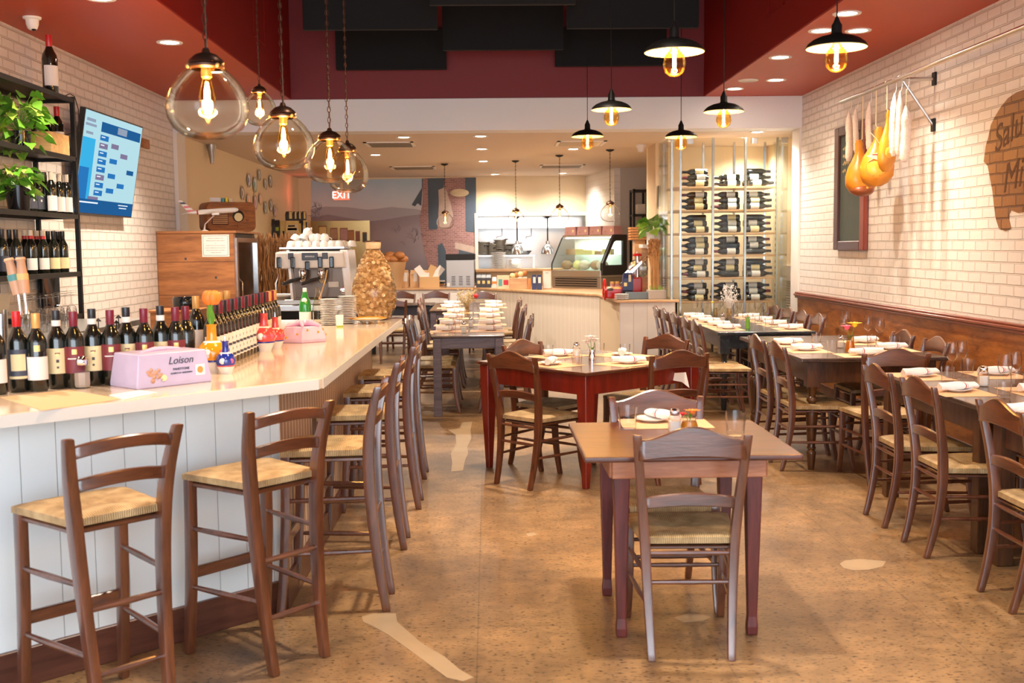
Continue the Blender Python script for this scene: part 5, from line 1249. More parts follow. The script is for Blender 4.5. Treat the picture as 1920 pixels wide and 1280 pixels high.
# coffee packs on a wall shelf
cs = at(542, 447, Y=17.6)
shf = thing('wall_ledge', 'narrow ledge on the cream wall carrying coffee packs', 'shelf', (0, 0, 0))
zsf = at(540, 446, Y=17.4).z; lx0, lx1 = at(503, 446, Y=17.4).x, at(583, 446, Y=17.4).x
MB().box(XL+.001, lx1+.1, 17.15, 17.65, zsf-.03, zsf).build('board', 'shelf_oak', shf); MB().box(XL+.001, XL+.05, 17.2, 17.6, zsf-.2, zsf-.03).build('bracket', 'iron_dark', shf)
def pack(name, lb, px0, px1, py0, py1, Y, z0, m, dm=None, th=.07, cat='coffee bag', dx=(.2, .8, .3, .55), flare=True, rz=0):
    a = at(px0, py1, Y=Y); b2 = at(px1, py0, Y=Y); w_ = (b2.x-a.x)/2; h_ = b2.z-a.z
    if z0 is None: z0 = a.z
    t = thing(name, lb, cat, ((a.x+b2.x)/2, Y+th/2, z0), rz)
    if flare: MB().rings([[(-w_, -th/2, 0), (w_, -th/2, 0), (w_, th/2, 0), (-w_, th/2, 0)], [(-w_*1.02, -th/2, h_*.7), (w_*1.02, -th/2, h_*.7), (w_*1.02, th/2, h_*.7), (-w_*1.02, th/2, h_*.7)],
          [(-w_*.9, -.008, h_*.93), (w_*.9, -.008, h_*.93), (w_*.9, .008, h_*.93), (-w_*.9, .008, h_*.93)], [(-w_*.9, -.006, h_), (w_*.9, -.006, h_), (w_*.9, .006, h_), (-w_*.9, .006, h_)]]).build('bag' if 'bag' in name or 'pack' in name else 'body', m, t, bevel=.003)
    else: MB().box(-w_, w_, -th/2, th/2, 0, h_).build('carton', m, t, bevel=.002)
    if dm:
        for dmm, (u0, u1, v0, v1) in dm: MB().box(-w_+2*w_*u0, -w_+2*w_*u1, -th/2-.0015, -th/2-.0002, h_*v0, h_*v1).build('printed_label', dmm, t)
    return t
pack('coffee_bag', 'black coffee bag with green label at the left of the ledge, nearest', 504, 515, 410, 446, 17.3, zsf, 'dark_bag', [('green_label', (.1, .5, .4, .6))])
pack('coffee_bag', 'second black coffee bag with green label on the ledge', 515.5, 524, 412, 446, 17.32, zsf, 'dark_bag', [('green_label', (.2, .8, .4, .6))])
pack('coffee_bag', 'yellow and black coffee bag between the black bags and the big yellow one', 525, 534, 413, 446, 17.35, zsf, 'yellow_card', [('dark_bag', (.5, .9, .0, .4))])
pack('coffee_bag', 'large pale yellow coffee bag with brown lettering in the middle of the ledge', 536, 560, 414, 446, 17.3, zsf, 'yellow_card', [('cream_box', (.1, .9, .1, .8)), ('label_maroon', (.15, .85, .45, .58)), ('label_maroon', (.2, .7, .66, .74))])
pack('coffee_bag', 'yellow and black coffee bag right of the large yellow one', 561, 568, 412, 446, 17.35, zsf, 'dark_bag', [('yellow_card', (.0, .5, .1, .8))])
pack('coffee_bag', 'rightmost yellow and black coffee bag on the ledge', 569, 576, 414, 447, 17.3, zsf, 'yellow_card', [('dark_bag', (.6, 1, .0, .9))])
for k, (x0, x1) in enumerate(((535, 548), (549, 556), (557, 564), (565, 573))):
    pack('coffee_bag', '%s black coffee bag with yellow flap lying on top of the other bags' % ORD[k], x0, x1, 396, 413.5, 17.36, None, 'dark_bag', [('yellow_card', (.55, .95, .2, .95))])
# ---------------------------------------------------------------- brass mirror panel with small pictures
mY = 18.6; m0 = at(585, 520, Y=mY); m1 = at(693, 413, Y=mY)
mr_ = thing('brass_partition', 'tall shiny brass coloured partition hung with five small pictures', 'partition', ((m0.x+m1.x)/2, mY, 0))
w_ = (m1.x-m0.x)/2; MB().box(-w_, w_, 0, .05, 0, m1.z).build('panel', 'brass_mirror', mr_, bevel=.003)
for k, (x0, x1, y0, y1, m_) in enumerate(((598, 613, 423, 447, 'gold'), (620, 633, 427, 450, 'meat'), (638, 652, 427, 452, 'rose_card'), (653, 664, 431, 452, 'bread'), (667, 675, 433, 452, 'ham_dark'), (680, 688, 435, 454, 'slate'))):
    a = at(x0, y1, Y=mY); b2 = at(x1, y0, Y=mY); cx_ = (m0.x+m1.x)/2
    t = thing('small_picture', '%s small picture from the left on the brass partition' % ORD[k], 'picture', ((a.x+b2.x)/2, mY-.001, a.z)); wx = (b2.x-a.x)/2
    MB().box(-wx, wx, -.014, -.0, 0, b2.z-a.z).build('frame', 'radio_walnut', t); MB().box(-wx*.85, wx*.85, -.0155, -.0142, .02, b2.z-a.z-.02).build('print', m_, t)

q = MB(); ca = at(122, 180, X=-3.12); cb = at(140, 186, X=-3.12); cc2 = at(147, 205, X=-3.1); cd2 = at(148, 245, X=-3.12)
tag(MB().tube([ca, ca.lerp(cb, .5)+Vector((0, 0, .03)), cb+Vector((0, 0, .02)), cc2, cd2, cd2+Vector((-.2, 0, -.06))], .004, 6).build('power_cable', 'black_plastic', smooth=True), 'thin black power cable hanging at the end of the black shelving', 'cable')
o = at(393, 262, X=XL+.05)
tag(MB().lathe([(.001, .0), (.02, .0), (.045, .15), (.06, .20), (.06, .23), (.001, .23)], (XL+.07, o.y, ZB-.2305), 14).build('wall_sconce', 'steel_dull', smooth=True), 'small tapering grey fitting under the ceiling of the back room beside the jamb', 'sconce')
for k, (px, py) in enumerate(((184, 596), (203, 597), (218, 600), (222, 590))):
    p = at(px, py, Y=6.6); tag(MB().lathe([(.003, 0), (.003, p.z-1.06-.02), (.020, p.z-1.06-.02), (.001, p.z-1.06)], (p.x, 6.6, 1.06), 8).build('metal_stake', 'iron_dark'), '%s small arrow topped metal stake from the left behind the wine bottles' % ORD[k], 'stake')
p = at(203, 640, Y=6.6); tag(MB().box(p.x-.25, p.x+.25, 6.4, 6.8, 0, 1.0595).build('back_cabinet', 'steel_dull', bevel=.004), 'low steel cabinet behind the slanted bar end carrying the metal stakes', 'cabinet')
# ---------------------------------------------------------------- glass globe pendants over the bar
def chain(q, x, y, z0, z1, s=1.0):
    """twisted flat links from z0 up to z1"""
    L_ = .040*s; n = max(2, int((z1-z0)/(L_*.78))); st = (z1-z0)/n
    for k in range(n):
        zc_ = z0+st*(k+.5); a = 0 if k % 2 else PI/2; hx_, r_ = .009*s, .0022*s; pts = []
        for i in range(9):
            t = 2*PI*i/8; u = hx_*cos(t); w = st*.62*sin(t); pts.append((x+u*cos(a), y+u*sin(a), zc_+w))
        q.tube(pts, r_, 4, False)
    q.tube([(x+.004, y, z0), (x-.004, y+.003, (z0+z1)/2), (x+.003, y, z1)], .0025*s, 5)
def filament_bulb(t, z, big=1.0, m='filament', glassm='glass_bulb', globe=False):
    b = big
    q = MB().lathe([(.010*b, z), (.016*b, z-.02*b), (.024*b, z-.06*b), (.018*b, z-.10*b), (.001, z-.115*b)] if not globe else [(.012*b, z), (.018*b, z-.02*b), (.040*b, z-.045*b), (.048*b, z-.078*b), (.040*b, z-.108*b), (.022*b, z-.124*b), (.001, z-.128*b)], n=20, cap=False)
    bu = q.build('bulb', glassm, t, smooth=True)
    MB().lathe([(.004*b, z-.015*b), (.008*b, z-.04*b), (.008*b, z-.085*b), (.004*b, z-.10*b)], n=10).build('filament', m, bu, smooth=True)
def globe_pendant(px, py_top, py_bot, wpx, Rr, label, ztop, power, small=False, gm='glass_amber', canopy=False):
    """globe of radius Rr whose widest width in the picture is wpx"""
    Y = F*2*Rr/wpx; mid = at(px, (py_top+py_bot)/2, Y=Y); bot = at(px, py_bot, Y=Y); top = at(px, py_top, Y=Y)
    s = Rr/.155; hgt = top.z-bot.z; x, y = mid.x, mid.y
    t = thing('globe_pendant', label, 'pendant lamp', (x, y, bot.z), 0, None); o = 0
    g = [(.001, 0), (.35, .012), (.62, .06), (.84, .16), (.965, .30), (1.0, .43), (.97, .56), (.87, .70), (.72, .82), (.55, .92), (.40, .985), (.36, 1.0)]
    MB().lathe([(Rr*r, hgt*z) for r, z in g], n=40, cap=False).build('glass_globe', gm, t, smooth=True)
    MB().lathe([(.36*Rr, hgt*.96), (.43*Rr, hgt*.985), (.43*Rr, hgt*1.02), (.39*Rr, hgt*1.03), (.43*Rr, hgt*1.05), (.41*Rr, hgt*1.085), (.26*Rr, hgt*1.16), (.11*Rr, hgt*1.19), (.07*Rr, hgt*1.25), (.001, hgt*1.26)], n=28, cap=False).build('metal_cap', 'bronze', t, smooth=True)
    for k in range(3): MB().ball((.44*Rr*cos(R(120*k+80)), .44*Rr*sin(R(120*k+80)), hgt*1.0), .008*s, 8, 6).build('thumb_screw', 'gold', t, smooth=True)
    MB().lathe([(.020*s, hgt*.98), (.020*s, hgt*.86), (.014*s, hgt*.84)], n=16).build('lamp_holder', 'gold', t, smooth=True)
    filament_bulb(t, hgt*.86, s*(1.35 if not small else 1.0), 'filament' if not small else 'filament_soft')
    q = MB(); chain(q, 0, 0, hgt*1.25, ztop-bot.z-.02, s if not small else .8); q.build('chain', 'iron_dark' if small else 'bronze', t, nrm=False)
    MB().lathe([(.055, ztop-bot.z-.001), (.055, ztop-bot.z-.012), (.02, ztop-bot.z-.03), (.001, ztop-bot.z-.032)], n=20, cap=False).build('ceiling_rose', 'bronze' if not small else 'iron_dark', t, smooth=True)
    l_ = light('POINT', 'bulb_glow', (x, y, bot.z+hgt*.5), power, (1, .66, .34), .03)
    return t
globe_pendant(389, 125, 262, 150, .135, 'largest glass globe pendant at the upper left, nearest the camera', ZC if False else ZT, 14)
globe_pendant(487, 173, 236, 62, .105, 'farthest small glass globe pendant, partly behind the largest globe', ZT, 9)
globe_pendant(532, 218, 319, 112, .135, 'second glass globe pendant from the camera, above the bar', ZT, 12)
globe_pendant(619, 261, 344, 96, .135, 'third glass globe pendant from the camera, in front of another one', ZT, 10)
globe_pendant(652, 283, 362, 77, .12, 'glass globe pendant half hidden behind the third one, over the exit sign', ZT, 9)
for px, a, b2, w_, lb in ((835, 400, 429, 33, 'small clear glass pendant in front of the ruined house mural'), (967.5, 396, 425, 34, 'small clear glass pendant left in front of the kitchen pass'),
                         (1049.5, 389, 421, 36, 'small clear glass pendant right in front of the kitchen pass'), (1144, 383, 416, 38, 'small clear glass pendant before the white tiled wall')):
    globe_pendant(px, a, b2, w_, .135, lb, ZB, 2.5, True, 'glass')
# ---------------------------------------------------------------- dark dome lamps
def dome(px, py_rim, wpx, Rr, label, ztop, power):
    Y = F*2*Rr/wpx; p = at(px, py_rim, Y=Y)
    t = thing('dome_pendant', label, 'pendant lamp', (p.x, p.y, p.z))
    prof = [(Rr, 0), (Rr*.93, Rr*.12), (Rr*.78, Rr*.24), (Rr*.55, Rr*.34), (Rr*.3, Rr*.40), (Rr*.16, Rr*.42)]
    MB().lathe(prof, n=40, cap=False).build('lamp_shade', 'iron_dark', t, smooth=True)
    MB().lathe([(r-.003 if r > .05 else r, z-.004) for r, z in prof]+[(.001, Rr*.41)], n=40, cap=False).build('shade_lining', 'dome_lining', t, smooth=True)
    MB().lathe([(Rr*.16, Rr*.41), (Rr*.20, Rr*.44), (Rr*.17, Rr*.48), (Rr*.17, Rr*.72), (Rr*.12, Rr*.80), (Rr*.06, Rr*.95), (Rr*.03, Rr*1.0), (.001, Rr*1.0)], n=20, cap=False).build('lamp_holder', 'iron_dark', t, smooth=True)
    MB().tube([(0, 0, Rr*.98), (0, 0, ztop-p.z-.01)], .0035, 6).build('cord', 'iron_dark', t)
    MB().lathe([(.055, ztop-p.z-.001), (.055, ztop-p.z-.02), (.001, ztop-p.z-.022)], n=20, cap=False).build('ceiling_rose', 'iron_dark', t, smooth=True)
    filament_bulb(t, Rr*.22, 1.25*Rr/.155, 'filament', 'glass_bulb', True)
    light('POINT', 'bulb_glow', (p.x, p.y, p.z-.015), power, (1, .66, .34), .03)
mat('dome_lining', (.80, .66, .40), .5)
dome(1264.5, 97, 112, .155, 'black dome pendant with amber bulb, upper middle right, nearest but one', ZT, 14)
dome(1568.5, 89, 112, .155, 'black dome pendant with amber bulb nearest the right brick wall', ZC, 14)
dome(1146.5, 205, 75, .155, 'black dome pendant over the white beam, left of centre right pair', ZT, 9)
dome(1357, 209, 75, .155, 'black dome pendant over the white beam near the right corner', ZT, 9)
dome(1101.5, 255.5, 60, .155, 'lowest and leftmost black dome pendant hanging before the back room', ZT, 7)
dome(1277, 256.5, 60, .155, 'lower black dome pendant hanging before the glass wine cabinet', ZT, 7)
# kitchen heat lamps
for px, lb in ((970, 'left steel heat lamp hanging in the kitchen pass'), (1027, 'right steel heat lamp hanging in the kitchen pass')):
    Y = 20.3; b2 = at(px, 476, Y=Y); tp = at(px, 458, Y=Y)
    t = thing('heat_lamp', lb, 'heat lamp', (b2.x, Y, b2.z)); h_ = tp.z-b2.z
    MB().lathe([(.12, 0), (.12, .03), (.10, h_*.6), (.06, h_*.9), (.035, h_), (.035, h_*1.35), (.001, h_*1.36)], n=28, cap=False).build('shade', 'steel_bright', t, smooth=True)
    MB().lathe([(.10, .02), (.001, .03)], n=20, cap=False).build('lamp', 'lamp_disc', t)
    MB().tube([(0, 0, h_*1.35), (0, 0, .70)], .012, 8).build('rod', 'iron_dark', t)
    MB().lathe([(.03, .66), (.055, .70), (.055, .84)], n=16).build('ceiling_fixing', 'iron_dark', t, smooth=True)
    MB().tube([(0, 0, .84), (0, 0, 3.0-b2.z)], .012, 8).build('rod', 'iron_dark', t)
# vents, detector, exit sign
def vent(px, py, w_, d_, lb):
    p = at(px, py, z=ZB); t = thing('ceiling_vent', lb, 'ceiling vent', (p.x, p.y, ZB))
    q = MB()
    for a_ in ((-w_/2, w_/2, -d_/2, -d_/2+.04), (-w_/2, w_/2, d_/2-.04, d_/2), (-w_/2, -w_/2+.04, -d_/2, d_/2), (w_/2-.04, w_/2, -d_/2, d_/2)): q.box(*a_, -.012, -.0005)
    q.build('frame', 'trim_white', t); MB().box(-w_/2+.04, w_/2-.04, -d_/2+.04, d_/2-.04, -.003, -.0005).build('dark_core', 'iron_dark', t)
    q = MB()
    for k in range(6): y_ = -d_/2+.06+k*(d_-.12)/5; q.add([(-w_/2+.05, y_, -.004), (w_/2-.05, y_, -.004), (w_/2-.05, y_+.03, -.016), (-w_/2+.05, y_+.03, -.016)], [(0, 1, 2, 3)])
    q.build('louvre', 'steel_dull', t)
vent(732, 270, .60, .60, 'square ceiling vent in the back room, left and nearer'); vent(775, 314, .70, .60, 'ceiling vent farther back over the mural'); vent(1088, 268, .60, .60, 'ceiling vent behind the lowest dome lamp'); vent(1053, 311, .70, .60, 'ceiling vent above the kitchen pass')
sd_ = at(1202, 271, z=ZB); tag(MB().lathe([(.001, -.001), (.065, -.001), (.065, -.02), (.045, -.05), (.04, -.09), (.001, -.10)], tuple((sd_.x, sd_.y, ZB)), 24).build('smoke_detector', 'trim_white', smooth=True), 'small white ceiling detector in the back room at the right', 'smoke detector')
e0 = at(625.5, 375, Y=19.2); e1 = at(655, 357, Y=19.2)
ex = thing('exit_sign', 'red lit EXIT sign hanging below the back globe pendant', 'exit sign', ((e0.x+e1.x)/2, 19.2, e0.z))
w_ = (e1.x-e0.x)/2; h_ = e1.z-e0.z
MB().box(-w_, w_, 0, .04, 0, h_).build('panel', 'exit_panel', ex, bevel=.003)
text('EXIT', 'lettering', 'exit_red', h_*1.05, Matrix.Translation((0, -.002, h_*.5)) @ Matrix.Rotation(R(90), 4, 'X') @ Matrix.Scale(.95, 4, (1, 0, 0)), ex, ext=.002)
MB().box(-.02, .02, .01, .03, h_, ZB-e0.z-.001).build('mount', 'trim_white', ex)
light('POINT', 'exit_glow', ((e0.x+e1.x)/2-.6, 18.9, e0.z+.1), .8, (1, .12, .06), .08)
el = at(1488, 291, X=XR2-.05)
es_ = thing('emergency_light', 'small white round emergency light on the wall right of the wine cabinet', 'emergency light', (XR2-.001, at(1488, 291, Y=12.6).y, el.z))
MB().box(-.05, 0, -.09, .09, -.10, -.02).build('box', 'trim_white', es_, bevel=.01)
for s_ in (-1, 1):
    q = MB(); q.T = fr((-.05, s_*.06, .03), (0, 1, 0), (0, 0, 1), (-1, 0, 0)); q.lathe([(.035, 0), (.055, .05), (.05, .055), (.001, .05)], n=18); q.build('lamp_head', 'ceramic_white', es_, smooth=True)
# ---------------------------------------------------------------- glass wine cabinet
GY = 12.80; GD = .62
px_ = [at(x, 400, Y=GY).x for x in (1276, 1337, 1397.5, 1457)]
GX0 = at(1249.5, 400, Y=GY).x; zs_ = [at(1360, y, Y=GY).z for y in (349, 392.5, 436, 477.5, 520, 564.5)]+[.60, .30]
gtop = ZB-.004; gx1 = px_[3]+.10
wcb = thing('wine_cabinet', 'tall glass wine cabinet with steel posts and oak shelves beyond the black table', 'wine cabinet', (0, 0, 0))
for x in px_:
    for y in (GY, GY+GD-.03): MB().box(x-.014, x+.014, y, y+.028, 0, gtop-.02).build('post', 'steel_bright', wcb, bevel=.003)
for y in (GY, GY+GD-.03): MB().box(GX0+.05, GX0+.075, y, y+.028, 0, gtop-.02).build('post', 'steel_bright', wcb, bevel=.003)
for z in zs_: MB().box(GX0+.08, px_[3]-.016, GY+.03, GY+GD-.035, z-.024, z).build('shelf', 'shelf_oak', wcb, bevel=.003)
for (x0, x1) in ((GX0+.01, px_[0]-.02), (px_[0]-.018, px_[1]+.12), (px_[1]+.125, px_[2]+.14), (px_[2]+.145, gx1)): MB().box(x0, x1, GY-.05, GY-.042, .02, gtop-.03).build('glass_pane', 'glass_pane', wcb)
MB().box(GX0+.002, GX0+.010, GY-.05, GY+GD, .02, gtop-.03).build('glass_pane', 'glass_pane', wcb)
MB().box(gx1, gx1+.008, GY-.05, GY+GD, .02, gtop-.03).build('glass_pane', 'glass_pane', wcb)
for x in (px_[0]+.06, px_[2]+.05, px_[3]+.03): MB().box(x, x+.075, GY-.062, GY-.035, gtop-.10, gtop-.035).build('clamp', 'steel', wcb, bevel=.003)
struct(MB().box(GX0, XR2, 14.3, 14.4, 0, ZB), 'wall_behind_wine_cabinet', 'wall_cream')
P_lay = [make_bottle('cap_black', m_, .05, .15, n=12, face=-90) for m_ in ('label_white', 'label_cream', None)]+[make_bottle('cap_maroon', 'label_white', .04, .14, n=12, face=-90)]
random.seed(21)
SN = ['top', 'second', 'third', 'fourth', 'fifth', 'sixth']; BN = ['left', 'middle', 'right']; LN = ['bottom', 'middle', 'topmost']
bays = [(GX0+.085, px_[0]), (px_[0], px_[1]), (px_[1], px_[2]), (px_[2], px_[3])]
for si in range(6):
    for bi in range(3):
        b0, b1 = px_[bi]+.03, px_[bi+1]-.03
        right = bi == 2; n = 0
        for lev, cnt in enumerate((3, 2, 1)):
            for j in range(cnt):
                if si == 0 and lev == 2 and bi == 1: continue
                y = GY+.10+j*.086+lev*.043; z = zs_[si]+.0405+lev*.069
                P_ = random.choice(P_lay); jx_ = random.uniform(-.015, .015)
                # body end at left when neck points right
                base = b0+.01+jx_ if right else b1-.01+jx_
                P_.put((base, y, z), 0, '%s bottle lying in the %s bay, %s shelf of the glass wine cabinet' % (LN[lev], BN[bi], SN[si]), '%s layer, %s bay, %s shelf of the wine cabinet' % (LN[lev], BN[bi], SN[si]), rot=(0, R(90) if right else R(-90), 0), scale=1.0)
# ---------------------------------------------------------------- meat rod, hooks, salami and hams
RX = 3.17; RZ = 2.815
ry1 = at(1578, 182, X=RX).y
rod = thing('hanging_rail', 'steel tube rail on brackets along the right brick wall for hanging salami and hams', 'rail', (0, 0, 0))
MB().tube([(RX, 4.2, RZ), (RX, ry1, RZ)], .019, 14).build('tube', 'steel', rod, smooth=True)
bz = [at(1754, 153, X=XR), at(1751, 238, X=XR)]
for by in (bz[0].y, 5.2):
    MB().box(XR-.02, XR-.0, by-.028, by+.028, 2.76, 2.86).build('wall_plate', 'iron_dark', rod, bevel=.003); MB().box(XR-.02, XR-.0, by-.028, by+.028, 2.41, 2.51).build('wall_plate', 'iron_dark', rod, bevel=.003)
    MB().tube([(XR-.01, by, 2.81), (RX, by, RZ-.005)], .013, 8).build('bracket_arm', 'steel', rod); MB().tube([(XR-.01, by, 2.46), (RX+.03, by, RZ-.02)], .011, 8).build('bracket_strut', 'steel', rod)
def rodp(px): 
    d = RM @ Vector((px-960, 400, -F)); t = RX/d.x; return Vector((RX, d.y*t, RZ))
def hook(t, ht, L_=.11, m='label_white'):
    pts = [(0, .004, ht-.004)]+[( .021*sin(a), 0, ht+L_+.021+.021*cos(a)-.021+.0) for a in (R(-150), R(-90), R(-30), R(20), R(70), R(110))]
    MB().tube([(.0, 0, ht+.0), (.014, 0, ht+.02), (.019, 0, ht+.05), (.0195, 0, ht+L_-.02)]+[(.0195*cos(a), 0, ht+L_-.02+.0195*sin(a)+.0) for a in (R(30), R(60), R(90), R(120), R(150))], .0022, 6).build('hook', m, t, smooth=True)
def salami(hx, x, yt, yb, wpx, lb, k, tilt=0, hk=True):
    r = rodp(hx); Y = r.y; top = at(x, yt, Y=Y); bot = at(x, yb, Y=Y); h_ = top.z-bot.z; w_ = wpx/(F/Y)/2
    t = thing('salami', lb, 'salami', (r.x, r.y, bot.z)); t.rotation_euler = (0, 0, 0)
    pts = []; n_ = 12; random.seed(k)
    for i in range(n_+1):
        u = i/n_; pts.append((.006*sin(u*5+k), .006*cos(u*4+k), h_*u))
    rad = [w_*.55, w_*.95]+[w_*(1+.07*sin(i*2.3+k)) for i in range(n_-4)]+[w_*.85, w_*.5, w_*.12]
    b = MB().tube(pts, rad, 14).build('sausage', 'salami', t, smooth=True)
    q = MB()
    for i in range(1, 14): u = i/14; q.lathe([(w_*(1.02 if u < .8 else 1.0-.9*(u-.8)*3)+.0015, -.0015), (w_*(1.02 if u < .8 else 1.0-.9*(u-.8)*3)+.0015, .0015)], (.006*sin(u*5+k), .006*cos(u*4+k), h_*u*.93), 12, cap=False)
    q.build('netting', 'string', t)
    zr = r.z-bot.z+.019
    MB().tube([(0, 0, h_*.97), (0, 0, zr-.125)], .0022, 5).build('string', 'string', t)
    hook(t, zr-.13, .131)
for k, a_ in enumerate(((1592, 1595.5, 208, 302, 13, 'pale floury salami hanging farthest along the rail, leftmost'), (1604.5, 1608, 202, 286, 10, 'thin salami second from the far end of the rail'),
         (1629, 1632, 190, 284, 11, 'tapering salami hanging between the string and the hams'), (1675, 1675.7, 174, 293, 13, 'knobbly salami right of the hams, first of two alike'),
         (1685.5, 1687.5, 170, 290, 12, 'knobbly salami right of the hams, second of two alike'), (1698, 1702, 198, 303, 18, 'fat netted salami hanging nearest the camera'))): salami(*a_, k)
def ham(hx, x, yt, yb, wpx, lb, k, tilt, rz, face=True):
    r = rodp(hx); Y = r.y; top = at(x, yt, Y=Y); bot = at(x, yb, Y=Y); h_ = top.z-bot.z; w_ = wpx/(F/Y)/2
    t = thing('cured_ham', lb, 'ham', (r.x, r.y, bot.z), rz)
    cx_ = [0, .0, -.01, -.012, 0, .012, .02, .02, .0]
    prof = [(.0, .35), (.06, .72), (.18, .98), (.34, 1.0), (.50, .82), (.64, .52), (.76, .30), (.86, .22), (.93, .27), (1.0, .15)]
    rs = []
    for i, (u, q_) in enumerate(prof):
        ring = []
        for j in range(22):
            a = 2*PI*j/22; rr_ = w_*q_*(1+.05*sin(3*a+k)+.03*sin(5*a+i))
            ring.append((rr_*cos(a)+tilt*(u-.0)*.10, rr_*.62*sin(a), h_*u))
        rs.append(ring)
    MB().rings(rs).build('meat_body', 'ham', t, smooth=True)
    # folded rind patch and dark cut face with bone
    q = MB(); q.ball((0, -w_*.30, h_*.30), w_*.72, 18, 12, (.95, .50, 1.1)); q.build('cut_face', 'ham_skin', t, smooth=True)
    if face:
        q = MB(); q.ball((-w_*.05, -.02, h_*.10), w_*.80, 18, 10, (1.0, .72, .48)); q.build('dark_end', 'ham_dark', t, smooth=True)
        MB().ball((0, -w_*.60, h_*.12), w_*.18, 12, 8, (1, .6, .7)).build('bone', 'ham_skin', t, smooth=True)
    zr = r.z-bot.z+.017
    MB().tube([(tilt*.10, 0, h_*.95), (.0, 0, h_*1.02), (0, 0, zr)], .004, 6).build('string', 'string', t)
    MB().lathe([(.0185, -.01), (.021, 0), (.0185, .01)], (0, 0, zr-.01), 10, cap=False).build('string', 'string', t)
    return t
ham(1617, 1617, 262, 367, 60, 'orange cured ham with dark round cut end, lowest and farthest of the hams', 1, -.3, R(12))
ham(1642, 1645, 238, 349, 62, 'large orange cured ham in the middle with paper tag', 2, .25, R(-10), False)
ham(1662, 1668, 206, 322, 40, 'slender orange ham leg hanging highest, against the salamis', 3, .2, R(25), False)
tg = at(1640, 283, Y=rodp(1640).y-.11); tgt = thing('ham_tag', 'white paper tag with red printing tied on the middle ham', 'tag', tuple(tg))
q = MB(); q.add([(-.07, 0, -.04), (.03, 0, -.01), (.07, 0, .05), (.06, 0, -.05), (.045, 0, -.10), (.02, 0, -.07), (-.07, .003, -.04), (.03, .003, -.01), (.07, .003, .05), (.06, .003, -.05), (.045, .003, -.10), (.02, .003, -.07)], [(0, 1, 2, 3, 4, 5), (6, 11, 10, 9, 8, 7)]+[(i, (i+1) % 6, 6+(i+1) % 6, 6+i) for i in range(6)]); q.build('paper', 'cream_box', tgt)
MB().box(.02, .055, -.002, -.0004, -.045, -.02).build('red_print', 'red_print', tgt); MB().box(-.02, .02, -.002, -.0004, -.032, -.025).build('red_print', 'red_print', tgt)
MB().tube([(.05, 0, .04), (.03, .05, .10), (0, .11, .16)], .002, 5).build('string', 'string', tgt)
# ---------------------------------------------------------------- chalkboard
b0 = at(1568, 239.5, X=XR-.03); b1 = at(1626, 224.6, X=XR-.03); zb = at(1600, 469, X=XR-.03).z; zt = (b0.z+b1.z)/2
cbd = thing('chalkboard', 'tall framed chalkboard on the right brick wall behind the hanging hams', 'chalkboard', (XR-.002, (b0.y+b1.y)/2, zb))
hw = (b0.y-b1.y)/2; hh = zt-zb; fw_ = .125
MB().box(-.02, -.004, -hw+.05, hw-.05, .03, hh-.03).build('slate', 'slate', cbd)
for a_ in ((-hw, -hw+fw_, 0, hh, 'frame_red'), (hw-fw_, hw, 0, hh, 'frame_dark'), (-hw+fw_, hw-fw_, 0, fw_*.7, 'frame_dark'), (-hw+fw_, hw-fw_, hh-fw_*.7, hh, 'frame_dark')):
    MB().box(-.045, 0, a_[0], a_[1], a_[2], a_[3]).build('frame', a_[4], cbd, bevel=.008)
random.seed(9); q = MB()
for k in range(14):
    y = hw-fw_-.06-.05*(k % 4)-.01*random.random(); z = hh-.22-.07*(k//4); q.tube([(-.022, y, z), (-.022, y-.02, z+.035*random.random()), (-.022, y-.035, z-.01), (-.022, y-.045, z+.02)], .003, 4)
q.build('chalk_writing', 'label_cream', cbd)
# ---------------------------------------------------------------- painted pig silhouette
pts = [(1921,168),(1907,173),(1891,184),(1878,200),(1867,218),(1859,234),(1854,258),(1849,274),(1845.5,303),(1853,311),(1857,332),(1862,359),(1864.7,385.6),(1868.7,412),(1874,428),(1886,433),(1896.5,428),(1892.6,412),(1892.6,401.5),(1896.5,393.6),(1910,399),(1925,397),(1990,420),(2000,480),(2035,482),(2050,420),(2120,425),(2130,490),(2165,492),(2190,400),(2240,330),(2230,250),(2150,150),(2060,120),(1980,140)]
P3 = [at(a, b_, X=XR) for a, b_ in pts]
q = MB(); n = len(P3); q.add([(XR-.0045, p.y, p.z) for p in P3]+[(XR-.0005, p.y, p.z) for p in P3], [tuple(range(n)), tuple(range(n, 2*n))[::-1]]+[(i, (i+1) % n, n+(i+1) % n, n+i) for i in range(n)])
pg = tag(q.build('wall_painting', 'brick_brown'), 'brown painted animal silhouette with dark script on the white brick wall at the right edge', 'wall painting')
wl = lambda px, py: Matrix.Translation(Vector((XR-.0052, at(px, py, X=XR).y, at(px, py, X=XR).z))) @ Matrix(((0, 0, -1, 0), (-1, 0, 0, 0), (0, 1, 0, 0), (0, 0, 0, 1)))
text('Salumi', 'lettering', 'script_brown', .25, wl(1864, 268) @ Matrix.Rotation(R(14), 4, 'Z'), pg, align='LEFT', shear=.35, ext=.0008)
text('Mi', 'lettering', 'script_brown', .27, wl(1880, 340) @ Matrix.Rotation(R(8), 4, 'Z'), pg, align='LEFT', shear=.35, ext=.0008)
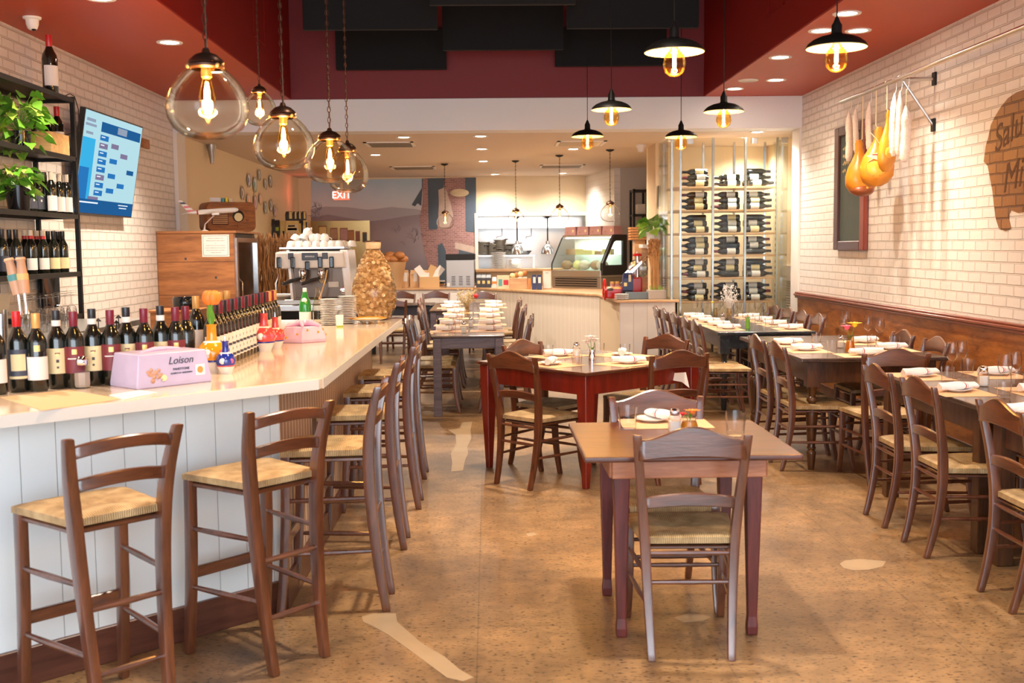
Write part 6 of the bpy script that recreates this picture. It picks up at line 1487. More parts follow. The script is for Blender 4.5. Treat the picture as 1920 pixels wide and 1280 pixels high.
# ---------------------------------------------------------------- back counters
ZCn = .925
cA = at(887, 538.8, z=ZCn); cB = at(1111, 550.4, z=ZCn); cC = Vector((1.53, 12.72, 0)); cD = Vector((2.20, 12.72, 0))
bk = thing('service_counter', 'long cream boarded service counter bending across the back of the room with wood top', 'counter', (0, 0, 0))
yL = cA.y
outer = [(-2.7, yL), (cA.x, yL), (cB.x+.06, cB.y-.1), (1.50, cC.y-.03), (2.22, cC.y-.03)]
inner = [(2.22, 13.55), (1.95, 14.9), (1.75, 16.9), (.35, 18.2), (-2.7, 17.95)]
MB().prism(outer+inner, ZCn-.03, ZCn).build('worktop', 'shelf_oak', bk, bevel=.004)
def face(p, q_, m, nm='front_panel', z1=ZCn-.031, th=.04, off=.03):
    L_ = math.hypot(q_[0]-p[0], q_[1]-p[1]); a = math.atan2(q_[1]-p[1], q_[0]-p[0])
    return MB().box(0, L_, off, off+th, 0, z1).build(nm, m, bk, loc=(p[0], p[1], 0), rz=a)
face(outer[0], outer[1], 'counter_boards_white'); face(outer[1], outer[2], 'counter_boards')
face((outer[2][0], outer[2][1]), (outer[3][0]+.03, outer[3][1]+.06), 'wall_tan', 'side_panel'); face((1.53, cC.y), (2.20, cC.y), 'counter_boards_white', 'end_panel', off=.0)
MB().box(2.18, 2.20, cC.y, 13.5, 0, ZCn-.031).build('side_panel', 'trim_white', bk)
def C(px, py, z=ZCn): return at(px, py, z=z)
def box_on(px0, px1, ptop, pbot, name, label, cat, m, th=.08, dm=None, bagged=True, z=ZCn):
    p = C((px0+px1)/2, pbot, z); return pack(name, label, px0, px1, ptop, pbot, p.y, z, m, dm, th, cat, flare=bagged)
for k, x in enumerate((893, 902, 911.5)): box_on(x, x+9.5, 513, 539, 'coffee_bag', '%s of the black coffee bags with gold dot at the left of the cream counter' % ORD[k], 'coffee bag', 'dark_bag', dm=[('gold', (.25, .75, .28, .50))])
box_on(923, 931, 519, 540, 'paper_bag', 'white and orange small bag between the black bags and the red dot box', 'bag', 'label_white', dm=[('petal_orange', (.0, 1, .4, .6))])
box_on(932, 955, 516, 541, 'pasta_box', 'large cream box with a red dot and a teal window on the cream counter', 'box', 'cream_box', bagged=False, dm=[('red_print', (.52, .92, .28, .66)), ('teal_print', (.12, .42, .2, .72))])
box_on(958.5, 970, 518, 541, 'pasta_box', 'smaller cream box with teal window right of the red dot box', 'box', 'cream_box', bagged=False, dm=[('teal_print', (.1, .7, .3, .8))])
box_on(971.5, 979.5, 519, 541, 'pasta_box', 'white paper packet with printing, left of two alike on the cream counter', 'packet', 'label_white', bagged=True)
box_on(980.5, 988.5, 519, 541, 'pasta_box', 'white paper packet with printing, right of two alike on the cream counter', 'packet', 'label_white', bagged=True)
box_on(990, 996, 522, 542, 'jam_jar', 'small amber jar beside the navy bags', 'jar', 'water_amber', bagged=False)
box_on(997.5, 1006, 515, 543, 'coffee_bag', 'navy blue coffee bag with pale label, left of the pair by the menu board', 'coffee bag', 'navy_bag', dm=[('label_white', (.25, .8, .45, .85))])
box_on(1007, 1016, 515, 543, 'coffee_bag', 'navy blue coffee bag with pale label, right of the pair by the menu board', 'coffee bag', 'navy_bag', dm=[('label_white', (.25, .8, .45, .85))])
p = C(1025.5, 542); t = pack('menu_stand', 'framed white menu sheet standing left of the deli case', 1017.5, 1034, 506, 542, p.y, ZCn, 'shelf_oak', [('white_paper', (.08, .92, .05, .95)), ('ink', (.3, .7, .84, .86))], .02, 'menu stand', flare=False)
p = C(975, 543); bwl = thing('bread_pieces', 'loaf pieces piled behind the white packets', 'bread', (p.x, p.y+.30, ZCn)); 
for k in range(4): MB().ball((-.10+.06*k, .02*(k % 2), .20+.012*k), .045, 10, 8, (1, .8, .9)).build('bread_piece', 'bread' if k % 2 else 'cheese', bwl, smooth=True)
MB().box(-.15, .12, -.06, .08, 0, .165).build('box', 'shelf_oak', bwl, bevel=.004)
# deli display case
dl = at(1035, 538.5, z=.93); dr2 = at(1127, 541, z=.93); dang = math.atan2(dr2.y-dl.y, dr2.x-dl.x); DL = math.hypot(dr2.x-dl.x, dr2.y-dl.y)
dc_ = thing('deli_case', 'refrigerated glass deli case with black end panel full of cheese and ham', 'display case', (dl.x, dl.y, ZCn), dang)
DD = .55; DH = .80
MB().box(0, DL, 0, DD, .0, .17).build('base', 'steel_dull', dc_, bevel=.004); MB().box(0, DL, -.01, DD, .17, .27).build('sill', 'steel', dc_, bevel=.004)
for k in range(4): MB().box(.08, DL-.08, -.012, -.002, .03+.035*k, .045+.035*k).build('vent_slot', 'iron_dark', dc_)
prf = [(0, .27), (0, .36), (.22, .74), (.28, DH), (DD, DH), (DD, .0)]
hol = [(.07, .34), (.07, .40), (.26, .68), (.47, .70), (.47, .33)]
def endp(x, hole=True):
    q = MB(); P_ = [(0, .0), (0, .38), (.22, .75), (.28, DH), (DD, DH), (DD, 0)]; 
    if not hole: return q.rings([[(x, a, b_) for a, b_ in P_], [(x+.03, a, b_) for a, b_ in P_]]).build('end_panel', 'steel_dull', dc_)
    P_ = [(0, .20), (0, .38), (.22, .75), (.28, DH), (DD, DH), (DD, .20)]; Hh_ = [(.065, .35), (.065, .40), (.255, .69), (.30, .71), (.46, .71), (.46, .35)]; n = 6
    vs = [(x+d_, a, b_) for d_ in (0, .035) for a, b_ in P_]+[(x+d_, a, b_) for d_ in (0, .035) for a, b_ in Hh_]; fs = []
    for i in range(n):
        j = (i+1) % n; fs += [(i, j, 12+j, 12+i), (6+i, 18+i, 18+j, 6+j), (i, 6+i, 6+j, j), (12+i, 12+j, 18+j, 18+i)]
    q.add(vs, fs); q.build('end_panel', 'black_plastic', dc_); MB().add([(x+.015, a, b_) for a, b_ in Hh_], [tuple(range(6))]).build('end_glass', 'glass_case', dc_)
endp(DL); 
for x in (0, DL-.001): MB().tube([(x, 0, .27), (x, 0, .37), (x, .22, .745), (x, .28, DH)], .010, 6).build('corner_frame', 'iron_dark', dc_)
MB().rings([[(0, 0, .27), (0, 0, .37), (0, .22, .745), (0, .225, .74), (0, .006, .368), (0, .006, .27)], [(DL, 0, .27), (DL, 0, .37), (DL, .22, .745), (DL, .225, .74), (DL, .006, .368), (DL, .006, .27)]]).build('front_glass', 'glass_case', dc_)
MB().box(0, DL, .24, DD, DH-.03, DH).build('top', 'steel', dc_, bevel=.004); MB().box(0, DL, DD-.03, DD, .27, DH-.03).build('back_wall', 'trim_white', dc_)
MB().box(.02, DL, .17, DD-.04, .49, .50).build('glass_shelf', 'glass_case', dc_)
MB().box(.05, DL-.05, .26, .30, DH-.05, DH-.032).build('light_strip', 'lamp_cool', dc_); light('AREA', 'case_light', tuple(Vector((dl.x, dl.y, ZCn+DH-.06))+Matrix.Rotation(dang, 3, 'Z') @ Vector((DL/2, .33, 0))), 3, (.85, 1, .93), .8, (0, 0, dang), sy=.1)
o2 = MB().ball((.10, .012, .225), .03, 12, 8, (1.2, .3, .5)).build('badge', 'black_gloss', dc_, smooth=True)
def ind(name, label, cat, m, fn, x, y, z):
    w_ = Vector((dl.x, dl.y, ZCn))+Matrix.Rotation(dang, 3, 'Z') @ Vector((x, y, z)); q = MB(); fn(q); o = q.build(name, m, loc=tuple(w_), rz=dang, smooth=True); return tag(o, label, cat)
wedge = lambda q: q.prism([(-.09, -.05), (.09, -.05), (.05, .07)], 0, .085)
for k, (x, m_, f_, c_, lb) in enumerate(((.14, 'meat', lambda q: q.lathe([(.001, 0), (.10, 0), (.10, .09), (.001, .09)], n=22), 'cheese', 'half wheel of brown rind cheese, upper shelf of the deli case at the left'), (.33, 'cheese', wedge, 'cheese', 'pale cheese wedge on the upper shelf left of centre'), (.52, 'cheese', lambda q: q.box(-.09, .08, -.06, .06, 0, .07), 'cheese', 'block of pale cheese on the upper shelf of the deli case'),
        (.70, 'meat', lambda q: q.box(-.06, .06, -.05, .05, 0, .055), 'cheese', 'small dark rind cheese block on the upper shelf'), (.88, 'cheese', wedge, 'cheese', 'cheese wedge on the upper shelf nearest the black end panel'))):
    ind('cheese', lb, c_, m_, f_, x, .32, .502)
random.seed(31)
for k, (x, m_, lb) in enumerate(((.13, 'meat', 'mottled cured meat at the left bottom of the deli case'), (.32, 'cheese', 'pale cheese ball on the lower level of the deli case'), (.50, 'salami', 'long salami lying in the middle of the deli case bottom'), (.68, 'meat', 'brown ham joint on the lower level of the deli case'), (.86, 'salami', 'wrapped sausage on the lower level near the black end panel'))):
    ind('cured_meat', lb, 'cured meat', m_, lambda q: q.ball((0, 0, .075), .078, 14, 10, (1.3, 1.0, .95)), x, .20+.06*(k % 2), .272)
for k in range(4):
    w_ = Vector((dl.x, dl.y, ZCn+DH+.0005))+Matrix.Rotation(dang, 3, 'Z') @ Vector((.14+.26*k, .36, 0))
    t = thing('gift_box', '%s pinkish printed box from the left on top of the deli case' % ORD[k], 'box', tuple(w_), dang)
    frustum(.235, .20, .13, .92).build('carton', 'rose_card', t, bevel=.003); MB().box(.05, .085, -.104, -.099, .045, .085).build('printed_label', 'label_cream', t); MB().ball((-.06, -.098, .05), .022, 8, 6, (1, .3, .8)).build('printed_fruit', 'meat', t)
# --- slicer, jars, plates on the near end counter
zc2 = ZCn+.0005
sl = thing('meat_slicer', 'red and chrome flywheel meat slicer on the end of the counter', 'slicer', (0, 0, 0)); SYY = 13.25
def W(px, py, Y=SYY): return at(px, py, Y=Y)
a = W(1134, 556); b2 = W(1172, 531); MB().box(a.x, b2.x, SYY-.12, SYY+.25, ZCn, b2.z-.04).build('base', 'slicer_red', sl, bevel=.02, seg=2)
MB().box(W(1180, 530).x, W(1206, 520).x, SYY+.05, SYY+.3, ZCn, W(1190, 520).z).build('base', 'slicer_red', sl, bevel=.02, seg=2)
fwc = W(1128.5, 541); q = MB(); q.T = fr((fwc.x, SYY-.28, fwc.z), (0, 1, 0), (0, 0, 1), (1, 0, 0)); rf = 20/155
q.lathe([(rf*.86, -.012), (rf, -.012), (rf, .012), (rf*.86, .012), (rf*.86, -.012)], n=32, cap=False)
for k in range(5): q.tube([(0, 0, 0), (rf*.9*cos(R(72*k)), rf*.9*sin(R(72*k)), 0)], .008, 6)
q.lathe([(.02, -.02), (.02, .03), (.001, .03)], n=12); q.build('flywheel', 'slicer_red', sl, smooth=True)
MB().tube([(fwc.x, SYY-.28, fwc.z), (fwc.x+.10, SYY-.20, fwc.z-.0), (a.x+.05, SYY-.1, fwc.z)], .018, 10).build('axle', 'steel', sl, smooth=True)
q = MB(); c_ = W(1196, 498); q.T = Matrix.Translation((c_.x, SYY+.12, c_.z)) @ Matrix.Rotation(R(-40), 4, 'Y'); q.box(-.17, .17, -.10, .10, -.015, .02); q.build('carriage', 'chrome', sl, bevel=.006)
q = MB(); c_ = W(1188, 508); q.T = Matrix.Translation((c_.x, SYY+.0, c_.z)) @ Matrix.Rotation(R(-45), 4, 'Y'); q.box(-.22, .14, -.02, .02, -.008, .008); q.build('guide_rail', 'chrome', sl, bevel=.003)
c_ = W(1200, 505); q = MB(); q.T = fr((c_.x, SYY+.20, c_.z), (1, 0, 0), (0, 0, 1), (0, -1, 0)); q.lathe([(.12, 0), (.125, .008), (.11, .016), (.001, .018)], n=36); q.build('blade', 'steel_bright', sl, smooth=True)
c_ = W(1199, 477); MB().lathe([(.001, 0), (.055, 0), (.06, .012), (.045, .03), (.001, .036)], (c_.x, SYY+.2, c_.z-.02), 22).build('blade_cap', 'slicer_red', sl, smooth=True)
MB().lathe([(.012, .03), (.012, .055), (.001, .058)], (c_.x, SYY+.2, c_.z-.02), 12).build('cap_knob', 'label_white', sl, smooth=True)
MB().tube([(c_.x, SYY+.2, ZCn+.1), (c_.x, SYY+.2, c_.z)], .03, 12).build('column', 'steel', sl, smooth=True)
bt = W(1172, 541, 13.0); bt2 = W(1215, 552, 13.0); tag(MB().box(bt.x, bt2.x, 12.86, 13.0, ZCn, ZCn+.085).build('storage_tray', 'slate_blue', bevel=.006), 'blue grey plastic tray in front of the meat slicer', 'tray')
wbd = at(1208, 505, Y=13.5); tag(MB().box(wbd.x-.045, wbd.x+.045, 13.48, 13.51, ZCn, ZCn+.60).build('cutting_board', 'shelf_oak', bevel=.01), 'narrow wooden cutting board standing upright behind the slicer', 'cutting board')
pk = W(1177, 503, 13.5); pack('coffee_bag', 'navy coffee bag with gold badge hanging in front of the slicer carriage', 1168, 1187, 488, 521, 13.05, ZCn+.10, 'navy_bag', [('gold', (.1, .4, .25, .45)), ('cream_box', (.55, .8, .5, .9))], .09)
tag(MB().box(at(1168, 520, Y=13.0).x, at(1187, 520, Y=13.0).x, 13.03, 13.15, ZCn, ZCn+.0995).build('wooden_block', 'iron_dark'), 'dark block carrying the navy coffee bag by the slicer', 'block')
for k, x in enumerate((1148, 1157)):
    p = at(x, 535, Y=13.9); t = thing('spice_jar', '%s of two glass jars with gold lids behind the red slicer base' % ('left' if k == 0 else 'right'), 'jar', (p.x, 13.9, ZCn))
    MB().lathe([(.001, 0), (.026, 0), (.028, .01), (.028, .155), (.001, .155)], n=18).build('jar_body', 'rose_card', t, smooth=True); MB().lathe([(.029, .155), (.029, .18), (.001, .182)], n=18).build('lid', 'gold', t, smooth=True)
p = at(1168, 559, Y=12.86)
for k in range(5):
    o = MB().lathe([(.001, 0), (.045, 0), (.085, .012), (.085, .016), (.045, .006), (.001, .006)], n=26).build('plate', 'ceramic_white', loc=(p.x-.02, 12.83, ZCn+.0005+k*.0135), smooth=True)
    tag(o, '%s plate from the top in the small stack at the corner of the white counter' % ORD[4-k], 'plate', 'plates stacked at the corner of the white counter')
# planter with dried stems
pl0 = at(1228, 555, Y=12.9); pw_ = at(1249, 555, Y=12.9).x-at(1216, 555, Y=12.9).x
pn = thing('twig_planter', 'square concrete planter holding a bundle of dry brown stems on the white counter', 'planter', ((at(1216, 555, Y=12.9).x+at(1249, 555, Y=12.9).x)/2-.01, 12.92, ZCn))
MB().box(-pw_/2, pw_/2, -.10, .10, 0, .11).build('pot', 'concrete', pn, bevel=.006)
random.seed(6); q = MB(); q2 = MB()
for i in range(110):
    a_ = random.uniform(0, 2*PI); r0 = random.uniform(0, .045); r1 = random.uniform(.0, .075); h_ = .70*random.uniform(.85, 1.0)
    q.tube([(r0*cos(a_)-.02, r0*sin(a_), .10), (r0*cos(a_)*1.1-.02, r0*sin(a_)*1.1, .30), (r1*cos(a_+.5)-.025, r1*sin(a_+.5), .55), (r1*cos(a_+.6)*.75-.03, r1*sin(a_+.6)*.75, h_)], [.005, .005, .006, .004], 4)
for i in range(220):
    a_ = random.uniform(0, 2*PI); r1 = .07*math.sqrt(random.random()); q2.ball((-.028+r1*cos(a_), r1*sin(a_), random.uniform(.52, .70)), .011, 5, 4, (1, 1, 1.6))
q.build('stem', 'twig', pn); q2.build('seed_head', 'twig_dark', pn)
q = MB()
for i in range(60): a_ = random.uniform(0, 2*PI); r0 = random.uniform(.02, .075); q.tube([(r0*cos(a_), r0*sin(a_)*.9, .10), (r0*cos(a_)*1.3, r0*sin(a_)*1.1, random.uniform(.13, .17))], [.003, .001], 3)
q.build('moss', 'leaf_light', pn)
# shelf with plant, black shelving behind
ps = at(1222, 458, Y=13.2); psh = thing('plant_shelf', 'short white shelf fixed to the cream pillar holding the potted plant', 'shelf', (0, 0, 0))
MB().box(at(1203, 458, Y=13.4).x, GX0-.02, 13.3, 13.649, at(1222, 460, Y=13.2).z-.03, at(1222, 458, Y=13.2).z).build('board', 'trim_white', psh, bevel=.003)
pothos('potted_plant', 'broad leaved green plant in a white pot on the short white shelf', (at(1224, 458, Y=13.45).x, 13.45, at(1222, 458, Y=13.2).z), 20, .10, 'ceramic_white', .19, 14, sz=.15, pr=.085, ph=.15, trail=False)
bs = thing('back_shelving', 'black metal shelving with boxes against the grey back wall', 'shelving', (0, 0, 0)); bY = 17.3
for x in (1189, 1213, 1234): 
    X = at(x, 400, Y=bY).x
    for y in (bY, bY+.4): MB().box(X-.018, X+.018, y, y+.03, 0, at(x, 354, Y=bY).z).build('post', 'black_metal', bs)
for y_ in (355, 401, 447): z = at(1210, y_, Y=bY).z; MB().box(at(1188, 400, Y=bY).x, at(1236, 400, Y=bY).x, bY, bY+.43, z-.03, z).build('shelf_board', 'black_metal', bs)
p = at(1200, 400, Y=bY+.1); z = at(1210, 401, Y=bY).z
tag(MB().box(p.x-.04, p.x+.16, bY+.08, bY+.35, z+.0005, z+.16).build('carton', 'label_white', bevel=.003), 'white and red carton on the black back shelving', 'box')
tag(MB().lathe([(.001, 0), (.05, 0), (.05, .17), (.001, .17)], (at(1222, 400, Y=bY+.1).x, bY+.2, z+.0005), 20).build('tin_can', 'rose_card', smooth=True), 'pinkish tin can on the black back shelving', 'tin')
p = at(1196, 450, Y=14.6); wcr = thing('woven_crate', 'dark brown woven crate behind the green plant', 'crate', (0, 0, 0))
a = at(1181, 450, Y=14.9); b2 = at(1212, 426, Y=14.9)
for k in range(5): MB().box(a.x, b2.x, 14.85, 15.1, a.z+k*.036, a.z+k*.036+.030).build('slat', 'twig_dark', wcr, bevel=.004)
tag(MB().box(a.x+.06, b2.x-.02, 14.87, 15.08, 0, a.z-.0005).build('wooden_stand', 'shelf_oak'), 'pale wooden stand carrying the woven crate beside the slicer', 'stand')
tag(MB().box(at(1234,385,Y=13.64).x, at(1238.5,385,Y=13.64).x, 13.63, 13.649, at(1236, 385, Y=13.3).z, at(1236, 345, Y=13.3).z).build('wall_ornament', 'iron_dark', bevel=.002), 'small dark ornament on the cream pillar beside the wine cabinet', 'ornament')
# ---------------------------------------------------------------- left part of the back counter
def L_(px, py): return at(px, py, z=ZCn)
for k, x in enumerate((750.5, 769, 790)):
    t = box_on(x, x+15+2*(k == 2), 506, 539, 'paper_bag', '%s brown paper bag with pale window on the back counter' % ORD[k], 'paper bag', 'kraft_bag', th=.12, dm=[('label_white', (.42, .85, .35, .85))])
tk = thing('takeaway_cards', 'fan of white and brown paper cards standing behind the brown paper bags', 'paper cards', (at(805, 510, Y=17.5).x, 17.5, ZCn)); h0 = at(805, 514, Y=17.5).z-ZCn
for k, (a_, m_) in enumerate(((-35, 'white_paper'), (25, 'kraft'), (40, 'white_paper'))):
    q = MB(); q.T = Matrix.Translation((-.10+.10*k, .012*k, h0-.02)) @ Matrix.Rotation(R(a_), 4, 'Y'); q.box(-.055, .055, -.003, .003, -.08, .17); q.build('card', m_, tk)
MB().box(-.16, .16, -.05, .06, 0, h0-.04).build('box', 'kraft', tk, bevel=.003)
pb = at(737, 530, Y=17.45); bb = thing('bread_basket', 'tall wicker basket of glossy bread rolls behind the cork jar', 'basket', (at(738, 530, Y=17.45).x, 17.45, ZCn)); zt_ = at(740, 493, Y=17.45).z-ZCn
MB().lathe([(.001, 0), (.13, 0), (.20, zt_), (.21, zt_+.02), (.19, zt_+.02), (.185, zt_-.02), (.001, zt_-.05)], n=24, cap=False).build('wicker_body', 'kraft_bag', bb, smooth=True)
for k in range(6): MB().ball((-.10+.05*k, -.05+.06*(k % 2), zt_+.06+.06*(k % 3 == 1)), .085, 12, 8, (1.1, .8, .75)).build('bread_roll', 'bread', bb, smooth=True)
ia = L_(838, 538); ib = L_(892, 538); iw = (ib.x-ia.x)/2; it = at(865, 476, Y=17.4).z-ZCn
ic2 = thing('ice_machine', 'brushed steel countertop machine with black lid and vent slots on the back counter', 'appliance', ((ia.x+ib.x)/2, 17.33, ZCn))
MB().box(-iw*.98, iw*.92, 0, .42, 0, it-.09).build('body', 'steel_dull', ic2, bevel=.006); MB().box(-iw, iw, -.015, .44, it-.09, it).build('lid', 'iron_dark', ic2, bevel=.006)
for cx_ in (-.50, .0, .50):
    for k in range(6): MB().box(iw*cx_-.03, iw*cx_+.03, -.0025, .0005, .04+k*.026, .05+k*.026).build('vent_slot', 'iron_dark', ic2)
MB().box(-iw*.95, -iw*.75, -.01, .0, .02, .075).build('switch', 'label_white', ic2, bevel=.002)
p = L_(822, 537); bxs = thing('cardboard_tray', 'stack of flat cardboard trays left of the steel countertop machine', 'tray', (p.x, p.y+.12, ZCn))
for k in range(4): MB().box(-.09+.01*(k % 2), .09+.01*(k % 2), -.1, .1, k*.025, k*.025+.018).build('tray', ('shelf_oak', 'kraft', 'iron_dark', 'label_white')[k], bxs, bevel=.002)
# ---------------------------------------------------------------- kitchen
KY = 20.15
hd = thing('kitchen_hood', 'long steel extractor hood seen through the kitchen pass', 'hood', (0, 0, 0)); hz_ = at(1000, 428, Y=KY+.5).z
MB().box(KX0-.3, KX1+.3, KY+.5, KY+1.6, hz_, hz_+.55).build('canopy', 'steel_bright', hd, bevel=.01); MB().box(KX0-.3, KX1+.3, KY+1.95, KY+2.0, .9, hz_).build('splashback', 'steel', hd)
ks = thing('kitchen_shelf', 'steel kitchen shelf crowded with stacked pans', 'shelf', (0, 0, 0)); ksz = at(950, 478, Y=KY+.6).z; kx0, kx1 = KX0-.1, at(1003, 478, Y=KY+.6).x
MB().box(kx0, kx1, KY+.45, KY+.95, ksz-.03, ksz).build('shelf_board', 'steel', ks, bevel=.003)
for x in (kx0+.05, kx1-.03): MB().box(x-.015, x+.015, KY+.48, KY+.51, KZ0-.05, ksz-.03).build('post', 'steel', ks)
ct = tag(MB().box(KX0-.9, KX1+.6, YF+.26, KY+1.0, .0, KZ0-.06).build('kitchen_counter', 'steel'), 'steel work counter inside the kitchen pass', 'counter')
mat('pan_metal', (.60, .55, .48), .35, .6)
def pan():
    t = thing('frying_pan', 'x', 'pan')
    MB().lathe([(.001, 0), (.09, 0), (.13, .05), (.126, .05), (.088, .006), (.001, .006)], n=24, cap=False).build('pan_body', 'pan_metal', t, smooth=True)
    MB().tube([(.12, 0, .045), (.20, 0, .06), (.27, 0, .06)], .009, 6).build('handle', 'iron_dark', t, smooth=True); return t
PN = Proto(pan); random.seed(12)
for j, (px, n) in enumerate(((907, 6), (924, 5), (938, 7), (953, 5), (966, 4))):
    x = at(px, 478, Y=KY+.6).x
    for k in range(n): PN.put((x+random.uniform(-.01, .01), KY+.68, ksz+.0005+k*.040), random.uniform(0, 6), 'steel pan number %s from the bottom in the %s pan stack on the kitchen shelf' % (ORD[k], ORD[j]), 'pans stacked on the kitchen shelf')
p = at(988, 476, Y=KY+.6); tag(MB().lathe([(.001, 0), (.07, 0), (.15, .08), (.145, .08), (.068, .006), (.001, .006)], (p.x-.04, KY+.68, ksz+.0005), 26, cap=False).build('mixing_bowl', 'steel_bright', smooth=True), 'shiny steel mixing bowl at the right end of the kitchen shelf', 'bowl')
KP = Proto(lambda: tag(MB().lathe([(.001, 0), (.07, 0), (.135, .012), (.135, .018), (.07, .006), (.001, .006)], n=26).build('plate', 'ceramic_white', smooth=True), 'x', 'plate'))
for j, (px, top_) in enumerate(((934.5, 471), (963.5, 485))):
    x = at(px, 503, Y=YF).x; h_ = at(px, top_, Y=YF).z-KZ0; n = int(h_/.022)
    for k in range(n): KP.put((x, YF-.06, KZ0+.0005+k*.0215), 0, '%s white plate in the %s stack on the ledge of the kitchen pass' % (('topmost' if k == n-1 else 'lowest' if k == 0 else 'middle layer'), ('taller left', 'lower right')[j]), 'plates stacked on the kitchen pass ledge')
q = MB()
for px in (941, 996): a = at(px, 428, Y=KY+.5); q.tube([(a.x, KY+.48, a.z), (a.x, KY+.48, a.z-.14), (a.x-.10, KY+.48, a.z-.16), (a.x-.10, KY+.48, a.z-.19)], .008, 6)
tag(q.build('gas_pipe', 'bronze'), 'thin bent pipes under the kitchen hood', 'pipe')
# ---------------------------------------------------------------- mural on the far wall (layers of a printed wallpaper)
mu = thing('wall_mural', 'photo mural of misty hills and a ruined brick farmhouse on the far wall', 'mural', (0, 0, 0))
wood('mural_brick', (.19, .085, .085), (.40, .20, .19), .7, 'X', 3, 1.5, 0); MATS['mural_brick']
brick('mural_bricks', (.40, .21, .20), (.27, .14, .14), (.48, .34, .33), axes='XZ', bw=.085, bh=.033, ms=.004, bump=0, rough=.7, noise=.05)
def grad(name, stops, axis='Z', z0=0, z1=1):
    m, nt, b = nodes(name); tc = N(nt, 'TexCoord'); sp = N(nt, 'SeparateXYZ'); L(nt, tc.outputs['Object'], sp.inputs[0]); mr = N(nt, 'MapRange'); mr.inputs['From Min'].default_value = z0; mr.inputs['From Max'].default_value = z1
    no = N(nt, 'TexNoise'); no.inputs['Scale'].default_value = 3; no.inputs['Detail'].default_value = 7; L(nt, tc.outputs['Object'], no.inputs['Vector'])
    ma = N(nt, 'Math', operation='MULTIPLY_ADD'); ma.inputs[1].default_value = .30; L(nt, no.outputs['Fac'], ma.inputs[0]); L(nt, sp.outputs[axis], ma.inputs[2]); L(nt, ma.outputs[0], mr.inputs[0])
    cr = N(nt, 'ValToRGB'); e = cr.color_ramp.elements; e[0].position = stops[0][0]; e[0].color = C4(stops[0][1]); e[1].position = stops[-1][0]; e[1].color = C4(stops[-1][1])
    for p_, c in stops[1:-1]: k = e.new(p_); k.color = C4(c)
    L(nt, mr.outputs[0], cr.inputs[0]); L(nt, cr.outputs[0], b.inputs['Base Color']); b.inputs['Roughness'].default_value = .7; MATS[name] = m
mz = lambda py: at(740, py, Y=YF).z
grad('mural_sky', [(0, (.70, .70, .76)), (.5, (.62, .70, .82)), (1, (.44, .60, .76))], z0=mz(400)+.1, z1=mz(335)+.1)
grad('mural_hill_far', [(0, (.50, .47, .53)), (1, (.44, .44, .52))], z0=mz(420), z1=mz(390))
grad('mural_hill', [(0, (.10, .12, .17)), (.22, (.22, .19, .24)), (.45, (.30, .26, .30)), (.75, (.40, .34, .38)), (1, (.31, .28, .34))], z0=mz(540)+.1, z1=mz(408)+.15)
mat('mural_slate', (.085, .12, .17), .7, var=.2, vscale=4); mat('mural_stone', (.58, .46, .40), .7, var=.2, vscale=12); mat('mural_branch', (.10, .09, .11), .8)
def layer(nm, m, pts, k, lab_=None):
    P_ = [at(a_, b_, Y=YF) for a_, b_ in pts]; n = len(P_); y = YF-.001-.0012*k
    q = MB(); q.add([(p_.x, y, p_.z) for p_ in P_]+[(p_.x, YF-.0003, p_.z) for p_ in P_], [tuple(range(n)), tuple(range(n, 2*n))[::-1]]+[(i, (i+1) % n, n+(i+1) % n, n+i) for i in range(n)]); return q.build(nm, m, mu)
layer('sky', 'mural_sky', [(583, 337.5), (892, 332.5), (893, 545), (583, 545)], 0)
layer('far_hills', 'mural_hill_far', [(583, 392), (610, 387), (650, 388), (690, 393), (735, 388), (780, 392), (810, 398), (810, 545), (583, 545)], 1)
layer('hills', 'mural_hill', [(583, 408), (615, 402), (650, 408), (690, 415), (720, 412), (760, 405), (795, 401), (820, 404), (835, 545), (583, 545)], 2)
layer('farmhouse_wall', 'mural_bricks', [(792, 334.2), (892, 332.5), (893, 545), (805, 545), (803, 500), (795, 470), (790, 440), (787, 410), (792, 380)], 3)
layer('roof_eave', 'mural_slate', [(791, 335), (791, 352), (772, 384), (778, 387), (783, 381), (790, 386), (793, 334.5)], 4)
layer('shutter', 'mural_slate', [(802, 334), (833, 333.5), (832, 352), (822, 356), (823, 384), (820, 430), (804, 430)], 5)
layer('shutter', 'mural_slate', [(872, 333), (892.5, 332.6), (893, 436), (873, 434)], 5)
layer('pale_plaster', 'mural_stone', [(822, 352), (830, 344), (838, 360), (846, 385), (850, 405), (842, 425), (824, 428), (822, 400)], 4)
layer('stone_lintel', 'mural_stone', [(853, 454), (893, 463), (893, 476), (853, 466)], 5)
layer('dark_doorway', 'mural_slate', [(860, 468), (893, 476), (893, 530), (860, 530)], 4)
layer('dark_recess', 'mural_slate', [(821, 460), (829, 455), (836, 470), (838, 540), (822, 540)], 5)
q = MB(); random.seed(15)
for i in range(46):
    x, y = (random.uniform(584, 600), random.uniform(385, 412)) if i < 26 else (random.uniform(740, 800), random.uniform(430, 465)); a = at(x, y, Y=YF); an = random.uniform(.2, 2.6)
    q.tube([(a.x, YF-.006, a.z), (a.x+.06*cos(an), YF-.006, a.z+.06*sin(an)), (a.x+.11*cos(an+.5), YF-.006, a.z+.11*sin(an+.5))], [.003, .002, .001], 3)
q.build('bare_branch', 'mural_branch', mu)

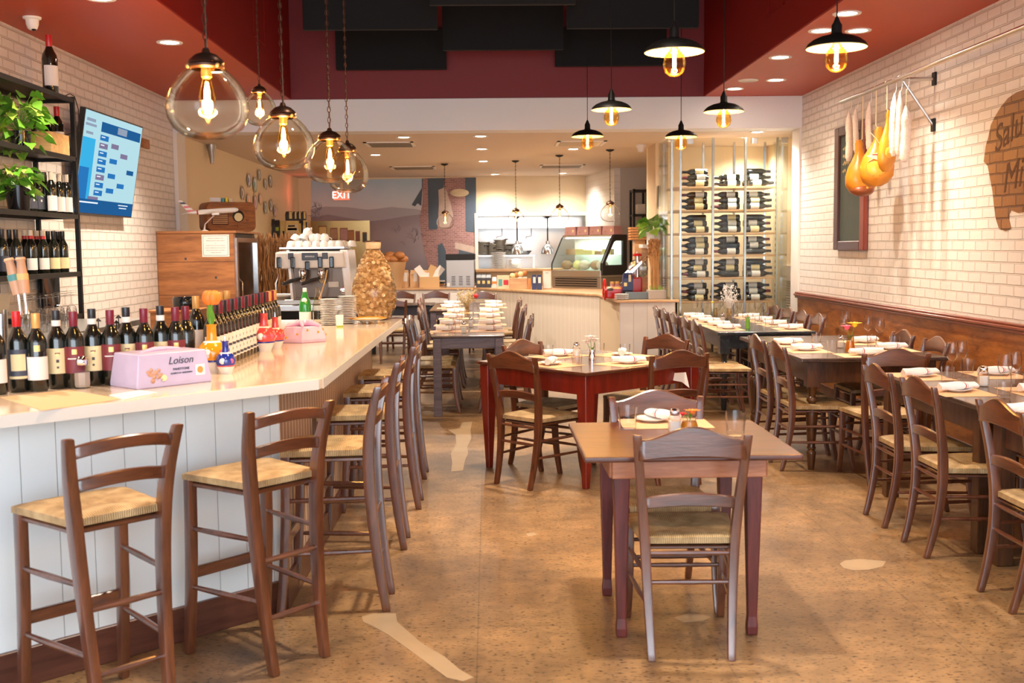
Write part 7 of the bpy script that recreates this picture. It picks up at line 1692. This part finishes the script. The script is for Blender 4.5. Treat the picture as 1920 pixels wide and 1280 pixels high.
oa = at(861.5, 361.5, Y=YF-.02); q = MB(); q.T = fr((oa.x, YF-.012, oa.z), (1, 0, 0), (0, 0, 1), (0, -1, 0)) @ Matrix.Diagonal((1, .42, 1, 1)); q.lathe([(.001, 0), (.15, 0), (.17, .02), (.16, .026), (.001, .014)], n=28)
tag(q.build('pale_oval', 'cream_box', smooth=True), 'pale oval shape over the brick farmhouse of the mural', 'dish')  # pale flattened disc just in front of the mural
sg = at(1075, 421, Y=KY+2.2); tag(MB().box(sg.x-.13, sg.x+.13, KY+1.9, KY+1.94, sg.z-.06, sg.z+.06).build('blue_sign', 'ceramic_blue'), 'small light blue sign on the kitchen wall right of the hood', 'sign')
# ---------------------------------------------------------------- place settings
def mk_mat(): return tag(MB().box(-.20, .20, -.145, .145, 0, .0012).build('paper_placemat', 'kraft_mat'), 'x', 'placemat')
def mk_plate(): return tag(MB().lathe([(.001, 0), (.045, 0), (.050, .004), (.078, .014), (.078, .017), (.048, .008), (.001, .006)], n=28, cap=False).build('side_plate', 'ceramic_white', smooth=True), 'x', 'plate')
def mk_nap():
    q = MB(); rs = []; L2 = .115
    for i in range(13):
        u = -1+i/6; x = L2*u; w = .027*(1+.10*sin(3*u)+.20*u*u*u); h = .020*(1+.1*cos(4*u)-.12*u); rs.append([(x+.006*sin(j), w*cos(2*PI*j/14)+.004*sin(2*u), .019+h*sin(2*PI*j/14)*(1.0 if sin(2*PI*j/14) < 0 else 1.15)) for j in range(14)])
    q.rings(rs); o = q.build('rolled_napkin', 'napkin_striped', smooth=True); return tag(o, 'x', 'napkin')
PM, PPl, PNa = Proto(mk_mat), Proto(mk_plate), Proto(mk_nap)
def tl_(px, py, z): return at(px, py, z=z)
def put_set(x, y, z, face, place, g, nr=None, plate=True, gl=None, off=(0, 0), mat_=True):
    """face: direction from the table edge inwards (deg); napkin turned by nr relative to world X"""
    a = R(face)
    if mat_: PM.put((x, y, z+.0006), a-PI/2, 'kraft paper placemat at the '+place, g and 'placemats '+g)
    zz_ = z+.002
    if plate: PPl.put((x+off[0], y+off[1], zz_+.0004), 0, 'small white plate at the '+place, g and 'plates '+g); zz_ += .0095
    PNa.put((x+off[0], y+off[1], zz_), R(nr if nr is not None else face-90), 'rolled striped napkin at the '+place, g and 'napkins '+g)
def put_gl(px, py, z, lb, kind=TG, g=None, sc=1.0): p = tl_(px, py, z); kind.put((p.x, p.y, z+.0008+(.0012)), 0, lb, g, scale=sc); return p
def vase(name, label, p, z, body, h, r, flowers, water=None, cat='vase'):
    t = thing(name, label, cat, (p.x, p.y, z+.0015))
    MB().lathe([(.001, 0), (r, 0), (r*1.05, h*.3), (r*.8, h*.7), (r*.85, h), (r*.80, h), (r*.74, h*.7), (r*.97, h*.3), (.001, .005)], n=20, cap=False).build('vase_body', body, t, smooth=True)
    if water: MB().lathe([(.001, .006), (r*.95, .006), (r*.99, h*.3), (r*.80, h*.66), (.001, h*.66)], n=18).build('water', water, t, smooth=True)
    st = MB()
    for (fx, fy, fz, fr_, m_) in flowers:
        st.tube([(0, 0, h*.3), (fx*.4, fy*.4, h), (fx, fy, fz)], .002, 5)
        q = MB()
        for k in range(7): a = 2*PI*k/7; q.leaf((fx, fy, fz), (cos(a), sin(a), .45), fr_, fr_*.6, .15)
        q.ball((fx, fy, fz+.004), fr_*.3, 8, 6); q.build('blossom', m_, t, smooth=True, nrm=False)
    st.leaf((0, 0, h*.8), (.3, -.3, 1), .06, .025); st.leaf((0, 0, h*.9), (-.4, .1, .8), .05, .02); st.build('stem', 'leaf', t, nrm=False); return t
# small front table
z = HF+.0
m1 = [tl_(1154, 785, z), tl_(1166.5, 806.5, z), tl_(1344, 802, z), tl_(1320.5, 783, z)]
cx_, cy_ = sum(p.x for p in m1)/4, sum(p.y for p in m1)/4
PM.put((cx_, cy_, z+.0006), 0, 'kraft paper placemat on the small front table'); p = tl_(1222, 790, z); PPl.put((p.x, p.y, z+.0025), 0, 'small white plate on the small front table')
PNa.put((p.x+.05, p.y+.0, z+.0125), R(115), 'rolled white napkin pointing at the camera on the small front table')
def big_tumbler():
    return MB().lathe([(.001, 0), (.034, 0), (.037, .004), (.044, .10), (.0425, .10), (.034, .020), (.001, .017)], n=24, cap=False)
BT = Proto(lambda: tag(big_tumbler().build('water_glass', 'glass', smooth=True), 'x', 'drinking glass'))
p = tl_(1178, 806, z); BT.put((p.x, p.y+.02, z+.002), 0, 'clear water glass at the left of the small front table'); p = tl_(1381, 818, z); BT.put((p.x, p.y+.02, z+.002), 0, 'clear water glass at the right of the small front table behind the chair back')
p = tl_(1266.5, 813, z); SP.put((p.x, p.y+.02, z+.0015), .2, 'glass salt shaker beside the amber flower jar on the small front table', scale=1.12)
p = tl_(1294, 809, z); vase('flower_jar', 'jar of amber water with an orange and a red flower on the small front table', Vector((p.x, p.y+.02, 0)), z, 'glass', .064, .037, [(.012, -.01, .080, .044, 'petal_orange'), (-.03, -.005, .070, .028, 'petal_red')], 'water_amber')
p = tl_(1287, 812, z); tag(MB().ball((p.x+.0, p.y-.03, z+.012), .012, 10, 8, (1, 1, .9)).build('sugar_ball', 'ceramic_white', smooth=True), 'tiny white knob lying in front of the amber flower jar', 'trinket')
# red table
def loc2(lx, ly): q_ = RC+ux*lx+uy*ly; return q_.x, q_.y
A2 = math.degrees(ra)
for lx, ly, f_, pl_, nr in ((.02, -RD/2+.19, A2+90, 'near right side of the red table', 2), (-RW/2+.19, -.02, A2, 'near left side of the red table', 75), (.05, RD/2-.19, A2-90, 'far left side of the red table', 5), (RW/2-.19, .05, A2+180, 'far right side of the red table', 80)):
    x, y = loc2(lx, ly); put_set(x, y, HR, f_, pl_, None, nr)
put_gl(1081.7, 684, HR, 'water glass in the middle of the red table in front of the salt shaker'); put_gl(1028, 669, HR, 'water glass at the left of the red table'); put_gl(1124, 665, HR, 'water glass right of the flower on the red table'); put_gl(1172, 667, HR, 'water glass at the right of the red table')
p = tl_(1081, 668, HR); SP.put((p.x, p.y, HR+.0015), .3, 'glass salt shaker with metal cap on the red table', scale=1.1)
p = tl_(1110, 675, HR); vase('bud_vase', 'ribbed bud vase with a pale pink lily on the red table', p, HR, 'chrome', .075, .024, [(-.01, .0, .155, .055, 'petal_white'), (-.035, -.01, .125, .050, 'petal_white'), (.02, .01, .135, .050, 'petal_white')])
q = MB(); p = at(1262, 706, Y=7.5); q.add([(p.x-.14, 7.5, p.z+.02), (p.x+.08, 7.45, p.z+.035), (p.x+.10, 7.42, p.z-.07), (p.x+.05, 7.44, p.z-.03), (p.x-.14, 7.5, p.z-.0), (p.x-.14, 7.504, p.z+.02), (p.x+.08, 7.454, p.z+.035), (p.x+.10, 7.424, p.z-.07), (p.x+.05, 7.444, p.z-.03), (p.x-.14, 7.504, p.z-.0)], [(0, 1, 2, 3, 4), (9, 8, 7, 6, 5)]+[(i, (i+1) % 5, 5+(i+1) % 5, 5+i) for i in range(5)])
tag(q.build('cloth_corner', 'cloth_white'), 'white cloth corner hanging under the right side of the red table', 'cloth')
# long table row
for k, py in enumerate((615.5, 604.5, 592.5, 582.5, 573.5, 567)):
    y = at(870, py, z=.775).y
    for s_, nm in ((-1, 'left'), (1, 'right')):
        wq = pw/2 if k < 4 else pw/2+.06
        x = pcx+s_*(wq-.145)-(.06 if (k > 3 and s_ < 0) else 0)
        PM.put((x, y-.04, .7508), R(90 if False else 0), 'kraft placemat, %s place from the camera on the %s side of the long table row' % (ORD[k], nm), 'placemats on the %s side of the long table row' % nm, scale=.92)
        PPl.put((x+s_*.02, y, .7525), 0, 'small white plate, %s place from the camera on the %s side of the long row' % (ORD[k], nm), 'plates on the %s side of the long table row' % nm, scale=.9)
        PNa.put((x+s_*.01, y, .762), 0, 'rolled striped napkin, %s place from the camera on the %s side of the long row' % (ORD[k], nm), 'napkins on the %s side of the long table row' % nm, scale=1.0)
p = tl_(848, 624, .75); gi = 0
for px, py in ((848, 623), (856, 612), (861, 601), (857, 592), (893, 606), (893, 596), (862, 584), (892, 584), (866, 577), (890, 573)):
    put_gl(px, py, .75, '%s water glass from the camera in the middle of the long table row' % ORD[gi], g='water glasses on the long table row'); gi += 1
p = tl_(870, 624, .75); SP.put((p.x, p.y, .7515), 0, 'tall salt shaker at the near end of the long table row', scale=1.15)
p = tl_(883, 613, .75); SP.put((p.x, p.y, .7515), 0, 'shiny capped shaker behind the first one on the long table row', scale=1.1)
def dried(lb, p, z, h, sp_, n, red=False, m='dried', body='glass_amber', seed=1):
    random.seed(seed); t = thing('dried_flowers', lb, 'dried flowers', (p.x, p.y, z+.0015))
    MB().lathe([(.001, 0), (.03, 0), (.032, .07), (.022, .10), (.026, .12), (.024, .12), (.02, .10), (.03, .07), (.001, .004)], n=18, cap=False).build('vase_body', body, t, smooth=True)
    q = MB(); q2 = MB()
    for i in range(n):
        a = random.uniform(0, 2*PI); r = sp_*math.sqrt(random.random()); zz = h*random.uniform(.55, 1)
        q.tube([(0, 0, .05), (r*.3*cos(a), r*.3*sin(a), .13), (r*cos(a), r*sin(a), zz)], .0015, 3)
        for k in range(3): q2.ball((r*cos(a)+random.uniform(-.015, .015), r*sin(a)+random.uniform(-.015, .015), zz+random.uniform(-.02, .02)), .007, 5, 4)
    q.build('stem', m, t); q2.build('seed_head', m, t)
    if red: MB().ball((sp_*.9, -.02, h*.78), .028, 10, 8).build('red_blossom', 'petal_red', t, smooth=True)
dried('bushy dried flower bunch with one red bloom in the middle of the long table row', tl_(876, 592, .75), .75, .30, .12, 70, True)
# black table
zb_ = .745; L4 = bl.x+.165; R4 = br_.x-.165
for k, (px, py) in enumerate(((1361.6, 613), (1341, 607), (1322, 601), (1300.6, 596), (1282, 591.5))):
    y = at(px, py, z=zb_+.02).y; put_set(L4, y, zb_, 0, '%s place from the camera, aisle side of the black table' % ORD[k], 'on the aisle side of the black table', 8, off=(.02, 0))
for k, y in enumerate((10.38, 10.95, 11.5, 12.05)): put_set(R4, y, zb_, 180, '%s place from the camera, wall side of the black table' % ORD[k], 'on the wall side of the black table', 172)
gi = 0
for px, py in ((1392.5, 612), (1441, 613), (1421.6, 607), (1373, 604), (1404, 600), (1355, 597), (1418, 596), (1330, 590), (1430, 591), (1398, 588), (1310, 586)):
    py = 593.5+(py-579)*.55 if py < 612 else py; put_gl(px, py, zb_, '%s water glass from the camera on the black table' % ORD[gi], g='water glasses on the black table'); gi += 1
gi = 0
for px, py in ((1433, 600), (1410, 597), (1377, 600), (1392, 592), (1345, 591), (1362, 585), (1322, 584), (1303, 581), (1420, 586), (1385, 582), (1312, 579), (1350, 578)):
    py = 593.5+(py-578)*.6; put_gl(px, py, zb_, '%s wine glass from the camera on the black table' % ORD[gi], WG, 'wine glasses on the black table'); gi += 1
p = tl_(1402, 616, zb_); oo = thing('oil_bottle', 'small greenish olive oil bottle at the near end of the black table', 'bottle', (p.x, p.y, zb_+.0012)); MB().lathe([(.001, 0), (.022, 0), (.024, .07), (.012, .10), (.010, .12), (.001, .12)], n=16).build('bottle_body', 'leaf', oo, smooth=True); MB().lathe([(.011, .115), (.011, .13), (.001, .131)], n=12).build('stopper', 'cork', oo)
p = tl_(1355, 603, zb_); SP.put((p.x, p.y, zb_+.0015), 0, 'glass shaker on the black table, farther one'); p = tl_(1379, 606, zb_); PP.put((p.x, p.y, zb_+.0015), 0, 'glass shaker on the black table, nearer one')
dried('tall pale dried flower bunch in the middle of the black table', tl_(1367, 598, zb_), zb_, .36, .09, 46, m='label_white', seed=5)
vase('bud_vase', 'glass vase with a yellow flower towards the far end of the black table', tl_(1341, 600, zb_), zb_, 'glass_amber', .13, .026, [(-.03, 0, .19, .035, 'petal_yellow')])
# brown table
zt5 = .785
for k, (px, py, nr, pl_) in enumerate(((1519, 652, 8, 'nearer place on the aisle side of the brown table'), (1486, 641, 10, 'farther place on the aisle side of the brown table'))):
    y = at(px, py, z=zt5+.02).y; put_set(T5X0+.19, y, zt5, 0, pl_, None, nr)
p = at(1628, 662, z=zt5); put_set((T5X0+T5X1)/2, T5Y+.17, zt5, 90, 'near end place of the brown table', None, 172)
put_set(T5X1-.19, T5Y+.55, zt5, 180, 'nearer place on the wall side of the brown table', None, 10); put_set(T5X1-.19, T5Y+1.12, zt5, 180, 'farther place on the wall side of the brown table', None, 20)
for px, py, lb in ((1530.5, 645, 'water glass at the aisle side of the brown table'), (1560, 661, 'water glass left of the flower vase on the brown table'), (1634.5, 649, 'water glass below the right wine glasses on the brown table'), (1677.5, 652, 'short water glass at the wall side of the brown table')): put_gl(px, py, zt5, lb)
for px, py, lb in ((1541.7, 640, 'wine glass standing alone at the left of the brown table'), (1582, 643, 'wine glass left of the pink and yellow flowers'), (1586, 632, 'wine glass farthest behind the flowers on the brown table'), (1627, 645, 'left wine glass of the pair right of the flowers'), (1648.5, 649, 'right wine glass of the pair right of the flowers')): put_gl(px, py, zt5, lb, WG)
p = tl_(1576, 652, zt5); SP.put((p.x, p.y, zt5+.0015), 0, 'salt shaker left of the flower vase on the brown table')
vase('flower_vase', 'amber glass vase with pink and yellow flowers on the brown table', tl_(1593.7, 661, zt5), zt5, 'glass_amber', .12, .032, [(-.025, 0, .175, .062, 'petal_pink'), (.03, 0, .195, .066, 'petal_yellow')], 'water_amber')
# right edge tables
z6 = .76
for k, (px, py, nr, pl_) in enumerate(((1724, 706, 12, 'farther place on the aisle side of the right edge table'), (1794, 734, 14, 'nearer place on the aisle side of the right edge table'))):
    p = tl_(px, py, z6); put_set(p.x, p.y, z6, 0, pl_, None, nr)
p = tl_(1866, 703, z6); put_set(p.x, p.y, z6, 180, 'wall side place of the right edge table', None, 12)
p = tl_(1945, 735, z6); put_set(p.x, p.y, z6, 180, 'nearer wall side place of the right edge table', None, 12)
for px, py, lb in ((1776.5, 715, 'water glass in front of the two wine glasses on the right edge table'), (1814.5, 699, 'water glass right of the two wine glasses on the right edge table'), (1882, 748, 'nearest water glass on the right edge table'), (1907, 722, 'water glass at the very right edge of the picture')): put_gl(px, py, z6, lb)
for px, py, lb in ((1784, 709, 'left wine glass of the pair behind the napkin on the right edge table'), (1801, 707, 'right wine glass of the pair behind the napkin on the right edge table'), (1883, 741, 'nearest wine glass on the right edge table'), (1901, 735, 'wine glass nearest the right edge of the picture')): put_gl(px, py, z6, lb, WG)
p = tl_(1843.5, 724, z6); SP.put((p.x, p.y, z6+.0015), 0, 'tall salt shaker with steel cap on the right edge table', scale=1.2)
p = at(1912, 775, z=.735); put_set(p.x+.03, p.y, .735, 0, 'cut off table at the right edge', None, 14)
